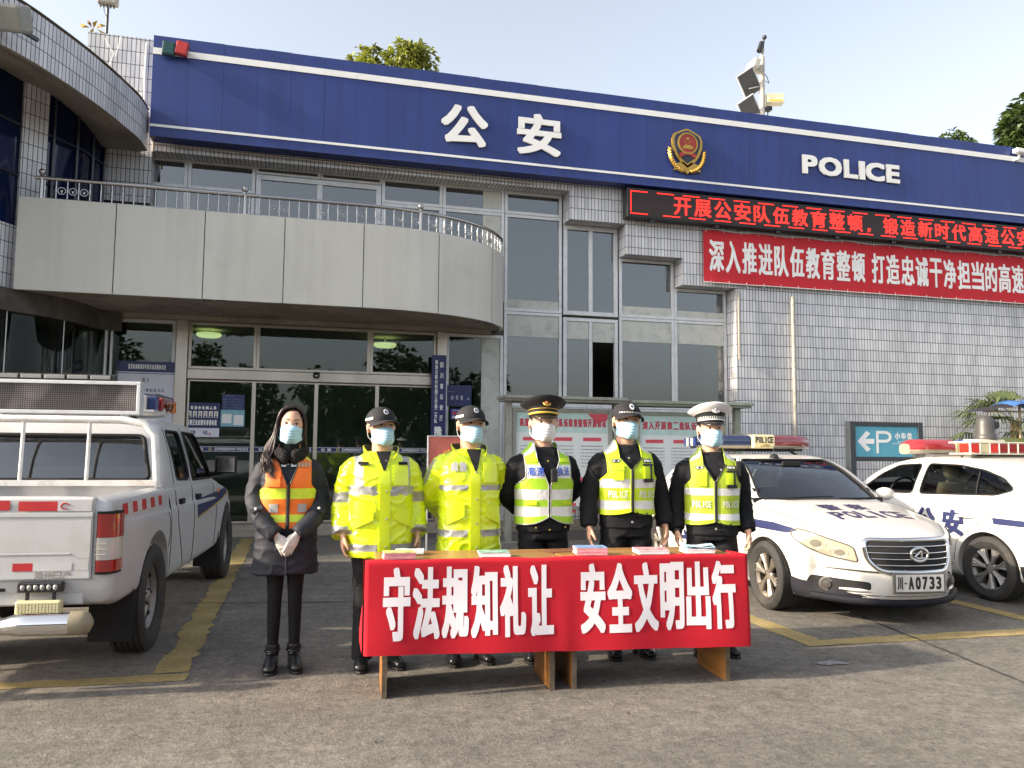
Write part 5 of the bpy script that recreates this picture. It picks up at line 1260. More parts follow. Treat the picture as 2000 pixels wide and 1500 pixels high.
    t.tube([c+Vector((.07*cos(g)*.6, .006, .05*sin(g)*.6)) for g in (0,)]+[c+Vector((.001, .01, 0))], .001, 3, 0)
    stroke_pts = [(-.045, -.022), (-.005, .012), (.02, .03), (.02, -.025)]
    for a_, b__ in zip(stroke_pts, stroke_pts[1:]): t.tube([c+Vector((a_[0], 0, a_[1])), c+Vector((b__[0], 0, b__[1]))], .010, 8, 0)
    t.tube([c+Vector((-.03, 0, -.03)), c+Vector((.045, 0, -.03))], .007, 6, 0)
    C(t, 'emblem', [M['chrome']], 60, gr)
    # headlights, each with its inner reflectors
    for s in (-1, 1):
        hp = [(s*a, b) for a, b in [(.43, .525), (.462, .655), (.61, .715), (.735, .775), (.785, .755), (.79, .695), (.735, .63), (.60, .565)]]
        if s < 0: hp = hp[::-1]
        hp = rounded(hp, .03); t = MB(); patch(t, bv, 'y+', hp, .005, .035); hl = C(t, 'headlight', [M['lens']], 60)
        t = MB(); outline(t, bv, 'y+', hp, .006, .004); C(t, 'lamp_seal', [P('lamp_seal', (.07, .065, .055), .5) if s < 0 else bpy.data.materials['lamp_seal']], 60, hl)
        t = MB()
        for (a, b, q) in ((.535, .60, .05), (.67, .665, .06)):
            t.tube([hit(bv, 'y+', s*(a+q*cos(g)), b+q*sin(g)*.85, .004) for g in [2*pi*k/20 for k in range(21)]], .004, 6, 0, caps=False)
            patch(t, bv, 'y+', [(s*a+q*.55*cos(g), b+q*.5*sin(g)) for g in [2*pi*k/16 for k in range(16)]], .0085, .05, 1)
        C(t, 'reflector', [P('reflector_ring', (.52, .49, .41), .25, .3) if s < 0 else bpy.data.materials['reflector_ring'], P('reflector_bowl', (.30, .28, .235), .12, .3, coat=.9) if s < 0 else bpy.data.materials['reflector_bowl']], 60, hl)
        # fog lamp in its black recess
        fp = rounded([(s*.36, .30), (s*.36, .365), (s*.70, .385), (s*.74, .30), (s*.66, .25), (s*.52, .27)][::1 if s > 0 else -1], .025)
        t = MB(); patch(t, bv, 'y+', fp, .004, .05); C(t, 'bumper_inlet', [M['trim']], 60)
        c = hit(bv, 'y+', s*.60, .315, .012); t = MB(); Mx = Matrix.Translation(c) @ Matrix.Rotation(s*radians(24), 4, 'Z')
        t.lathe([(0, -.03), (.032, -.022), (.036, -.005), (.055, -.008), (.062, .01), (.062, .04)], 24, [1, 1, 0, 0, 0], Mx, 'y'); C(t, 'fog_lamp', [P('fog_ring', (.13, .12, .11), .4), P('fog_glass', (.10, .09, .08), .05, coat=1)] if s < 0 else [bpy.data.materials['fog_ring'], bpy.data.materials['fog_glass']], 50)
        t = MB(); t.tube([hit(bv, 'y+', s*x, .295, .015) for x in (.36, .42, .48, .54)], [.004, .014, .014, .008], 8); C(t, 'bumper_blade', [M['carwhite']], 60)
    # lower lip and inlet
    t = MB(); patch(t, bv, 'y+', [(-.50, .20), (.50, .20), (.50, .262), (-.50, .262)], .004, .06); C(t, 'lower_inlet', [M['trim']], 60)
    lip = [hit(bv, 'y+', x, .215, .016) for x in [-.70+1.4*i/28 for i in range(29)]]
    t = MB(); t.tube(lip, .034, 10, 0, flat=.9); C(t, 'bumper_lip', [P('lip_dark', (.014, .014, .020), .7, spec=.25, var=.15)], 60)
    for s in (-1, 1):
        ax = 'x-' if s > 0 else 'x+'; t = MB(); patch(t, bv, ax, [(.16, .19), (.64, .19), (.64, .36), (.45, .315), (.28, .275), (.16, .25)], .006, .03)
        sk = [(s*.50, .20), (s*.50, .25), (s*.62, .255), (s*.70, .265), (s*.73, .20)]; patch(t, bv, 'y+', sk[::1 if s > 0 else -1], .0055, .03); C(t, 'bumper_corner', [bpy.data.materials['lip_dark']], 60)
    # number plate
    c = hit(bv, 'y+', .0, .375, .012); t = MB(); pl = bpy.data.objects.new('number_plate', None)
    Mx = Matrix.Translation((-.015, c.y-.012, .375)) @ Matrix.Rotation(radians(-3), 4, 'Z')
    t.box(-.235, .235, -.012, .012, -.085, .085, 0, Mx); pl = C(t, 'number_plate', [P('plate_frame', (.16, .15, .14), .4, .4, dirt=.4)], bevel=.008)
    t = MB(); t.box(-.215, .215, -.015, -.0125, -.066, .072, 0, Mx); C(t, 'plate_face', [P('plate_white', (.62, .60, .56), .4, dirt=.3, ds=9)], None, pl).location = (0, 0, 0)
    t = MB(); fn = lambda x, z, l: Mx @ Vector((x, -.0155-l, z))
    put_text(t, '川', fn, -.205, -.155, -.05, .055, bold=.004); t.box(-.146, -.120, -.0165, -.0155, -.004, .006, 0, Mx); put_chars(t, 'A0733', fn, -.105, .205, -.05, .055, gap=.22, bold=.005)
    C(t, 'plate_characters', [M['black']], None, pl).location = (0, 0, 0)
    # bonnet lines, lettering, stripes
    t = MB(); fz_ = lambda x, y, l: hit(bv, 'z-', x, y, .003+l)
    put_chars(t, '警察', lambda x, z, l: fz_(x, .66+z*1.5, l), -.30, .26, .115, .27, gap=.34, bold=.004, cut=.05)
    put_chars(t, 'POLICE', lambda x, z, l: fz_(x, .66+z*1.5, l), -.36, .40, -.09, .075, gap=.10, bold=.008, cut=.05); C(t, 'bonnet_lettering', [M['stripe']])
    t = MB()
    for s in (-1, 1): t.tube([hit(bv, 'z-', s*interp([.30, .6, 1.28], [.50, .655, .765], y), y, .0) for y in [.30+.98*i/24 for i in range(25)]], .0035, 5)
    C(t, 'bonnet_gap', [M['trim']], 60)
    for s, ax in ((-1, 'x+'), (1, 'x-')):
        t = MB(); patch(t, bv, ax, [(.60, .755), (.68, .73), (.9, .735), (1.4, .745), (4.1, .79), (4.1, .85), (1.4, .82), (.9, .805), (.66, .775)], .006, .03); C(t, 'side_stripe', [M['stripe']], 60)
        t = MB(); fs_ = lambda x, z, l: hit(bv, ax, x, z, .0045+l)
        put_chars(t, '公安', fs_ if s > 0 else (lambda x, z, l: fs_(5.2-x, z, l)), 2.2, 3.0, .42, .72, gap=.2, bold=.012); C(t, 'side_lettering', [M['stripe']])
        t = MB()
        for yy in (1.58, 2.62, 3.5): t.tube([hit(bv, ax, yy+.03*sin(z*6), z, 0) for z in [.27+.66*i/12 for i in range(13)]], .003, 5)
        C(t, 'door_gap', [M['trim']], 60)
        for yy in (2.35, 3.28):
            c = hit(bv, ax, yy, .80, .02); t = MB(); t.tube([c+Vector((0, -.09, 0)), c+Vector((s*.02, 0, .005)), c+Vector((0, .09, 0))], [.012, .017, .012], 8); C(t, 'door_handle', [M['carwhite']], 60)
    for s in (-1, 1): q = mirror(r, s*.84, 1.72+oy, 1.02, s, [M['carwhite']])
    for s in (-1, 1):
        for yw in (.98, 3.68): make_wheel(r, s*(.885-.10), yw+oy, .312, .205, .215, s, 6)
    # wipers, antenna
    t = MB(); t.tube([hit(gb, 'y+', x, .985+.02*sin((x+.5)*3), .01) for x in [-.5+.6*i/10 for i in range(11)]], .008, 6); t.tube([hit(gb, 'y+', x, .985, .012) for x in [.15+.42*i/8 for i in range(9)]], .008, 6); C(t, 'wiper', [M['trim']], 60)
    t = MB(); c = hit(gb, 'z-', -.08, 2.2); t.lathe([(0, 0), (.055, 0), (.04, .03), (.012, .045), (0, .046)], 16, 0, Matrix.Translation(c)); t.tube([c+Vector((0, 0, .04)), c+Vector((0, 0, .13))], .006, 6); C(t, 'antenna', [M['black']], 60)
    # V-shaped light bar
    lbz = 1.575; ly = 2.72
    bar = bpy.data.objects.new('light_bar', None); link(bar, r); bar.location = T
    def seg(x0, x1, name, mats, m=0):
        t = MB(); rings = []
        for i in range(9):
            x = lerp(x0, x1, i/8); yb = ly+.20*(abs(x)/.7)**1.3; tp = 1 if abs(x) < .58 else 1-.25*((abs(x)-.58)/.14)**2
            rings.append([(x, yb+.15*c_*tp, lbz+.082*s_*(tp if s_ > 0 else 1)) for c_, s_ in [(cos(g)*(abs(cos(g))**-.35 if abs(cos(g)) > .01 else 1), sin(g)*(abs(sin(g))**-.4 if abs(sin(g)) > .01 else 1)) for g in [2*pi*k/20+.05 for k in range(20)]]])
        t.loft(rings); 
        t.m = [m if sum(t.v[k][2] for k in f)/len(f) > lbz-.03 else 1 for f in t.f]
        return t.build(name, mats, bar, 50)
    M['clearlens'] = P('clear_lens', (.30, .26, .20), .2, coat=.8, var=.15)
    seg(-.145, -.72, 'blue_dome', [P('bar_blue', (.012, .020, .055), .15, coat=.8), M['clearlens']]); seg(.145, .72, 'red_dome', [P('bar_red', (.20, .012, .02), .15, coat=.8), M['clearlens']])
    t = MB(); t.box(-.14, .14, ly-.16, ly+.15, lbz-.075, lbz+.085, 0); cb = t.build('speaker_box', [M['cream']], bar, bevel=.02)
    t = MB(); put_chars(t, 'POLICE', lambda x, z, l: (x, ly-.162-l, z), -.11, .115, lbz-.012, lbz+.062, gap=.08, bold=.003); t.build('speaker_lettering', [M['black']], cb)
    t = MB(); t.tube([(-.06, ly-.16, lbz-.045), (0, ly-.166, lbz-.03), (.06, ly-.16, lbz-.045)], [.015, .022, .015], 8); t.build('speaker_horn', [P('horn', (.35, .28, .12), .5)], cb, 60)
    t = MB(); t.tube([(-.68, ly+.2, lbz-.085), (-.3, ly+.06, lbz-.092), (.3, ly+.06, lbz-.092), (.68, ly+.2, lbz-.085)], .02, 8); 
    for s in (-1, 1): t.tube([(s*.45, ly+.1, lbz-.09), (s*.58, ly+.12, 1.42), (s*.62, ly+.12, 1.37)], .016, 6)
    t.build('bar_mount', [M['black']], bar, 60)
    t = MB()
    for k in range(5):
        x = -.735; t.box(-.752, -.725, ly+.09+.065*k, ly+.15+.065*k, lbz-.05, lbz+.045, k % 2)
    t.build('end_lamps', [M['bluelens'], M['cream']], bar, bevel=.005)
    return r
build_sedan()

# ------------------------------------------------------------------ second police car, tail towards the camera
def build_hatch():
    r = empty('police_car', (7.10, 6.19, 0), radians(180+1.5), 'white police car seen from its left rear flank with two light bars on the roof', 'car', 'white police cars')
    r.scale = (.95, .95, .95); oy = -3.52; T = Vector((0, oy, 0))      # rear axle over the empty; local nose at y=0
    tab = dict(y=[0, .03, .10, .25, .55, .95, 1.3, 1.9, 2.8, 3.6, 4.1, 4.40, 4.53, 4.57],
               zt=[.46, .64, .72, .79, .875, .94, .98, .99, .99, 1.0, 1.04, 1.05, 1.0, .8], zs=[.455, .61, .67, .72, .79, .85, .90, .925, .945, .965, .985, .98, .93, .78],
               zb=[.44, .25, .205, .185, .185, .19, .19, .19, .19, .20, .24, .30, .38, .5], w=[.63, .69, .73, .775, .835, .87, .88, .885, .885, .885, .87, .84, .78, .68])
    sw = lambda y, xr: (.40*exp(-y/.5)-.22*exp(-(4.57-y)/.35))*min(1, abs(xr))**2.4
    low = solid(loft_body(tab, sedan_prof, sw, 34, 90)); bv = bvh_of(low)
    cuts = [cyl_mesh(.55 if s > 0 else -1.3, 1.3 if s > 0 else -.55, yw, .315, .355) for s in (1, -1) for yw in (.94, 3.52)]
    o = add_mesh(boolean(low, cuts), 'body', [M['carwhite'], M['trim']], r, 32); o.location = T
    def C(mb, name, mats, smooth=None, parent=None, bevel=0):
        q = mb.build(name, mats, parent or r, smooth, bevel=bevel)
        if parent is None: q.location = T
        return q
    hy = [1.20, 1.5, 1.85, 2.15, 2.5, 2.9, 3.3, 3.7, 4.05, 4.35]; hz = [.955, 1.12, 1.29, 1.37, 1.41, 1.412, 1.385, 1.30, 1.15, 1.0]
    wb = lambda y: interp([1.2, 1.6, 2.4, 3.4, 4.3], [.72, .79, .815, .805, .74], y)
    G = lambda ins: greenhouse(hy, hz, .95, wb, .38, ins)
    gm = solid(G(0)); gb = bvh_of(gm); inn_ = solid(G(.035), 1)
    wsp = rounded([(-.655, .985), (.655, .985), (.515, 1.355), (-.515, 1.355)], .05); rwp = rounded([(-.60, 1.06), (.60, 1.06), (.46, 1.32), (-.46, 1.32)], .05)
    sw1 = rounded([(1.62, .985), (2.48, 1.0), (2.54, 1.325), (2.20, 1.305), (1.95, 1.20)], .05)
    sw2 = rounded([(2.58, 1.0), (3.55, 1.03), (3.74, 1.09), (3.60, 1.20), (3.36, 1.275), (3.05, 1.32), (2.63, 1.33)], .05)
    cut = [inn_, prism_mesh(wsp, .4, 2.45, 'y'), prism_mesh(rwp, 3.45, 5.2, 'y'), prism_mesh(sw1, -1.5, 1.5, 'x'), prism_mesh(sw2, -1.5, 1.5, 'x')]
    C_ = add_mesh(boolean(gm.copy(), cut), 'roof', [M['carwhite'], M['trim']], r, 32); C_.location = T
    for nm, ax, pl in (('windscreen', 'y+', wsp), ('rear_window', 'y-', rwp), ('side_window', 'x+', sw1), ('side_window', 'x-', sw2), ('side_window', 'x+', sw2)):
        t = MB(); patch(t, gb, ax, pl, -.012, .08); C(t, nm, [M['carglass'] if nm != 'rear_window' else M['glassblue']], 60)
    for ax in ('x+', 'x-'):
        t = MB(); outline(t, gb, ax, sw1, .010, -.004); outline(t, gb, ax, sw2, .010, -.004)
        t.tube([hit(gb, ax, 3.30+.06*(1.4-z), z, -.004) for z in (1.02, 1.1, 1.2, 1.26)], .008, 6); C(t, 'window_seal', [M['trim']], 60)
    t = MB(); t.box(-.72, .72, 1.45, 4.1, .93, .998, 0); t.tube([(-.66, 1.62, 1.0), (.66, 1.62, 1.0)], .09, 12, 0, flat=.8); C(t, 'interior', [M['trim']], 40)
    for x in (-.36, .36): seat(r, x, 2.50+oy, .84, M['seattan'])
    t = MB(); t.tube([(.36+.17*cos(g), 1.88+.05*sin(g), 1.01+.14*sin(g)) for g in [2*pi*k/24 for k in range(25)]], .014, 8, caps=False); t.tube([(.21, 1.9, 1.0), (.51, 1.9, 1.0)], .014, 6); C(t, 'steering_wheel', [M['trim']], 60)
    t = MB(); t.tube([(.0, 1.97, 1.42), (0, 2.0, 1.33)], .012, 6); t.cbox((0, 2.0, 1.29), (.16, .05, .07)); t.cbox((.0, 2.0, 1.22), (.06, .05, .08)); C(t, 'rear_view_mirror', [M['trim']], bevel=.008)
    for s, ax in ((-1, 'x+'), (1, 'x-')):
        t = MB(); patch(t, bv, ax, [(3.62, .755), (4.45, .745), (4.45, .80), (3.60, .815)], .006, .04); C(t, 'side_stripe', [M['stripe']], 60); t = MB(); patch(t, bv, ax, [(.6, .72), (2.0, .75), (2.0, .81), (.7, .78)], .004, .08); C(t, 'side_stripe', [M['stripe']], 60)
        t = MB(); fs_ = lambda x, z, l: hit(bv, ax, x, z, .0045+l)
        put_chars(t, '公安', (lambda x, z, l: fs_(5.45-x, z, l)) if s < 0 else fs_, 2.62, 3.36, .60, .86, gap=.26, bold=.013); C(t, 'side_lettering', [M['stripe']])
        t = MB()
        for pts in ([(2.55, .27), (2.56, .6), (2.60, .93)], [(3.12, .35), (3.17, .55), (3.45, .76), (3.72, .96)], [(2.55, .30), (2.8, .29), (3.12, .31)]): t.tube([hit(bv, ax, lerp(a[0], b[0], k/8), lerp(a[1], b[1], k/8), 0) for a, b in zip(pts, pts[1:]) for k in range(9)], .0035, 5)
        C(t, 'door_gap', [M['trim']], 60)
        c = hit(bv, ax, 3.28, .80, .018); t = MB(); t.tube([c+Vector((0, -.10, 0)), c+Vector((s*.02, 0, .01)), c+Vector((0, .10, 0))], [.014, .020, .014], 8); C(t, 'door_handle', [M['carwhite']], 60)
        mirror(r, s*.84, 1.72+oy, 1.02, s, [M['carwhite']])
        tl = [(4.12, .72), (4.12, .86), (4.40, .90), (4.46, .72)]; t = MB(); patch(t, bv, ax, tl, .005, .05); C(t, 'tail_light', [M['redlens']], 60)
        t = MB(); patch(t, bv, ax, [(3.90, .26), (4.40, .34), (4.44, .44), (3.88, .38)], .004, .06); C(t, 'bumper_trim', [M['trim']], 60)
    for s in (-1, 1):
        for yw in (.94, 3.52): make_wheel(r, s*(.88-.10), yw+oy, .312, .205, .215, s, 7, 'rimdark')
    # roof straps and the two light bars
    def arch(y):
        return [hit(gb, 'z-', x, y, .006) for x in [-.56+1.12*i/16 for i in range(17)]]
    t = MB()
    for y in (2.25, 2.55, 2.95, 3.1): t.tube(arch(y), .012, 6, flat=.5)
    C(t, 'roof_strap', [P('strap_grey', (.22, .19, .15), .6)], 60)
    z1, y1 = 1.495, 3.0
    bar = bpy.data.objects.new('light_bar', None); link(bar, r); bar.location = T
    f = MB()
    f.box(-.64, .64, y1-.13, y1+.16, z1+.057, z1+.072); f.box(-.64, .64, y1-.13, y1+.16, z1-.062, z1-.048)
    n_ = 10
    for k in range(n_+1): x = -.64+1.28*k/n_; f.box(x-.006, x+.006, y1+.14, y1+.163, z1-.048, z1+.057)
    f.build('bar_frame', [P('bar_white', (.66, .62, .52), .4, dirt=.3)], bar, bevel=.004)
    cols = ['bluelens', 'bluelens', 'bluelens', 'cream', 'redlens', 'redlens', 'redlens', 'redhot', 'cream', 'redhot']
    M['redhot'] = P('bright_red_lens', (.70, .03, .02), .2, coat=.6)
    for k in range(n_):
        x = -.64+1.28*(k+.5)/n_; t = MB(); t.box(x-.056, x+.056, y1+.0, y1+.155, z1-.045, z1+.054); t.build('lamp_module', [M[cols[k]]], bar, bevel=.01)
    t = MB()
    for x in (-.5, .5): t.prism([(x-.03, z1-.062), (x+.03, z1-.062), (x+.06, 1.36), (x-.06, 1.36)], y1-.06, y1+.06, 'y')
    t.build('bar_mount', [M['alu']], bar)
    t = MB(); t.box(-.10, .28, y1-.30, y1-.08, 1.41, 1.60); t.build('camera_base', [P('base_cream', (.60, .55, .43), .4, dirt=.3)], bar, bevel=.02)
    pc = MB(); Mx = Matrix.Translation((.06, y1-.19, 1.60))
    pc.lathe([(.115, 0), (.118, .03), (.105, .05), (.10, .06), (.098, .16), (.085, .225), (.05, .262), (0, .27)], 28, 0, Mx); pcam = pc.build('roof_camera', [P('cam_grey', (.055, .052, .05), .45)], bar, 40)
    t = MB(); t.lathe([(0, .0), (.042, .0), (.048, -.02)], 18, 0, Matrix.Translation((.0, y1-.095, 1.76)), 'y'); t.build('camera_lens', [M['black']], pcam, 40)
    # domed bar ahead of it
    z2, y2 = 1.525, 2.30
    b2 = bpy.data.objects.new('domed_light_bar', None); link(b2, r); b2.location = T
    for s, nm, mt in ((1, 'red_dome', P('dome_red', (.36, .025, .03), .18, coat=.8)), (-1, 'blue_dome', P('dome_blue', (.03, .05, .22), .18, coat=.8))):
        t = MB(); rings = []
        for i in range(10):
            x = s*lerp(.12, .70, i/9); e = 1-max(0, (abs(x)-.55)/.15)**2*.45
            rings.append([(x, y2+.15*e*(1 if cos(g) > 0 else -1)*abs(cos(g))**.6, z2-.04+(.12*e if sin(g) > 0 else .055)*(1 if sin(g) > 0 else -1)*abs(sin(g))**.6) for g in [2*pi*k/20 for k in range(20)]])
        t.loft(rings); t.m = [0 if sum(t.v[k][2] for k in f)/len(f) > z2-.035 else 1 for f in t.f]; t.build(nm, [mt, M['clearlens']], b2, 50)
    t = MB(); t.box(-.12, .12, y2-.15, y2+.15, z2-.09, z2+.06); t.build('speaker_box', [M['cream']], b2, bevel=.02)
    t = MB()
    for x in (-.45, .45): t.box(x-.04, x+.04, y2-.1, y2+.1, 1.37, z2-.09)
    t.build('bar_mount', [M['alu']], b2)
    return r
build_hatch()
# ------------------------------------------------------------------ white pickup, tail towards the camera
def build_truck():
    r = empty('pickup_truck', (-1.76, 6.02, 0), radians(-4.0), 'white pickup truck with a roof mounted message board and a dented chrome rear bumper', 'truck')
    r.scale = (.97, .97, .97); oy = -1.0; T = Vector((0, oy, 0)); W_ = M['truckwhite']
    ln = 5.15
    tab = dict(y=[0, .02, .06, .3, .6, 1.0, 1.45, 1.52, 2.2, 3.0, 3.6, 3.8, 4.2, 4.7, 5.0, 5.1, 5.15],
               zt=[1.10, 1.115, 1.12, 1.12, 1.12, 1.12, 1.12, 1.135, 1.14, 1.14, 1.13, 1.12, 1.08, 1.0, .93, .88, .80],
               zs=[1.06, 1.095, 1.10, 1.10, 1.10, 1.10, 1.10, 1.11, 1.11, 1.10, 1.08, 1.06, 1.01, .95, .88, .84, .78],
               zb=[.66, .56, .50, .46, .46, .44, .42, .40, .40, .40, .40, .42, .44, .42, .42, .46, .55],
               w=[.845, .865, .872, .875, .875, .878, .87, .865, .865, .865, .862, .86, .855, .83, .76, .72, .68])
    def prof(y, w, zb, zs, zt):
        h = zs-zb
        return [(0, zb), (w*.6, zb), (w*.90, zb), (w*.955, zb+.015), (w*.985, zb+.09*h), (w*.995, zb+.3*h), (w, zb+.52*h), (w*.992, zb+.74*h), (w*.972, zb+.80*h), (w*.965, zb+.92*h), (w*.945, zs-.012), (w*.90, zs+.004), (w*.8, zt-.004), (w*.5, zt), (0, zt)]
    def sw(y, xr): return (.26*exp(-y/.07)*0-.22*exp(-(ln-y)/.5))*min(1, abs(xr))**2.4
    low = solid(loft_body(tab, prof, sw, 44, 110)); bv = bvh_of(low)
    cuts = [cyl_mesh(.5 if s > 0 else -1.3, 1.3 if s > 0 else -.5, yw, .40, .425) for s in (1, -1) for yw in (1.02, 4.24)]
    bed = MB(); bed.box(-.74, .74, .075, 1.43, .70, 1.4, 0); bme = bed.mesh('cut', [None, None])
    cuts.append(bme)
    body = boolean(low, cuts); o = add_mesh(body, 'body', [W_, M['trim']], r, 30); o.location = T
    def C(mb, name, mats, smooth=None, parent=None, bevel=0):
        q = mb.build(name, mats, parent or r, smooth, bevel=bevel)
        if parent is None: q.location = T
        return q
    # cab
    hy = [1.44, 1.50, 1.60, 1.72, 2.0, 2.5, 2.9, 3.15, 3.45, 3.72]; hz = [1.16, 1.42, 1.575, 1.63, 1.65, 1.65, 1.63, 1.55, 1.33, 1.12]
    wb = lambda y: interp([1.4, 1.6, 2.4, 3.4, 3.8], [.80, .835, .84, .82, .76], y)
    G = lambda ins: greenhouse(hy, hz, 1.10, wb, .27, ins, .12, .02, .05)
    gm = solid(G(0)); gb = bvh_of(gm); inn_ = solid(G(.035), 1)
    rwp = rounded([(-.70, 1.165), (.70, 1.165), (.625, 1.50), (-.625, 1.50)], .05); wsp = rounded([(-.68, 1.15), (.68, 1.15), (.60, 1.54), (-.60, 1.54)], .05)
    s1 = rounded([(1.84, 1.155), (2.30, 1.14), (2.24, 1.545), (1.78, 1.545)], .06); s2 = rounded([(2.44, 1.13), (3.42, 1.12), (3.05, 1.50), (2.92, 1.54), (2.38, 1.545)], .05)
    cut = [inn_, prism_mesh(rwp, 1.0, 1.9, 'y'), prism_mesh(wsp, 2.9, 4.4, 'y'), prism_mesh(s1, -1.5, 1.5, 'x'), prism_mesh(s2, -1.5, 1.5, 'x')]
    C_ = add_mesh(boolean(gm.copy(), cut), 'cab', [W_, M['trim']], r, 30); C_.location = T
    for nm, ax, pl in (('rear_window', 'y+', rwp), ('windscreen', 'y-', wsp), ('side_window', 'x-', s1), ('side_window', 'x-', s2), ('side_window', 'x+', s1), ('side_window', 'x+', s2)):
        t = MB(); patch(t, gb, ax, pl, -.012, .08); C(t, nm, [M['wsglass'] if nm != 'side_window' else M['carglass']], 60)
    t = MB(); outline(t, gb, 'y+', rwp, .016, -.002); C(t, 'rear_window_seal', [M['trim']], 60)
    t = MB(); outline(t, gb, 'x-', s1, .012, -.002); outline(t, gb, 'x-', s2, .012, -.002); C(t, 'window_seal', [M['trim']], 60)
    t = MB(); t.box(-.76, .76, 1.55, 3.55, 1.06, 1.15, 0); t.tube([(-.7, 3.2, 1.14), (.7, 3.2, 1.14)], .1, 12, 0, flat=.6); C(t, 'interior', [M['trim']], 40)
    for x in (-.38, .38):
        q = seat(r, x, 2.55+oy, 1.02, M['seat'], -1)
    t = MB(); t.box(-.66, .66, 1.72, 1.84, 1.0, 1.26); 
    for x in (-.3, .3): t.sphere((x, 1.80, 1.33), (.15, .05, .10), 14)
    C(t, 'rear_seat', [P('seat_grey', (.16, .15, .14), .8)], 50)
    # rack over the bed front
    t = MB(); zt = 1.615; yb = 1.36
    t.tube([(-.78, yb, 1.11), (-.74, yb+.03, 1.50), (-.66, yb+.04, 1.59), (-.5, yb+.04, zt), (.5, yb+.04, zt), (.66, yb+.04, 1.59), (.74, yb+.03, 1.50), (.78, yb, 1.11)], .028, 10)
    for x in (-.62, -.17, .28): t.tube([(x, yb+.01, 1.14), (x, yb+.035, zt)], .014, 8)
    t.box(-.78, .78, yb-.03, yb+.03, 1.125, 1.165)
    C(t, 'bed_rack', [P('rack_white', (.66, .65, .62), .45, dirt=.45, dirtcol=(.28, .15, .07), ds=7)], 40)
    # tailgate
    t = MB(); t.box(-.755, .755, -.014, .055, .645, 1.115); tg = C(t, 'tailgate', [W_], bevel=.012)
    t = MB(); t.box(-.75, .75, -.020, -.0145, 1.005, 1.030); t.box(-.64, .64, -.018, -.0145, .79, .80); C(t, 'pressed_line', [W_], None, tg, .003)
    t = MB(); t.box(.665, .742, -.0155, -.0145, .77, .985); t.box(.67, .738, -.0155, -.0145, .70, .765); C(t, 'latch_panel', [W_], None, tg)
    red = P('reflector_red', (.42, .025, .03), .35, var=.15, vs=12); sil = P('reflector_silver', (.52, .52, .52), .35, dirt=.3); stk = [red, sil]
    t = MB(); t.box(-.66, .31, -.0215, -.0205, 1.045, 1.100, 0); t.box(.355, .56, -.0215, -.0205, 1.040, 1.095, 0); t.box(.561, .742, -.0215, -.0205, 1.038, 1.093, 1); t.box(.34, .445, -.0165, -.0155, .700, .745, 0); t.box(.446, .65, -.0165, -.0155, .700, .745, 1); t.box(.02, .26, -.0165, -.0155, .71, .745, 1)
    t.tube([(.60+.022*cos(g), -.0225, 1.068+.016*sin(g)) for g in [.3+5*k/12 for k in range(13)]], .004, 5, 0)
    C(t, 'reflective_tape', stk, None, tg)
    t = MB(); put_chars(t, '郑州日产', lambda x, z, l: (x, -.016-l*3, z), .455, .655, .655, .695, gap=.12, bold=.001); C(t, 'tailgate_lettering', [M['chrome']], None, tg)
    # rear lamps wrap the corner
    for s in (-1, 1):
        lp = MB(); yf = -.012
        def strip(z0, z1, m, ins=0):
            R = MB(); pts = [(s*.765, yf-.012), (s*.82, yf-.010), (s*.85, yf+.012), (s*.868, yf+.06), (s*.872, yf+.125)]
            pts = [(x+s*(.012-ins), y-.006+ins) for x, y in pts]; q = [(s*.76, yf+.05), (s*.8, yf+.13)]
            vs = []; n = len(pts)
            for z in (z0, z1): vs += [(x, y, z) for x, y in pts]
            lp.add(vs, [(k, k+1, n+k+1, n+k) for k in range(n-1)], m)
            for zi, z in ((0, z0), (1, z1)):
                b_ = len(lp.v); lp.add([(x, y, z) for x, y in pts]+[(s*.76, yf+.12, z)], [list(range(n+1))], m)
            lp.add([(pts[0][0], pts[0][1], z0), (s*.76, yf+.12, z0), (s*.76, yf+.12, z1), (pts[0][0], pts[0][1], z1)], [(0, 1, 2, 3)], m)
            lp.add([(pts[-1][0], pts[-1][1], z0), (s*.76, yf+.12, z0), (s*.76, yf+.12, z1), (pts[-1][0], pts[-1][1], z1)], [(3, 2, 1, 0)], m)
        strip(.675, 1.035, 2); strip(.69, .755, 0, -.006); strip(.757, .885, 1, -.004); strip(.887, 1.02, 0, -.006)
        tl = C(lp, 'tail_light', [M['redlens'], P('reverse_lens', (.45, .42, .38), .2, coat=.8, var=.2) if s < 0 else bpy.data.materials['reverse_lens'], M['trim']], 50)
        t = MB()
        for z in (.79, .82, .85): t.box(min(s*.775, s*.838), max(s*.775, s*.838), yf-.0315, yf-.0285, z, z+.004)
        C(t, 'lens_rib', [bpy.data.materials['reverse_lens']], None, tl)
    # below the tailgate
    t = MB(); t.box(-.71, .71, .02, .08, .50, .640); C(t, 'rear_valance', [W_], bevel=.01)
    t = MB(); t.box(.02, .30, .010, .0195, .585, .61); C(t, 'valance_slot', [M['trim']])
    t = MB(); t.box(.38, .615, -.05, -.0, .585, .64); wl = C(t, 'work_light', [M['black']], bevel=.006)
    M['ledlens'] = P('led_lens', (.34, .33, .31), .2, .3, var=.1)
    for k in range(6): t = MB(); t.sphere((.412+.034*k, -.052, .613), (.014, .008, .016), 10); C(t, 'led', [M['ledlens']], 60, wl)
    t = MB(); t.box(.42, .435, -.03, -.01, .50, .585); t.box(.56, .575, -.03, -.01, .50, .585); C(t, 'light_bracket', [M['black']])
    t = MB(); t.box(.375, .615, -.055, .0, .455, .54); fl = C(t, 'flood_light', [M['cream']], bevel=.012)
    t = MB()
    for i in range(13):
        for j in range(5): t.cbox((.392+.0172*i, -.0575, .470+.0137*j), (.0125, .006, .0095))
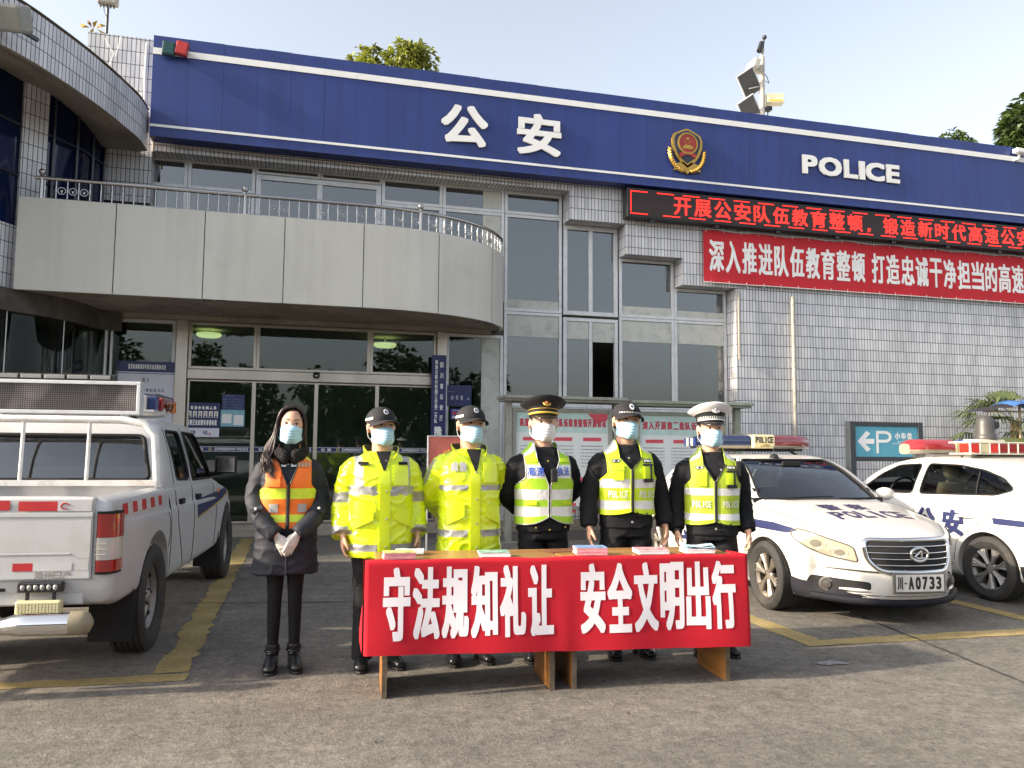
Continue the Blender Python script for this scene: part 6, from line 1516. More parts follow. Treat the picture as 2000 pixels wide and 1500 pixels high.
    C(t, 'led_grid', [P('led_yellow', (.60, .56, .36), .3)], None, fl)
    t = MB(); t.box(-.30, .14, -.035, -.02, .46, .60); np_ = C(t, 'number_plate', [P('plate_blue', (.03, .09, .32), .4, dirt=.3)], bevel=.006)
    t = MB()
    t.box(-.305, -.295, -.038, -.018, .455, .605); t.box(.135, .145, -.038, -.018, .455, .605); t.box(-.295, .135, -.038, -.018, .455, .463); t.box(-.295, .135, -.038, -.018, .597, .605); C(t, 'plate_frame', [M['alu']], None, np_)
    # dented chrome bumper tube with rubber ends
    t = MB(); pts = []; rr = []
    for i in range(41):
        x = -.74+1.44*i/40; d = exp(-((x-.34)/.055)**2); pts.append((x, -.13+.02*d, .425-.012*d)); rr.append(.062*(1-.25*d))
    t.tube(pts, rr, 20); bp_ = C(t, 'rear_bumper', [M['chrome']], 60)
    for s in (-1, 1):
        t = MB(); t.tube([(s*.695, -.13, .425), (s*.75, -.128, .425), (s*.79, -.12, .425), (s*.805, -.11, .425)], [.066, .066, .055, .02], 18); C(t, 'bumper_end', [P('end_cap', (.26, .22, .15), .6, dirt=.5) if s < 0 else bpy.data.materials['end_cap']], 60, bp_)
        t = MB(); t.tube([(s*.55, -.10, .40), (s*.5, .2, .44)], .025, 8); C(t, 'bumper_bracket', [M['trim']], 60, bp_)
    # fender corner below the lamps is part of the body; mud flaps, wheels
    for s in (-1, 1):
        t = MB(); t.box(min(s*.60, s*.86), max(s*.60, s*.86), .50, .515, .18, .62); C(t, 'mud_flap', [M['trim']])
        t = MB(); t.box(min(s*.62, s*.86), max(s*.62, s*.86), 3.70, 3.715, .2, .55); C(t, 'mud_flap', [M['trim']])
        for yw in (1.02, 4.24): make_wheel(r, s*(.868-.115), yw+oy, .365, .245, .225, s, 6, 'rimdark', steel=True)
    t = MB(); t.tube([(-.6, 1.02, .36), (.6, 1.02, .36)], .055, 10); t.sphere((0, 1.02, .36), .14, 12); t.tube([(-.45, .1, .5), (-.45, 4.9, .45)], .05, 6); t.tube([(.45, .1, .5), (.45, 4.9, .45)], .05, 6); t.tube([(-.3, .15, .35), (-.3, 2.5, .42)], .03, 8); C(t, 'chassis', [M['trim']], 60)
    # roof board with its light strip, and the red-blue beacon beside it
    bx0, bx1, by0, by1, bz0, bz1 = -.98, .565, 1.62, 1.74, 1.665, 1.925
    t = MB(); e = .028
    t.box(bx0, bx1, by0, by1, bz0, bz0+e); t.box(bx0, bx1, by0, by1, bz1-e, bz1); t.box(bx0, bx0+e, by0, by1, bz0+e, bz1-e); t.box(bx1-e, bx1, by0, by1, bz0+e, bz1-e)
    rb = C(t, 'message_board', [M['alu']], bevel=.004)
    def mesh_screen():
        m, nt, b = newmat('dot_screen'); L = nt.links; tc = N(nt, 'TexCoord')
        v = N(nt, 'TexVoronoi', Scale=62., feature='F1', Randomness=0.0); mp = N(nt, 'Mapping'); mp.inputs['Rotation'].default_value = (radians(90), 0, 0); mp.inputs['Scale'].default_value = (1, 1, 1)
        L.new(tc.outputs['Object'], mp.inputs[0]); L.new(mp.outputs[0], v.inputs['Vector']); v.voronoi_dimensions = '2D'
        d = ramp(nt, v.outputs['Distance'], [(.12, .50), (.30, .10)])
        n = N(nt, 'TexNoise', Scale=3.2, Detail=2.); L.new(tc.outputs['Object'], n.inputs['Vector']); r2 = ramp(nt, n.outputs['Fac'], [(.44, (.34, .30, .29)), (.58, (.92, .80, .76))])
        c = mixc(nt, 1., d.outputs[0], r2.outputs[0], 'MULTIPLY'); L.new(c, b.inputs['Base Color']); b.inputs['Roughness'].default_value = .35; return m
    t = MB(); t.box(bx0+e, bx1-e, by0+.025, by1-.005, bz0+e, bz1-e); C(t, 'dot_screen', [mesh_screen()], None, rb)
    t = MB(); t.box(bx0+.32, bx1-.19, by0+.02, by0+.07, bz1+.003, bz1+.052); ls = C(t, 'led_strip', [M['black']], None, rb, .008)
    for k in range(6):
        t = MB(); x = bx0+.36+.165*k; t.box(x-.012, x+.132, by0+.010, by0+.02, bz1+.012, bz1+.043); C(t, 'led_segment', [M['ledlens']], None, rb, .004)
    t = MB()
    for x in (-.45, .45): t.box(x-.03, x+.03, by0+.02, by1-.02, 1.63, bz0)
    C(t, 'board_mount', [M['alu']], None, rb)
    bb = bpy.data.objects.new('light_bar', None); link(bb, r); bb.location = T
    y2 = 2.06
    t = MB(); t.tube([(-.72, y2, 1.775), (.60, y2, 1.775), (.70, y2+.05, 1.775)], [.085, .085, .055], 16, flat=.8, up=(0, 0, 1)); t.build('clear_cover', [glass('bar_cover', (.75, .73, .68), 1., .03)], bb, 60)
    t = MB(); t.tube([(-.72, y2, 1.70), (.66, y2, 1.70)], .04, 10, flat=2.0, up=(0, 0, 1)); t.build('bar_base', [M['alu']], bb, 60)
    for k, (nm, mt) in enumerate((('bluelens', 0), ('redlens', 0), ('redlens', 0), ('amber', 0))):
        t = MB(); y = y2-.16+.115*k; t.box(.565+.02*k, .635+.02*k, y-.045, y+.045, 1.715-.003*k, 1.825-.006*k); t.build('lamp_module', [M[nm]], bb, bevel=.012)
    t = MB(); t.box(.50, .625, y2-.24, y2+.28, 1.69, 1.715); t.box(.50, .56, y2-.23, y2+.26, 1.715, 1.83); t.build('lamp_tray', [M['alu']], bb, bevel=.006)
    for x in (-.5, .4):
        t = MB(); t.box(x-.03, x+.03, y2-.05, y2+.05, 1.63, 1.67); t.build('bar_foot', [M['black']], bb)
    # side details
    for s, ax in ((1, 'x-'), (-1, 'x+')):
        t = MB()
        for pts in ([(1.485, .45), (1.48, 1.1)], [(2.36, .43), (2.37, .8), (2.37, 1.12)], [(3.46, .45), (3.5, .8), (3.44, 1.1)], [(1.72, 1.1), (1.74, .8), (2.0, .45)]): t.tube([hit(bv, ax, lerp(a[0], b[0], k/8), lerp(a[1], b[1], k/8), 0) for a, b in zip(pts, pts[1:]) for k in range(9)], .0045, 5)
        t.tube([hit(gb, ax, 1.73, z, 0) for z in (1.12, 1.2, 1.3, 1.45, 1.56)], .004, 5); t.tube([hit(gb, ax, 2.34, z, 0) for z in (1.12, 1.2, 1.3, 1.45, 1.58)], .004, 5)
        C(t, 'door_gap', [M['trim']], 60)
        t = MB(); x0 = .22
        for k in range(9): a = x0+.11*k; patch(t, bv, ax, [(a, .995), (a+.109, .995), (a+.109, 1.062), (a, 1.062)], .004, .08, k % 2)
        C(t, 'reflective_tape', stk)
        for yy in (1.90, 2.60):
            c = hit(bv, ax, yy, .975, .012); t = MB(); t.cbox(tuple(c), (.03, .13, .045)); C(t, 'door_handle', [M['trim']], bevel=.008)
        t = MB(); patch(t, bv, ax, [(2.52, .80), (2.50, 1.02), (2.62, .96), (2.8, .955), (4.5, .985), (4.55, .93), (4.0, .885)], .004, .08); C(t, 'side_stripe', [M['stripe']], 60)
        t = MB(); t.tube([hit(bv, ax, y, z, .005) for y, z in [(2.52+2.0*k/16, lerp(.792, .925, k/16)) for k in range(17)]], .006, 5); C(t, 'yellow_line', [P('yellow_tape', (.45, .30, .05), .4) if s > 0 else bpy.data.materials['yellow_tape']], 60)
        t = MB(); t.box(s*.865 if s > 0 else s*1.07, s*1.07 if s > 0 else s*.865, 3.28, 3.36, 1.16, 1.33); mm = C(t, 'mirror', [M['trim']], bevel=.02)
        t = MB(); t.box(min(s*.89, s*1.055), max(s*.89, s*1.055), 3.272, 3.279, 1.175, 1.315); C(t, 'mirror_glass', [M['chrome']], None, mm)
        t = MB(); t.tube([(s*.80, 3.36, 1.15), (s*.93, 3.33, 1.17)], .022, 8); C(t, 'mirror_arm', [M['trim']], 60, mm)
        t = MB(); c = hit(bv, ax, 3.72, .97, .004); t.sphere(tuple(c), (.014, .035, .022), 10); C(t, 'side_repeater', [M['amber']], 60)
        t = MB(); patch(t, bv, ax, [(1.58, .62), (1.585, .86), (1.60, .86), (1.595, .62)], .0, .1); t.tube([hit(bv, ax, 1.30+.13*cos(g), .80+.16*sin(g), 0) for g in [-.9+1.8*k/10 for k in range(11)]], .004, 5); C(t, 'fuel_flap', [M['trim']], 60)
    return r
build_truck()
# ------------------------------------------------------------------ people
M['skin'] = P('skin', (.62, .36, .24), .45, var=.10, vs=14)
M['skin2'] = P('skin_fair', (.58, .34, .235), .45, var=.08, vs=14)
M['hairblack'] = P('hair_black', (.012, .010, .009), .5, var=.3, vs=60)
M['hairbrown'] = P('hair_brown', (.020, .0085, .0055), .40, var=.5, vs=40, stretch=(1, 1, .1))
M['eyewhite'] = P('eye_white', (.55, .50, .47), .3, var=0); M['iris'] = P('iris', (.012, .008, .006), .15, var=0)
M['mask'] = P('mask_blue', (.40, .64, .75), .8, var=.05, bump=.1, bs=300); M['maskwhite'] = P('mask_white', (.70, .70, .70), .8, var=.03)
M['capblack'] = P('cap_black', (.007, .007, .0095), .8, var=.2, vs=40, bump=.2, bs=300)
M['uniform'] = P('uniform_black', (.0065, .007, .0095), .85, spec=.3, var=.25, vs=12, bump=.25, bs=260)
M['trouser'] = P('trouser_black', (.006, .006, .0075), .8, spec=.3, var=.2, bump=.2, bs=250)
M['shoe'] = P('shoe_black', (.010, .010, .011), .28, var=.1)
M['coat'] = P('coat_navy', (.011, .013, .021), .68, spec=.4, var=.2, vs=8, bump=.2, bs=200)
M['hivis'] = P('hivis_yellow', (.66, .80, .012), .30, var=.05, vs=6, coat=.45, bump=.15, bs=30)
M['reflect'] = P('reflective_grey', (.36, .36, .35), .35, .25, var=.12, vs=30, bump=.25, bs=60)
M['silver'] = P('reflective_silver', (.66, .67, .66), .38, .15, var=.10, vs=22, bump=.35, bs=45)
M['lime'] = P('vest_lime', (.50, .68, .012), .55, var=.06, vs=20, bump=.15, bs=200)
M['limegreen'] = P('vest_limegreen', (.33, .58, .02), .6, var=.06, vs=20)
M['orange'] = P('vest_orange', (.85, .17, .012), .55, var=.06, vs=20, bump=.2, bs=200)
M['limeband'] = P('band_lime', (.60, .76, .05), .4, var=.08, vs=20)
M['olive'] = P('olive_lining', (.035, .042, .025), .8, var=.2); M['fur'] = P('fur_black', (.008, .007, .007), .9, var=.5, vs=90, bump=1., bs=120)
M['glove'] = P('glove_white', (.58, .54, .50), .7, var=.1, vs=30, bump=.2, bs=120)
M['snap'] = P('snap_metal', (.5, .5, .5), .3, .6, var=0); M['brass'] = P('brass', (.55, .42, .10), .3, .7, var=.1)
NE = 2.5
def table(rows):
    z = [r[0] for r in rows]; A = [r[1] for r in rows]; B_ = [r[2] for r in rows]; C = [r[3] for r in rows]
    return lambda q: (interp(z, A, q), interp(z, B_, q), interp(z, C, q))
UNI = [(.78, .180, .128, .0), (.92, .178, .126, 0), (1.03, .172, .122, 0), (1.15, .180, .126, 0), (1.23, .190, .128, 0), (1.30, .193, .118, .004), (1.345, .172, .104, .010), (1.385, .130, .088, .014), (1.42, .090, .073, .016), (1.455, .066, .062, .016), (1.48, .060, .060, .016)]
def grow(rows, d, z0=None, hem=None):
    o = [(z, a+d, b+d, c) for z, a, b, c in rows]
    if hem: o = [hem]+[q for q in o if q[0] > hem[0]+.04]
    return o
def ell(tp, th, z, o=0.):
    a, b, c = tp(z); s, k = sin(th), cos(th)
    return Vector(((a+o)*(1 if s > 0 else -1)*abs(s)**(2/NE), c-(b+o)*(1 if k > 0 else -1)*abs(k)**(2/NE), z))
def front(tp, x, z, o=0., back=False):
    a, b, c = tp(z); t = clamp(abs(x)/(a+o), 0, 1); y = (b+o)*(1-t**NE)**(1/NE)
    return Vector((x, c+y if back else c-y, z))
def torso_loft(mb, tp, z0, z1, n=44, k=40, squash=0.):
    mb.loft([[tuple(ell(tp, 2*pi*j/n, lerp(z0, z1, i/k))) for j in range(n)] for i in range(k+1)])
def arm_path(pose, s, sh=.180):
    if pose == 'side': return [Vector((s*(sh-.05), .012, 1.325)), Vector((s*(sh+.012), .012, 1.295)), Vector((s*(sh+.045), .022, 1.205)), Vector((s*(sh+.066), .03, 1.10)), Vector((s*(sh+.080), .005, .97)), Vector((s*(sh+.083), -.028, .862))]
    if pose == 'back': return [Vector((s*(sh-.05), .012, 1.325)), Vector((s*(sh+.012), .015, 1.295)), Vector((s*(sh+.050), .045, 1.205)), Vector((s*(sh+.072), .090, 1.11)), Vector((s*(sh-.01), .165, 1.02)), Vector((s*.05, .20, .95))]
    if pose == 'clasp': return [Vector((s*(sh-.03), .012, 1.320)), Vector((s*(sh+.010), .010, 1.285)), Vector((s*(sh+.050), .010, 1.185)), Vector((s*(sh+.062), -.015, 1.09)), Vector((s*.165, -.12, .975)), Vector((s*.062, -.185, .875))]
def spline(pts, n):
    k = list(range(len(pts)))
    return [Vector(tuple(interp_lin(k, [p[i] for p in pts], k[-1]*j/n) for i in range(3))) for j in range(n+1)]
def interp_lin(xs, ys, x):
    "Catmull-Rom without clamping of the slopes"
    i = min(int(x), len(xs)-2); t = x-i; g = lambda q: ys[max(0, min(len(ys)-1, q))]
    a, b, c, d = g(i-1), g(i), g(i+1), g(i+2)
    return .5*((2*b)+(-a+c)*t+(2*a-5*b+4*c-d)*t*t+(-a+3*b-3*c+d)*t**3)
def hand_tubes(mb, wrist, D, Tt, Nn, k=1., curl=1., spread=1.):
    "palm, four unequal fingers bent at their knuckles and a thumb leaving the side of the palm"
    D, Tt, Nn = D.normalized(), Tt.normalized(), Nn.normalized()
    q = lambda d, t, n: wrist+(D*d+Tt*t+Nn*n)*k
    mb.tube([q(-.05, 0, 0), q(-.005, 0, 0), q(.03, .002, -.002), q(.06, .003, -.003), q(.085, .002, 0), q(.095, 0, .002)], [.026*k, .028*k, .037*k, .042*k, .041*k, .030*k], 14, flat=[.8, .7, .46, .40, .36, .30], up=Tt)
    for t, L_, r in ((.030, .073, .0094), (.0105, .082, .0098), (-.0095, .076, .0094), (-.0285, .060, .0084)):
        sp = t*.16*spread; p = q(.078, t, .0); pts = [q(.060, t*.9, 0), p]; a = .22*curl; rr = [r*k*1.1, r*k*1.05]
        for seg, da in ((.46, .42*curl), (.31, .62*curl), (.23, .35*curl)):
            d = D*cos(a)+Nn*sin(a)+Tt*sp*3; p = p+d.normalized()*L_*seg*k; pts.append(p); rr.append(r*k*(1-.10*len(rr)+.1)); a += da
        pts.append(p+(D*cos(a)+Nn*sin(a))*.004*k); rr.append(r*k*.5)
        mb.tube(pts, rr, 10)
    mb.tube([q(.012, .024, .004), q(.035, .044, .012), q(.062, .052, .024), q(.084, .048, .034), q(.092, .046, .037)], [.014*k, .0125*k, .0105*k, .0092*k, .005*k], 10)
def head_grid(mb, Hm, k=1.):
    c = Vector((0, .004, 1.588)); n, m = 44, 34; vs = []; fs = []
    for i in range(m+1):
        ph = -pi/2+pi*i/m
        for j in range(n):
            th = 2*pi*j/n; x, y, z = .0745*cos(ph)*sin(th), -.094*cos(ph)*cos(th), .116*sin(ph)
            if z < 0:
                t = smooth(-z/.118); x *= 1-.36*t
                y = y*(1-.10*t) if y < 0 else y*(1-.50*t)
                if y < 0: y -= .006*t
            else: y = y*(1+.05*z/.11) if y > 0 else y
            zz = z+c.z; ax = abs(x)
            if y < 0:
                nb = exp(-(x/.013)**2)*(clamp((1.600-zz)/.055) if zz > 1.545 else clamp((zz-1.528)/.017))
                y -= .024*nb*1.0
                y -= .0045*exp(-((zz-1.614)/.009)**2)*exp(-((ax-.03)/.025)**2)
                y += .010*exp(-((ax-.032)/.015)**2-((zz-1.592)/.0105)**2)
                y -= .004*exp(-((ax-.045)/.02)**2-((zz-1.555)/.02)**2)
            vs.append(Hm @ Vector((x*k, (y+c.y), zz)))
    for i in range(m):
        for j in range(n): fs.append((i*n+j, i*n+(j+1) % n, (i+1)*n+(j+1) % n, (i+1)*n+j))
    mb.add(vs, fs)
    for s in (-1, 1):
        mb.sphere((0, 0, 0), (.009, .019, .031), 12, 0, Hm @ Matrix.Translation((s*.0785*k, .014, 1.580)) @ Matrix.Rotation(s*.35, 4, 'Z') @ Matrix.Rotation(-.15, 4, 'X'))
        mb.sphere((0, 0, 0), (.007, .009, .010), 8, 0, Hm @ Matrix.Translation((s*.076*k, .010, 1.553)))
def fold_mesh(me, amp, fn=None, seed=0, fr=1.):
    "cloth creases pushed into the surface itself"
    me.update(); co = [v.co.copy() for v in me.vertices]; no = [v.normal.copy() for v in me.vertices]; S = Vector((seed*7.3, seed*3.1, seed))
    for v, c, n in zip(me.vertices, co, no):
        w = 1 if fn is None else fn(c)
        if w <= 0: continue
        q = Vector((c.x*9*fr, c.y*9*fr, c.z*5.5*fr))+S; q2 = Vector((c.x*5*fr+c.z*13*fr, c.y*8*fr, c.z*10*fr-c.x*7*fr))+S
        r1 = 1-2*abs(noise.noise(q2)); d = .45*noise.noise(q*.7)+.75*(r1*r1*r1 if r1 > 0 else 0)-.2+.12*noise.noise(q*2.7)
        v.co = c+n*d*amp*w
    me.update()
def strip_patch(mb, tp, x0, x1, z0, z1, o, th=.004, m=0, nx=8, nz=6, taper=0., rz=None):
    "a cloth patch with thickness lying on the chest"
    f = lambda u, v: front(tp, lerp(x0, x1, u)+(lerp(-taper, 0, v)*(u-.5)*2), lerp(z0, z1, v), o+th)
    g = lambda u, v: front(tp, lerp(x0, x1, u)+(lerp(-taper, 0, v)*(u-.5)*2), lerp(z0, z1, v), o-.004)
    mb.grid(f, nx, nz, m)
    for e in (0, 1): mb.grid(lambda u, v: (f(u, e) if v > .5 else g(u, e)), nx, 1, m); mb.grid(lambda u, v: (f(e, u) if v > .5 else g(e, u)), nz, 1, m)
def person(loc, H, yaw, label, pose, hyaw=0., hpitch=0., hroll=0., skin='skin', head_k=1.10, jacket=UNI, z_hem=.80, sleeve=(.072, .066, .060, .056, .050, .046), jm=None, jfold=.006, zone=None, jmats=None, female=False, mask='mask', coll=None, tz=None, trouser=(.088, .078, .062, .054, .050), seed=1, boots=False, shoe_out=8, lx=.092, hands=True, vox=.009, ztop_=1.425):
    r = empty('person', (loc[0], loc[1], 0), radians(yaw), label, 'person', 'people in a row behind the tables'); k = H/1.70; r.scale = (k, k, k)
    piv = Matrix.Translation((0, .012, 1.45))
    Hm = piv @ Matrix.Rotation(radians(hyaw), 4, 'Z') @ Matrix.Rotation(radians(hpitch), 4, 'X') @ Matrix.Rotation(radians(hroll), 4, 'Y') @ Matrix.Scale(1.055, 4) @ piv.inverted()
    tp = table(jacket); sh = .172 if not female else .146
    rj = random.Random(seed); arms = {}
    for s in (-1, 1):                               # nobody holds both arms alike
        ap = arm_path(pose, s, sh); j1 = Vector((s*rj.uniform(-.012, .016), rj.uniform(-.015, .03), rj.uniform(-.012, .012)))
        if pose != 'clasp': ap[3] += j1; ap[4] += j1*1.2; ap[5] += Vector((j1.x*1.2, -rj.uniform(0, .03), j1.z))
        arms[s] = spline(ap, 20)
    # body: one skin from crown to soles
    b = MB(); slim = table([(z, a-.030, max(.05, bb-.030), c) for z, a, bb, c in UNI]); torso_loft(b, slim, .80, 1.46, 28, 24)
    b.tube([(0, .018, 1.38), (0, .014, 1.44), (0, .008, 1.50), (0, .004, 1.55)], [.064 if not female else .050, .061 if not female else .047, .061 if not female else .047, .052], 18)
    head_grid(b, Hm, head_k)
    LK = .70 if female else 1.
    for s in (-1, 1):
        A = arms[s]; b.tube(A, [lerp(.048, .026, i/20) for i in range(21)], 12)
        b.tube([(s*.075, 0, .90), (s*lx, 0, .80), (s*lx, -.005, .48), (s*(lx+.004), .01, .10), (s*(lx+.004), 0, .05)], [.07*LK, .07*LK, .046*LK, .032*LK, .03], 12)
        b.tube([(s*(lx+.004), .03, .045), (s*(lx+.012), -.06, .03), (s*(lx+.022), -.14, .028)], [.032, .034, .022], 10, flat=.7)
        w = A[-1]; d = (A[-1]-A[-4]).normalized()
        if pose == 'side': hand_tubes(b, w, Vector((0, -.12, -1)), Vector((s*.12, -1, .05)), Vector((-s, -.25, 0)), .97, 1.0)
        elif pose == 'back': hand_tubes(b, w, Vector((-s*.8, .1, -.6)), Vector((0, -.2, 1)), Vector((0, -1, 0)), .95, .7)
        else: hand_tubes(b, w, Vector((-s*.45, -.10, -.85)), Vector((-s*.75, -.45, .5)), Vector((0, 1, -.15)), .80, .5)
    body = remesh(b, .0048, 3, 'body'); bvh = bvh_of(body); add_mesh(body, 'body', [M[skin]], r)
    # eyes and brows on the face
    for s in (-1, 1):
        e = MB(); c = Hm @ Vector((s*.0315, -.0775, 1.5905)); R = Hm.to_3x3().to_4x4(); Mx = Matrix.Translation(c) @ R @ Matrix.Rotation(s*.12, 4, 'Z')
        sq = .0048 if not female else .0042
        e.sphere((0, 0, 0), (.0145, .0075, sq), 14, 0, Mx); e.sphere((.0, -.0052, 0), (.0062, .0035, sq*1.05), 10, 1, Mx)
        e.tube([Mx @ Vector((x, -.0068+.010*abs(x/.016)**2, .0050-.0045*(x/.016)**2)) for x in [-.016+.032*i/8 for i in range(9)]], [.0008]+[.0019]*7+[.0008], 6, 1)
        e.build('eye', [M['eyewhite'], M['iris']], r, 60)
        e = MB(); pts = []
        for i in range(9):
            x = s*lerp(.014, .052, i/8); p = Hm @ Vector((x, -.2, 1.611+.0045*sin(pi*i/8*.9)+(.002 if female else 0))); d = Hm.to_3x3() @ Vector((0, 1, 0)); q = bvh.ray_cast(p, d)[0]; pts.append((q if q is not None else p)+d*-.001)
        e.tube(pts, [.0016, .0030, .0034, .0034, .0032, .0030, .0026, .002, .001], 6, 0, flat=.6); e.build('eyebrow', [M['hairblack']], r, 60)
    # mask, tented over the nose, with pleats and ear loops
    mk = MB(); W_ = .071*head_k
    yc = lambda v: interp([0, .22, .5, .82, 1], [-.097, -.122, -.120, -.108, -.086], v)
    def mp(u, v, o=0.):
        au = abs(u); zt_ = 1.580-.014*au**2; zb_ = 1.462+.028*au**2; z = lerp(zt_, zb_, v); y = yc(v)+(-.022-yc(v))*au**2.3
        fade = 1-smooth((au-.55)/.4)
        pl = .0055*((v*6.5) % 1)*fade if .26 < v < .74 else 0
        x = W_*u*(1-.05*sin(pi*v)); return Hm @ Vector((x, y-pl-o, z+.002*sin(u*9)*v))
    mk.grid(lambda u, v: mp(u*2-1, v), 30, 34); mk.grid(lambda u, v: mp(u*2-1, v, -.004), 30, 34)
    for e in (0, 1): mk.grid(lambda u, v: mp(u*2-1, e, -.004*(1-v)), 30, 1)
    mk.build('mask', [M[mask]], r, 70)
    lp = MB()
    for s in (-1, 1):
        ear = Hm @ Vector((s*.084*head_k, .026, 1.592)); ear2 = Hm @ Vector((s*.080*head_k, .024, 1.556))
        lp.tube([mp(s*.97, .04), (mp(s*.97, .04)+ear)/2+Hm.to_3x3() @ Vector((s*.008, 0, .002)), ear], .0015, 5); lp.tube([mp(s*.97, .95), (mp(s*.97, .95)+ear2)/2+Hm.to_3x3() @ Vector((s*.009, 0, -.003)), ear2], .0015, 5)
    lp.build('ear_loop', [M['maskwhite']], r, 60)
    # jacket with sleeves: one cloth
    j = MB(); torso_loft(j, tp, z_hem, ztop_)
    for s in (-1, 1):
        rr = [interp([0, .2, .45, .65, .85, 1.], list(sleeve), i/20) for i in range(21)]; j.tube(arms[s][:20]+[arms[s][-1]+(arms[s][-1]-arms[s][-3]).normalized()*-.004], rr, 22)
    me = remesh(j, vox, 5, 'jacket'); fold_mesh(me, jfold, None, seed)
    o = add_mesh(me, 'jacket', jmats or [M[jm or 'uniform']], r)
    if zone:
        for p in me.polygons: p.material_index = zone(p.center, arms)
    # trousers and shoes
    t = MB(); zt_ = tz or .96
    t.loft([[tuple(ell(table([(.70, .17, .115, 0), (1.0, .168, .115, 0)]), 2*pi*i/30, z)) for i in range(30)] for z in (.80, .86, .92, zt_)])
    for s in (-1, 1): t.tube([(s*.085, 0, .86), (s*lx, 0, .74), (s*lx, -.004, .60), (s*lx, -.006, .47), (s*(lx+.003), .008, .28), (s*(lx+.004), .012, .10 if not boots else .14), (s*(lx+.004), .012, .055 if not boots else .12)], [.09, trouser[0], trouser[1], trouser[2], trouser[3], trouser[4], trouser[4]*1.02], 20)
    me = remesh(t, .010, 4, 'trousers'); fold_mesh(me, .008 if not boots else .003, None, seed+5, .8); add_mesh(me, 'trousers', [M['trouser']], r)
    for s in (-1, 1):
        f = MB(); Mx = Matrix.Translation((s*(lx+.004), .012, 0)) @ Matrix.Rotation(radians(s*shoe_out), 4, 'Z')
        f.tube([(0, .055, .05), (0, .045, .052), (0, 0, .058), (0, -.07, .050), (0, -.14, .040), (0, -.185, .034), (0, -.20, .030)], [.020, .036, .042, .046, .047, .036, .012], 16, flat=[1.2, 1.1, 1.15, 1, .78, .7, .7], M=Mx, up=(1, 0, 0))
        if boots: f.tube([(0, .0, .04), (0, .004, .10), (0, .006, .155)], [.040, .042, .048], 16, M=Mx)
        me = remesh(f, .006, 3, 'shoe'); so_ = add_mesh(me, 'shoe', [M['shoe']], r)
        q = MB(); pr = [(.0, .062), (.030, .05), (.038, .0), (.036, -.04), (.046, -.09), (.046, -.14), (.032, -.19), (0, -.205)]
        q.prism([(x, y) for x, y in pr]+[(-x, y) for x, y in reversed(pr[1:-1])], .0, .018, 'z', 0, Mx); q.build('sole', [M['black']], so_, bevel=.003)
        if boots:
            q = MB(); q.tube([Mx @ Vector((.049*cos(g), .004+.052*sin(g), .118+.004*cos(g))) for g in [2*pi*i/20 for i in range(21)]], .006, 6, caps=False); q.build('boot_strap', [M['shoe']], so_, 60)
    r['_k'] = 0; del r['_k']
    return dict(r=r, tp=tp, arms=arms, Hm=Hm, bvh=bvh, k=head_k)
def short_hair(p, z_lo=1.545):
    t = MB(); n, m = 36, 18; vs = []; fs = []
    for i in range(m+1):
        ph = lerp(-.42, pi/2, i/m)
        for q in range(n):
            th = 2*pi*q/n; bk = smooth((-cos(th)-.05)/.7); lo = lerp(.10, -.50, bk); ph = lerp(lo, pi/2, i/m); x, y, z = .0765*cos(ph)*sin(th), -.097*cos(ph)*cos(th), .120*sin(ph)
            if y < 0: y = max(y, -.060-.03*smooth((z-.06)/.04)) if z < .1 else y
            d = 1+.02*noise.noise(Vector((x*60, y*60, z*60))); vs.append(p['Hm'] @ Vector((x*p['k']*d, y*d+.010, 1.590+z*d)))
    for i in range(m):
        for q in range(n): fs.append((i*n+q, i*n+(q+1) % n, (i+1)*n+(q+1) % n, (i+1)*n+q))
    fs.append(list(range(n-1, -1, -1))); t.add(vs, fs); t.build('hair', [M['hairblack']], p['r'], 60)
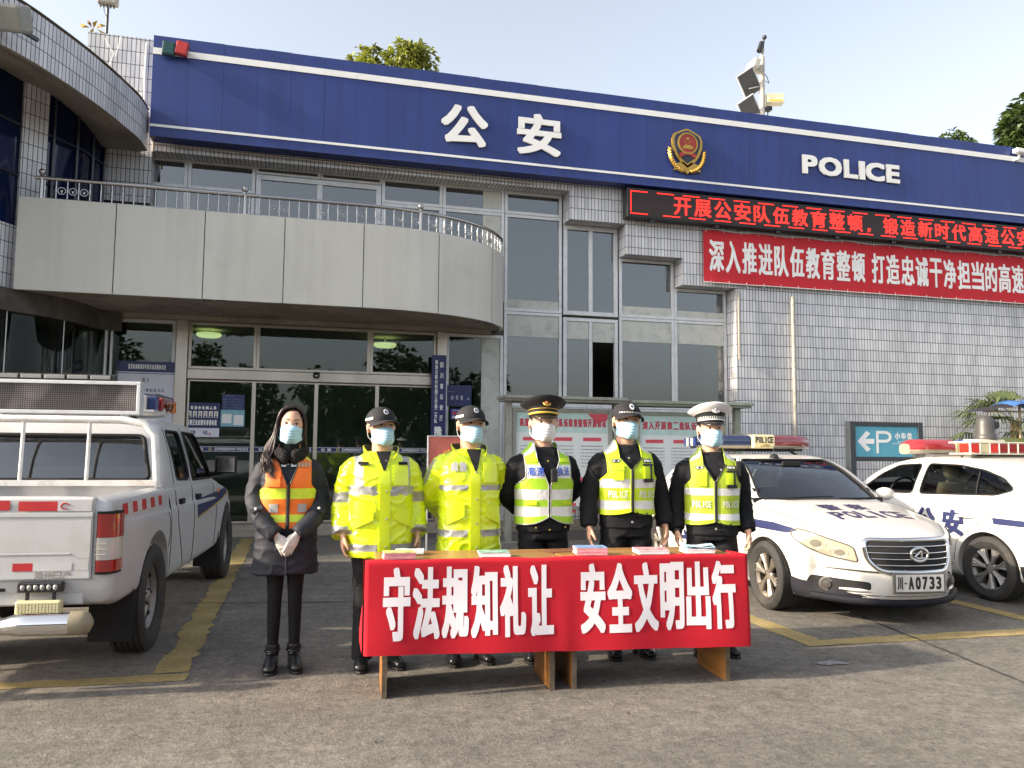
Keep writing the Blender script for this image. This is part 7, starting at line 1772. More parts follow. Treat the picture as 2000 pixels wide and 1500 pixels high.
def baseball_cap(p, mats, stripe=None, badge='round', band=False):
    Hm, k = p['Hm'], p['k']*1.02; t = MB(); Cm = Hm @ Matrix.Translation((0, .006, 1.628)) @ Matrix.Rotation(radians(-5), 4, 'X'); n, m = 40, 14
    def dome(th, ph, d=0):
        x, y, z = (.086+d)*k*cos(ph)*sin(th), -(.108+d)*cos(ph)*cos(th), (.088+d)*sin(ph)
        if y < 0: z *= 1+.10*(-y/.1); y = y*(1-.02)
        return Cm @ Vector((x, y, z-.006+(.004 if y > 0 else 0)))
    t.grid(lambda u, v: dome(2*pi*u, pi/2*v*.999), n, m); t.grid(lambda u, v: dome(2*pi*u, 0)+Hm.to_3x3() @ Vector((0, 0, -.014*v)), n, 1)
    t.sphere((0, 0, 0), (.008, .008, .005), 8, 0, Cm @ Matrix.Translation((0, 0, .083)))
    c = t.build('cap', [M[mats]], p['r'], 60)
    v = MB()
    def brim(u, w, o):
        a = lerp(-1.25, 1.25, u); x0, y0 = .084*k*sin(a), -.104*cos(a); L_ = .072*cos(a*.85)**.8 if abs(a) < 1.24 else 0
        x, y = x0*(1+.05*w), y0-L_*w; return Cm @ Vector((x, y, -.012-.010*w-.38*x*x*6*(.5+.5*w)-.004*w*w-o))
    v.grid(lambda u, w: brim(u, w, 0), 28, 8); v.grid(lambda u, w: brim(u, w, .004), 28, 8); v.grid(lambda u, w: brim(u, 1, .004*w), 28, 1); v.build('visor', [M[mats]], c, 60)
    if stripe:
        q = MB()
        for s in (-1, 1): q.grid(lambda u, w: dome(s*lerp(.95, 1.9, u), .04+.16*w-.05*u, .0015), 12, 2)
        q.build('side_stripe', [M['silver']], c, 60)
    if band:
        q = MB()
        for i in range(17):
            a = lerp(-.85, .85, i/16); q.grid(lambda u, w: dome(a+lerp(-.018, .018, u)+.03*(w-.5), lerp(.03, .12, w), .002), 1, 1)
        q.build('check_band', [M['letter']], c)
    q = MB()
    if badge == 'round':
        for ra, rb, m_ in ((0, .013, 0), (.0135, .0185, 1)):
            q.grid(lambda u, w: dome(lerp(ra, rb, w)*cos(2*pi*u)/.1, .52+lerp(ra, rb, w)*sin(2*pi*u)/.09, .0022+(.0006 if ra == 0 else 0)), 20, 1, m_)
        q.grid(lambda u, w: dome(.05*(u-.5), .47+.07*w*(1-abs(u-.5)), .004), 3, 2, 1)
    else:
        q.grid(lambda u, w: dome(lerp(0, .018, w)*cos(2*pi*u)/.1, .50+lerp(0, .022, w)*sin(2*pi*u)/.09, .003), 20, 1, 1); q.grid(lambda u, w: dome(lerp(0, .010, w)*cos(2*pi*u)/.1, .50+lerp(0, .011, w)*sin(2*pi*u)/.09, .0042), 16, 1, 0)
    q.build('cap_badge', [P('badge_blue', (.03, .04, .10), .4) if 'badge_blue' not in bpy.data.materials else bpy.data.materials['badge_blue'], M['letter']], c, 60)
def peaked_cap(p, crown, band, braid, checker=False, badge='gold'):
    Hm, k = p['Hm'], p['k']; Cm = Hm @ Matrix.Translation((0, .006, 1.628)) @ Matrix.Rotation(radians(-7), 4, 'X'); t = MB(); n = 44
    prof = [(.087, .0, 0), (.088, .022, 0), (.090, .044, 0), (.100, .052, 1), (.122, .064, 1), (.138, .078, 1), (.141, .086, 1), (.132, .094, 1), (.10, .100, 1), (.05, .103, 1), (.001, .104, 1)]
    def pt(i, th, d=0):
        r_, z, w = prof[i]; x, y = (r_+d)*k*.97*sin(th), -(r_*1.16+d)*cos(th); rise = .030*clamp(cos(th))*clamp((z-.03)/.05); return Cm @ Vector((x, y*(.98 if w else 1), z+rise-.004*sin(th)**2*clamp((z-.05)/.04)))
    rings = [[pt(i, 2*pi*q/n) for q in range(n)] for i in range(len(prof))]
    t.loft(rings); K = len(prof)-1; t.m = [0 if (f // n) >= 3 else 1 for f in range(K*n)]+[1, 0]
    c = t.build('cap', [crown, band], p['r'], 50)
    v = MB()
    def brim(u, w, o):
        a = lerp(-1.15, 1.15, u); L_ = .060*max(0, cos(a*1.25))**.7; x, y = .087*k*.97*sin(a), -.101*cos(a)-L_*w*.9
        return Cm @ Vector((x*(1+.06*w), y, .004-.034*w*cos(a)-.004-o))
    v.grid(lambda u, w: brim(u, w, 0), 28, 8); v.grid(lambda u, w: brim(u, w, .0035), 28, 8); v.grid(lambda u, w: brim(u, 1, .0035*w), 28, 1); v.build('visor', [P('visor_gloss', (.012, .012, .013), .18, var=.05) if 'visor_gloss' not in bpy.data.materials else bpy.data.materials['visor_gloss']], c, 60)
    q = MB()
    for z_, r_ in (((.012, .0075),) if not checker else ((.010, .004),)):
        q.tube([Cm @ Vector((.092*k*.97*sin(a), -.107*cos(a), z_)) for a in [-1.3+2.6*i/24 for i in range(25)]], r_, 8, 0, flat=.5)
    if not checker:
        q.tube([Cm @ Vector((.092*k*.97*sin(a), -.1065*cos(a), .040)) for a in [-pi+2*pi*i/40 for i in range(41)]], .0022, 6, 0, caps=False)
        for s in (-1, 1): q.sphere((0, 0, 0), (.007, .004, .007), 8, 0, Cm @ Matrix.Translation((s*.086*k, -.03, .012)))
    q.build('braid', [braid], c, 60)
    if checker:
        q = MB()
        for i in range(22):
            a = lerp(-1.35, 1.35, i/21); q.grid(lambda u, w: Cm @ Vector((.0905*k*.97*sin(a+.034*u+.03*w), -.1055*cos(a+.034*u+.03*w), lerp(.012, .034, w))), 1, 2)
        q.build('check_band', [M['letter']], c)
    q = MB(); Bm = Cm @ Matrix.Translation((0, -.128, .070)) @ Matrix.Rotation(radians(-38), 4, 'X')
    g1, g2 = (M['gold'], M['badge_red']) if badge == 'gold' else (M['snap'], bpy.data.materials['snap_dark'] if 'snap_dark' in bpy.data.materials else P('snap_dark', (.22, .22, .24), .3, .5))
    q.sphere((0, 0, .0), (.022, .006, .028), 16, 0, Bm); q.sphere((0, -.005, .004), (.014, .005, .016), 14, 1, Bm); q.sphere((0, -.009, .0), (.007, .004, .006), 10, 0, Bm)
    for s in (-1, 1): q.tube([Bm @ Vector((0, -.003, -.03)), Bm @ Vector((s*.018, -.003, -.022)), Bm @ Vector((s*.026, -.003, 0))], [.005, .006, .002], 6, 0)
    q.build('cap_badge', [g1, g2], c, 60)
def collar(p, mat, lining, z0=1.415, z1=1.475, a0=.085, b0=.078, a1=.082, b1=.076, open_=.50, point=.05, cy=.016, drop=.03, name='collar'):
    t = MB()
    def f(u, v, d):
        th = lerp(open_, 2*pi-open_, u); e = abs(u-.5)*2; zz = z0-drop*e**4+(z1-z0)*v*(1-.55*e**4); a, b = lerp(a0, a1, v)+d, lerp(b0, b1, v)+d
        y = cy-b*cos(th); x = a*sin(th); y -= point*e**4*v*.5; return (x, y, zz)
    t.grid(lambda u, v: f(u, v, 0), 40, 4, 0); t.grid(lambda u, v: f(u, v, -.007), 40, 4, 1); t.grid(lambda u, v: f(u, 1, -.007*v), 40, 1, 0)
    for e in (0, 1): t.grid(lambda u, v: f(e, u, -.007*v), 4, 1, 0)
    return t.build(name, [mat, lining], p['r'], 50)
def vest(p, hem, bands, mats, edge, vneck=(1.12, .085), xout=.165, zarm=1.23, off=.016, gap=.006, seed=1, side=1.62, trim=None, hem_round=.0):
    "open-fronted vest over the jacket: two front panels and a back, cut at the V-neck and the arm holes, with shoulder straps"
    tp = p['tp']; zs = 1.340; t = MB(); xi_top = vneck[1]
    zsn = sorted(set([hem]+[hem+(zs-hem)*i/26 for i in range(27)]+[b for q in bands for b in q[:2] if hem < b < zs]))
    def mat_at(z):
        for (a, b, m) in bands:
            if a <= z < b: return m
        return 0
    aw = [tp(1.3+.0018*i)[0] for i in range(100)]
    def ztop(x):
        for i in range(99, -1, -1):
            if aw[i]+off >= x and 1.3+.0018*i > 1.33: return min(1.46, 1.3+.0018*i)
        return 1.345
    def xin(z, fr):
        if not fr: return 0. if z < 1.36 else xi_top
        return gap if z <= vneck[0] else gap+(xi_top-gap)*((z-vneck[0])/(zs-vneck[0]))
    def th1(z, o):
        a = tp(z)[0]+o
        if z < zarm-.03: return side
        x1 = lerp(a, xout, smooth((z-zarm+.03)/.07)); t_ = clamp(x1/a)**(NE/2); return min(side, asin(min(.9999, t_)))
    nc = 16
    for fr in (True, False):
        for s in (-1, 1):
            rows = []; ms = []
            for z in zsn:
                row = []
                for c in range(nc+1):
                    o = off+.0035*noise.noise(Vector((c*.33*s+seed, z*9, 5*fr)))
                    a = tp(z)[0]+o; t0 = asin(clamp(xin(z, fr)/a)**(NE/2)); th = lerp(t0, th1(z, o), c/nc); zz = z
                    if hem_round and fr and z < hem+.07: zz = z+hem_round*(1-c/nc)**6*(hem+.07-z)/.07*1.0
                    q = ell(tp, th, z, o); q.x *= s
                    if not fr: q.y = 2*tp(z)[2]-q.y
                    row.append(Vector((q.x, q.y, zz)))
                rows.append(row); ms.append(mat_at(z+1e-4))
            for kk in range(1, 9):
                row = []
                for c in range(nc+1):
                    x = lerp(xin(zs, True), xout, c/nc); zt_ = ztop(x); z = lerp(zs, zt_, kk/8); o = off
                    q = front(tp, min(x, tp(z)[0]+o-1e-4), z, o, not fr); row.append(Vector((s*x if kk < 8 else s*x, q.y if kk < 8 else tp(z)[2], z+.002)))
                rows.append(row); ms.append(mat_at(lerp(zs, 1.46, (kk-1)/8)))
            b = len(t.v); n1 = nc+1; t.v += [tuple(q) for rw in rows for q in rw]
            for i in range(len(rows)-1):
                for c in range(nc): t.f.append([b+i*n1+c, b+i*n1+c+1, b+(i+1)*n1+c+1, b+(i+1)*n1+c]); t.m.append(ms[i])
            if edge is not None:
                e1 = [rw[0] for rw in rows] if fr else []; e2 = [rw[-1] for i, rw in enumerate(rows) if i >= len(zsn) or zsn[i] > zarm-.03]
                for e in ((e1, e2, rows[0]) if fr else (e2, rows[0])):
                    if len(e) > 2: t.tube(e, .0042, 6, len(mats), flat=.8)
    return t.build('vest', mats+([edge] if edge is not None else []), p['r'], 55)
def button(p, pts, o, mat, r_=.007, name='button'):
    for x, z in pts:
        t = MB(); q = front(p['tp'], x, z, o); t.lathe([(0, -.004), (r_*.8, -.0035), (r_, -.001), (r_, .002)], 12, 0, Matrix.Translation(q), 'y'); t.build(name, [mat], p['r'], 50)
def arm_t(arms, c, s):
    "how far along the sleeve (0 shoulder .. 1 wrist) and how far from its axis"
    best = (9, 0)
    for i, q in enumerate(arms[s]):
        d = (q-c).length
        if d < best[0]: best = (d, i/20)
    return best
HIV = [(.70, .222, .165, 0), (.80, .220, .165, 0), (.95, .214, .160, 0), (1.10, .212, .158, 0), (1.20, .214, .156, 0), (1.285, .216, .142, .004), (1.345, .198, .120, .010), (1.388, .150, .098, .014), (1.420, .104, .082, .016), (1.46, .080, .074, .016)]
COAT = [(.60, .215, .150, 0), (.75, .205, .146, 0), (.90, .192, .140, 0), (1.03, .172, .128, 0), (1.13, .170, .134, 0), (1.20, .172, .140, -.004), (1.28, .174, .124, .002), (1.33, .156, .102, .010), (1.37, .116, .084, .014), (1.405, .080, .070, .016), (1.47, .058, .058, .016)]
def px_loc(px, Y): v = at(px, 950, Y); return (v.x, Y)
def is_sleeve(tp, c, arms):
    s = -1 if c.x < 0 else 1; d, t = arm_t(arms, c, s); a, b, cy = tp(c.z); return (abs(c.x) > a+.004 or d < .072) and abs(c.x) > .15 and c.z < 1.36, t, s
# --- 1 the woman in the orange vest
def coat_zone(c, arms): return 0
w = person(px_loc(563, 5.30), 1.62, 1, 'long haired woman in navy coat and orange vest with white gloved hands clasped', 'clasp', hyaw=-2, hroll=4, skin='skin2', head_k=1.02, jacket=COAT, z_hem=.617, sleeve=(.058, .066, .064, .063, .060, .056), jm='coat', jfold=.010, female=True, trouser=(.072, .058, .048, .042, .036), tz=.9, seed=11, boots=True, lx=.064, shoe_out=6)
t = MB(); A = w['arms']
for s in (-1, 1): A_ = A[s]; wv = A_[-1]+Vector((0, -.012*(s > 0), .004*s)); hand_tubes(t, wv, Vector((-s*.45, -.10, -.85)), Vector((-s*.75, -.45, .5)), Vector((0, 1, -.15)), .92, .55)
me = remesh(t, .0036, 2, 'gloves'); add_mesh(me, 'gloves', [M['glove']], w['r'])
VB = [(.9, .958, 0), (.958, 1.006, 1), (1.006, 1.107, 0), (1.107, 1.175, 1), (1.175, 1.372, 0), (1.372, 1.425, 1), (1.425, 1.5, 0)]
vest(w, .917, VB, [M['orange'], M['limeband']], None, (1.205, .062), .145, 1.17, .014, .012, 3)
tp = w['tp']
t = MB(); t.tube([front(tp, 0, z, .021) for z in [.93+.27*i/12 for i in range(13)]], .010, 8, flat=.4)
for s in (-1, 1): t.tube([front(tp, s*(.012+(.062-.012)*smooth(0)*0+.05*i/10), 1.205+.135*i/10, .017) for i in range(11)], .004, 6)
t.build('vest_zip', [M['black']], w['r'], 60)
t = MB(); strip_patch(t, tp, -.135, -.052, 1.185, 1.262, .017, .008); strip_patch(t, tp, -.139, -.048, 1.252, 1.29, .019, .010); t.build('vest_pocket', [M['orange']], w['r'], 40)
t = MB(); put_chars(t, '隆昌服务', lambda x, z, l: front(tp, x, z, .022+l), .055, .14, 1.315, 1.345, gap=.1, bold=.002); t.build('vest_print', [P('faded_print', (.48, .30, .20), .6)], w['r'])
t = MB()
for x in (-.09, .09): strip_patch(t, tp, x-.028, x+.028, 1.02, 1.075, .0165, .002, 0, 6, 4)
t.build('vest_patch', [M['reflect']], w['r'], 40)
t = MB(); strip_patch(t, tp, -.05, -.018, 1.315, 1.335, .006, .004); strip_patch(t, tp, .012, .048, 1.315, 1.335, .006, .004); t.build('name_tape', [M['silver']], w['r'], 40)
button(w, [(-.005, 1.33), (.0, 1.375)], .012, M['snap'], .006, 'coat_button')
for s in (-1, 1):
    t = MB(); q = A[s][15]; d = (A[s][17]-A[s][13]).normalized(); n_ = Vector((0, -1, .15)); n_ = (n_-d*n_.dot(d)).normalized(); c = q+n_*.066; side = d.cross(n_)
    t.add([c+side*a*.045+d*b_*.018+n_*h_ for h_ in (0, .006) for b_ in (-1, 1) for a in (-1, 1)], [(0, 2, 3, 1), (4, 5, 7, 6), (0, 1, 5, 4), (2, 6, 7, 3), (0, 4, 6, 2), (1, 3, 7, 5)]); tb = t.build('cuff_tab', [M['coat']], w['r'], bevel=.003)
    t = MB(); t.sphere(c+n_*.008, .009, 12); t.build('cuff_snap', [M['white']], tb, 60)
t = MB(); t.tube([front(tp, .0, z, .002) for z in [.62+.3*i/10 for i in range(11)]], .006, 6, flat=.5); t.build('coat_placket', [M['coat']], w['r'], 60)
# fur collar and turtle neck
t = MB(); t.tube([(.0, .01, 1.40), (0, .005, 1.44), (0, -.002, 1.475)], [.07, .060, .056], 16); t.build('neck_warmer', [M['capblack']], w['r'], 60)
t = MB()
for i in range(45):
    a = lerp(.34, 2*pi-.34, i/44); e = abs(i/44-.5)*2; t.sphere((.096*sin(a), .016-.088*cos(a)-.03*e**3, 1.430-.055*e**2.5), (.032, .034, .030+.020*e), 10)
me = remesh(t, .007, 2, 'fur'); fold_mesh(me, .012, None, 3, 6.5); add_mesh(me, 'fur_collar', [M['fur']], w['r'])
# long hair: a scalp and many separate locks
def womans_hair(p):
    Hm = p['Hm']; rnd = random.Random(4); t = MB()
    def scalp(th, ph): return Vector((.083*.95*cos(ph)*sin(th), .012-.100*cos(ph)*cos(th), 1.595+.116*sin(ph)))
    n, m = 44, 20; vs = []; fs = []
    for i in range(m+1):
        for q in range(n):
            th = 2*pi*q/n; fr = max(0, cos(th)); lo = lerp(-.75, .72+.12*sin(th), smooth((fr-.35)/.5)); ph = lerp(lo, pi/2, i/m); v = scalp(th, ph); g = 1+.012*noise.noise(Vector((th*9, ph*2, 0)))
            vs.append(Hm @ Vector((v.x*g, v.y*g, v.z)))
    for i in range(m):
        for q in range(n): fs.append((i*n+q, i*n+(q+1) % n, (i+1)*n+(q+1) % n, (i+1)*n+q))
    t.add(vs, fs)
    R = lambda a: rnd.uniform(-a, a)
    for k in range(210):                     # locks falling over the shoulder on the left of the picture
        u = k/209; x0 = .018-.05*u+R(.008); back = u
        pts = [Hm @ Vector((x0, lerp(-.055, .04, back), 1.703+R(.003))), Hm @ Vector((-.060+R(.006), lerp(-.062, .05, back), 1.675+R(.004))), Hm @ Vector((-.084+R(.006), lerp(-.050, .055, back)+R(.006), 1.60)), Hm @ Vector((-.092+R(.010), lerp(-.045, .05, back), 1.53)),
               Vector((-.122+R(.022)-.02*back, lerp(-.065, .03, back)+R(.012), 1.43+R(.01))), Vector((-.150+R(.03), lerp(-.115, -.045, back)+R(.012), 1.365+R(.02))), Vector((-.148+R(.045)+.03*rnd.random(), -.142+R(.02), 1.30+R(.04)))]
        if rnd.random() < .25: pts[-1] = Vector((-.10+R(.025), -.160, 1.26+R(.03)))
        q = spline(pts, 18); t.tube(q, [.002]+[.0048]*9+[.0044]*5+[.0036, .003, .002, .0006], 5, flat=.7)
    for k in range(120):                      # the other side tucked behind the collar
        u = k/119; pts = [Hm @ Vector((.020+R(.008), lerp(-.058, .05, u), 1.703+R(.003))), Hm @ Vector((.064+R(.006), lerp(-.058, .05, u), 1.668+R(.004))), Hm @ Vector((.083+R(.005), lerp(-.040, .06, u), 1.60)), Hm @ Vector((.084+R(.008), lerp(-.020, .06, u), 1.53)), Vector((.098+R(.012), lerp(.0, .08, u), 1.45)), Vector((.088+R(.02), lerp(.05, .12, u), 1.36+R(.02)))]
        q = spline(pts, 14); t.tube(q, [.002]+[.005]*10+[.004, .003, .002, .0006], 5, flat=.7)
    t.build('hair', [M['hairbrown']], p['r'], 70)
womans_hair(w)

# --- 2 first man in a yellow coat
def hz(torso, sleeves, straps):
    def zone(c, arms):
        tp_ = zone.tp; sl, tt, s = is_sleeve(tp_, c, arms)
        if sl:
            for a, b in sleeves:
                if a <= c.z < b: return 1
            if zone.outer and c.y < .02 and abs(c.x) > arms[s][int(tt*20)].x*s+.012 and c.z < 1.35 and abs(c.y-arms[s][int(tt*20)].y+.03) < .020: return 1
            return 0
        for a, b in torso:
            if a <= c.z < b and (c.y > 0 or abs(c.x+.0) > .045): return 1
        for a, b, z0 in straps:
            if a <= abs(c.x) < b and c.z > z0: return 1
        return 0
    zone.tp = table(HIV); zone.outer = False; return zone
def hivis_front(p, flap=True, buttons=(1.36, 1.16, .98, .80)):
    tp = p['tp']
    t = MB(); strip_patch(t, tp, -.032, .036, .735, 1.34, .004, .006, 0, 6, 24); t.build('placket', [M['hivis']], p['r'], 40)
    button(p, [(.014, z) for z in buttons], .014, M['snap'], .007, 'snap_button')
    for s in (-1, 1):
        t = MB()
        def flapf(u, v, o): return front(tp, s*(lerp(.07, .185, u)), lerp(.975-.055*u+.0*v, 1.06-.02*u, v), o)
        t.grid(lambda u, v: flapf(u, v, .014), 8, 5); t.grid(lambda u, v: flapf(u, v*0, .002+.012*v), 8, 1); t.grid(lambda u, v: flapf(0, v, .002+.012*u), 1, 5); t.grid(lambda u, v: flapf(1, v, .002+.012*u), 1, 5); t.build('pocket_flap', [M['hivis']], p['r'], 30)
    t = MB(); strip_patch(t, tp, .062, .165, 1.20, 1.335, .008, .006, 0, 8, 6); t.build('chest_pocket', [M['hivis']], p['r'], 40)
z1 = hz([(1.134, 1.194), (.767, .816)], [(1.085, 1.152), (.878, .932)], [(.135, .185, 1.19)])
SLV = (.066, .086, .084, .082, .080, .078)
m1 = person(px_loc(743, 5.22), 1.615, 4, 'man in yellow raincoat with broad grey bands standing next to the woman', 'side', hyaw=12, hroll=-2, jacket=HIV, z_hem=.725, sleeve=SLV, jmats=[M['hivis'], M['reflect']], zone=z1, jfold=.0105, seed=21, trouser=(.092, .084, .076, .072, .070), shoe_out=12)
hivis_front(m1)
m1['r']['label'] = 'man in yellow raincoat with broad grey bands standing next to the woman'
collar(m1, M['hivis'], M['olive'], 1.375, 1.468, .106, .092, .122, .106, .62, .05, drop=.045)
t = MB(); t.tube([(0, .016, 1.33), (0, .014, 1.385)], [.088, .070], 18); t.build('undershirt', [M['olive']], m1['r'], 60)
t = MB()
for s in (-1, 1): strip_patch(t, m1['tp'], s*.10 if s > 0 else -.165, .165 if s > 0 else -.10, 1.335, 1.355, .012, .006)
t.build('epaulette', [M['uniform']], m1['r'], 40)
for q in (m1, ):
    t = MB(); t.grid(lambda u, v: front(q['tp'], lerp(-.050, .056, u)*(.10+.90*v), lerp(1.295, 1.425, v), .0125+.01*v), 8, 8); t.build('open_neck', [M['capblack']], q['r'], 50)
baseball_cap(m1, 'capblack', stripe=True); short_hair(m1)
# --- 3 second man in a yellow coat
z2 = hz([(1.150, 1.186), (.845, .884)], [], []); z2.outer = True
m2 = person(px_loc(916, 5.22), 1.637, 2, 'man in yellow raincoat with grey lettering on the chest and hands behind his back', 'back', hyaw=9, hroll=2, jacket=HIV, z_hem=.73, sleeve=SLV, jmats=[M['hivis'], M['reflect']], zone=z2, jfold=.0105, seed=33, trouser=(.092, .084, .076, .072, .070), skin='skin')
hivis_front(m2, buttons=(1.27, 1.09, .93, .77))
collar(m2, M['hivis'], M['olive'], 1.370, 1.465, .108, .094, .128, .112, .68, .055, drop=.05)
t = MB(); t.tube([(0, .016, 1.33), (0, .014, 1.38)], [.090, .070], 18); t.build('undershirt', [M['capblack']], m2['r'], 60)
t = MB(); put_chars(t, '成渝', lambda x, z, l: front(m2['tp'], x, z, .0165+l), -.158, -.045, 1.275, 1.338, gap=.14, bold=.004); t.build('chest_print', [M['reflect']], m2['r'])
t = MB(); t.grid(lambda u, v: front(m2['tp'], lerp(-.054, .056, u)*(.10+.90*v)+.01, lerp(1.275, 1.425, v), .0125+.01*v), 8, 8); t.build('open_neck', [M['capblack']], m2['r'], 50)
baseball_cap(m2, 'capblack', stripe=True); short_hair(m2)
# --- 4 officer with the gold banded peaked cap
m3 = person(px_loc(1061, 5.18), 1.656, 0, 'officer with black peaked cap and gold band, white mask and white banded green vest', 'back', hyaw=-6, skin='skin2', jfold=.008, seed=41, mask='maskwhite', head_k=1.12, z_hem=.85, jacket=grow(UNI, .006), sleeve=(.060, .070, .064, .060, .054, .050))
G, W2 = 0, 1
vest(m3, .905, [(.9, .956, 0), (.956, 1.024, 1), (1.024, 1.07, 0), (1.07, 1.14, 1), (1.14, 1.215, 0), (1.215, 1.305, 1), (1.305, 1.377, 0), (1.377, 1.43, 1), (1.43, 1.5, 0)], [M['limegreen'], M['silver']], M['reflect'], (1.17, .080), .160, 1.19, .020, .008, 5, hem_round=.05)
tp = m3['tp']; fn = lambda x, z, l: front(tp, x, z, .027+l)
t = MB(); put_chars(t, '高速', fn, -.152, -.035, 1.232, 1.292, gap=.10, bold=.0011, cut=.02); put_chars(t, '执法', fn, .055, .150, 1.232, 1.292, gap=.10, bold=.0011, cut=.02); t.build('vest_print', [P('print_blue', (.012, .07, .42), .5)], m3['r'])
t = MB(); t.cbox((0, 0, 0), (.046, .024, .088), 0, Matrix.Translation(front(tp, .022, 1.235, .045))); bc = t.build('body_camera', [M['black']], m3['r'], bevel=.008)
t = MB(); t.cbox((0, 0, 0), (.028, .004, .014), 0, Matrix.Translation(front(tp, .022, 1.262, .058))); t.build('camera_lens', [M['iris']], bc, bevel=.002)
t = MB()
for x in (-.115, .115): strip_patch(t, tp, x-.036, x+.036, 1.325, 1.352, .022, .004, 0, 6, 3)
t.build('reflective_patch', [M['lime']], m3['r'], 40)
t = MB(); strip_patch(t, tp, -.165, -.09, 1.035, 1.062, .022, .005); t.build('side_tab', [M['lime']], m3['r'], 40); t = MB(); strip_patch(t, tp, .10, .165, 1.035, 1.062, .022, .005); t.build('side_tab', [M['lime']], m3['r'], 40)
collar(m3, M['uniform'], M['uniform'], 1.362, 1.42, .095, .084, .092, .084, .48, .06)
t = MB(); t.tube([(0, .016, 1.34), (0, .012, 1.395)], [.075, .066], 18); t.build('undershirt', [M['white']], m3['r'], 60)
button(m3, [(-.002, 1.33)], .010, M['brass'], .007, 'uniform_button'); button(m3, [(.004, .87), (-.09, .885), (.12, .885)], .008, M['brass'], .007, 'uniform_button')
t = MB()
for s in (-1, 1):
    for k in range(2): t.tube([Vector((s*.10, .01, 1.395+.012*k)), Vector((s*.155, -.01, 1.375)), Vector((s*.20, -.0, 1.335+.01*k))], .006, 6)
t.build('shoulder_cord', [M['uniform']], m3['r'], 60)
peaked_cap(m3, M['capblack'], M['capblack'], P('braid_gold', (.62, .40, .05), .4, .3)); short_hair(m3)
# --- 5, 6 the two officers in police vests
def police_vest(p, hem, b1, b2, sh, vb, pz, mat, sil, seed, num, zip_lo):
    vest(p, hem, [(hem-.05, b2[0], 0), (b2[0], b2[1], 1), (b2[1], b1[0], 0), (b1[0], b1[1], 1), (b1[1], sh[0], 0), (sh[0], sh[1], 1), (sh[1], 1.6, 0)], [mat, sil], mat, (vb, .080), .162, 1.20, .018, .010, seed, hem_round=.02)
    tp = p['tp']; fn = lambda x, z, l: front(tp, x, z, .0245+l); r = p['r']
    t = MB(); put_chars(t, 'POLICE', fn, -.158, -.030, pz[0], pz[1], gap=.16, bold=.0012); t.build('vest_print', [M['silver']], r); t = MB(); put_chars(t, 'POLICE', fn, .050, .176, pz[0], pz[1], gap=.16, bold=.0012); t.build('vest_print', [M['silver']], r)
    t = MB(); t.tube([front(tp, 0, lerp(hem+.02, vb, i/14), .026) for i in range(15)], .010, 8, flat=.4)
    for s in (-1, 1): t.tube([front(tp, s*lerp(.010, .078, i/12), lerp(vb, 1.34, i/12), .021) for i in range(13)], .0045, 6)
    t.build('vest_zip', [M['black']], r, 60)
    zt = sh[0]-.045
    t = MB(); strip_patch(t, tp, -.128, -.062, zt-.152, zt-.075, .021, .008); strip_patch(t, tp, -.132, -.060, zt-.085, zt-.050, .024, .010); t.build('vest_pocket', [M['lime']], r, 40)
    t = MB(); t.prism([(x*.034, z*.013) for x, z in [(-1, 0), (-.6, 1), (.6, 1), (1, 0), (.6, -1), (-.6, -1)]], -.003, .003, 'y', 0, Matrix.Translation(front(tp, -.108, zt-.020, .024))); bd = t.build('chest_badge', [M['black']], r, bevel=.001)
    t = MB(); Mx = Matrix.Translation(front(tp, -.108, zt-.020, .0285)); t.prism([(x*.029, z*.009) for x, z in [(-1, 0), (-.6, 1), (.6, 1), (1, 0), (.6, -1), (-.6, -1)]], -.001, .001, 'y', 0, Mx); t.sphere((0, -.001, 0), (.009, .003, .007), 10, 1, Mx); t.build('badge_face', [M['silver'], M['black']], bd)
    t = MB(); strip_patch(t, tp, .085, .150, zt-.032, zt-.006, .020, .006); q = t.build('number_tape', [M['black']], r, 40)
    t = MB(); put_chars(t, num, lambda x, z, l: front(tp, x, z, .0275+l), .088, .147, zt-.027, zt-.012, gap=.1, bold=.0012); t.build('number_print', [M['letter']], q)
    t = MB(); strip_patch(t, tp, .086, .150, zt-.145, zt-.045, .021, .010, 0); pk = t.build('radio_pocket', [M['lime']], r, 40)
    t = MB(); strip_patch(t, tp, .080, .155, zt-.165, zt-.140, .022, .014, 0); strip_patch(t, tp, .130, .144, zt-.15, zt-.05, .032, .004, 0, 3); strip_patch(t, tp, .080, .155, zt-.055, zt-.040, .022, .012); t.build('pocket_straps', [M['black']], r, 40)
    t = MB(); t.tube([front(tp, .03, hem+.02, .02), front(tp, .05, hem-.006, .03), front(tp, .09, hem-.004, .028), front(tp, .11, hem+.01, .02)], .004, 6); t.build('draw_cord', [M['black']], r, 60)
    t = MB()
    for s in (-1, 1): t.box(s*.165-.026, s*.165+.026, -.03, .05, 1.360, 1.368, 0 ); 
    t.build('epaulette', [M['uniform']], r, bevel=.003)
    t = MB()
    for s in (-1, 1):
        for kk in range(2): t.box(s*.172-.022, s*.172+.022, -.024+.016*kk, -.016+.016*kk, 1.3683, 1.3703)
    t.build('rank_bars', [M['letter']], r)
UN2 = grow(UNI, .003)
m4 = person(px_loc(1222, 5.12), 1.68, -5, 'officer in black baseball cap with checked band and bright lime police vest', 'side', hyaw=3, hroll=3, seed=52, jacket=UN2, z_hem=.86, jfold=.009, sleeve=(.062, .074, .068, .064, .060, .057), trouser=(.095, .085, .078, .072, .07))
police_vest(m4, .955, (1.133, 1.193), (.987, 1.047), (1.382, 1.432), 1.262, (1.066, 1.116), M['lime'], M['silver'], 7, '078254', 0)
collar(m4, M['uniform'], M['uniform'], 1.372, 1.435, .088, .080, .078, .074, .16, .02)
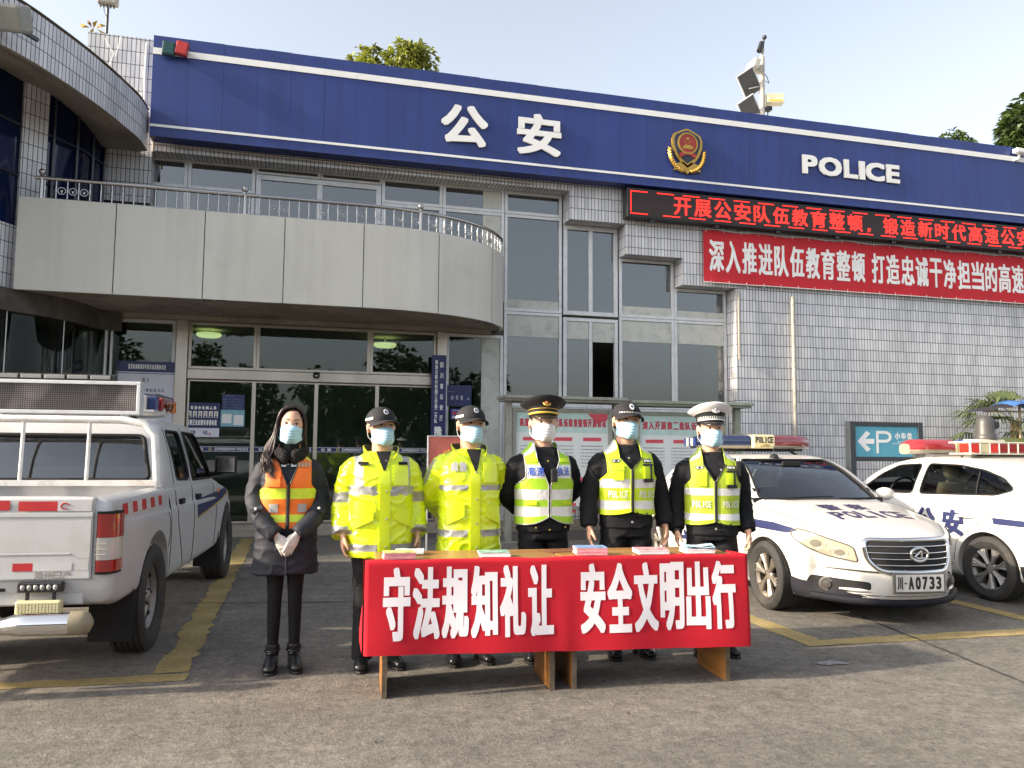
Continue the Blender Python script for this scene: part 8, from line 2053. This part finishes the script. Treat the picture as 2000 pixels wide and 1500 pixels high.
t = MB(); t.tube([(0, .016, 1.33), (0, .012, 1.405)], [.080, .068], 18); t.build('undershirt', [M['uniform']], m4['r'], 60)
button(m4, [(-.012, 1.335), (.0, .905)], .012, M['snap'], .008, 'uniform_button')
baseball_cap(m4, 'capblack', badge='shield', band=True); short_hair(m4)
M['limedull'] = P('vest_lime_worn', (.36, .47, .03), .6, var=.08, vs=14)
m5 = person(px_loc(1389, 5.03), 1.625, -17, 'officer in white peaked cap and dull lime police vest beside the white car', 'side', hyaw=6, hroll=0, seed=61, jacket=UN2, z_hem=.83, jfold=.009, sleeve=(.062, .074, .068, .064, .060, .057), trouser=(.095, .085, .078, .072, .07))
police_vest(m5, .913, (1.120, 1.170), (.942, .990), (1.382, 1.424), 1.225, (1.035, 1.080), M['limedull'], M['silver'], 9, 'FJ0132', 0)
collar(m5, M['uniform'], M['uniform'], 1.36, 1.415, .097, .086, .097, .086, .62, .055)
t = MB(); t.tube([(0, .016, 1.33), (0, .012, 1.385)], [.080, .068], 18); t.build('undershirt', [M['capblack']], m5['r'], 60)
button(m5, [(.045, 1.30), (.0, .885)], .014, M['snap'], .008, 'uniform_button')
t = MB(); q = m5['arms'][-1][19]; d = (m5['arms'][-1][20]-m5['arms'][-1][17]).normalized()
Mx = Matrix.Translation(m5['arms'][-1][-1]+Vector((0, 0, -.012))) @ d.to_track_quat('Z', 'Y').to_matrix().to_4x4(); t.lathe([(.034, -.012), (.037, -.008), (.037, .008), (.034, .012)], 24, 0, Mx); wt = t.build('wrist_watch', [M['black']], m5['r'], 50)
t = MB(); t.sphere((0, 0, 0), (.016, .016, .006), 14, 0, Mx @ Matrix.Translation((-.012, -.036, 0)) @ Matrix.Rotation(radians(90), 4, 'X')); t.build('watch_face', [M['snap']], wt, 60)
t = MB(); Mx = Matrix.Translation(front(m5['tp'], .172, 1.31, .03)); t.cbox((0, 0, 0), (.03, .03, .11), 0, Mx); t.tube([(.0, -.0, .05), (0, 0, .085)], .012, 8, 1, M=Mx); t.build('radio', [M['black'], M['silver']], m5['r'], bevel=.004)
peaked_cap(m5, P('cap_white', (.66, .63, .64), .7, var=.05, vs=20), M['capblack'], M['silver'], True, 'silver'); short_hair(m5)
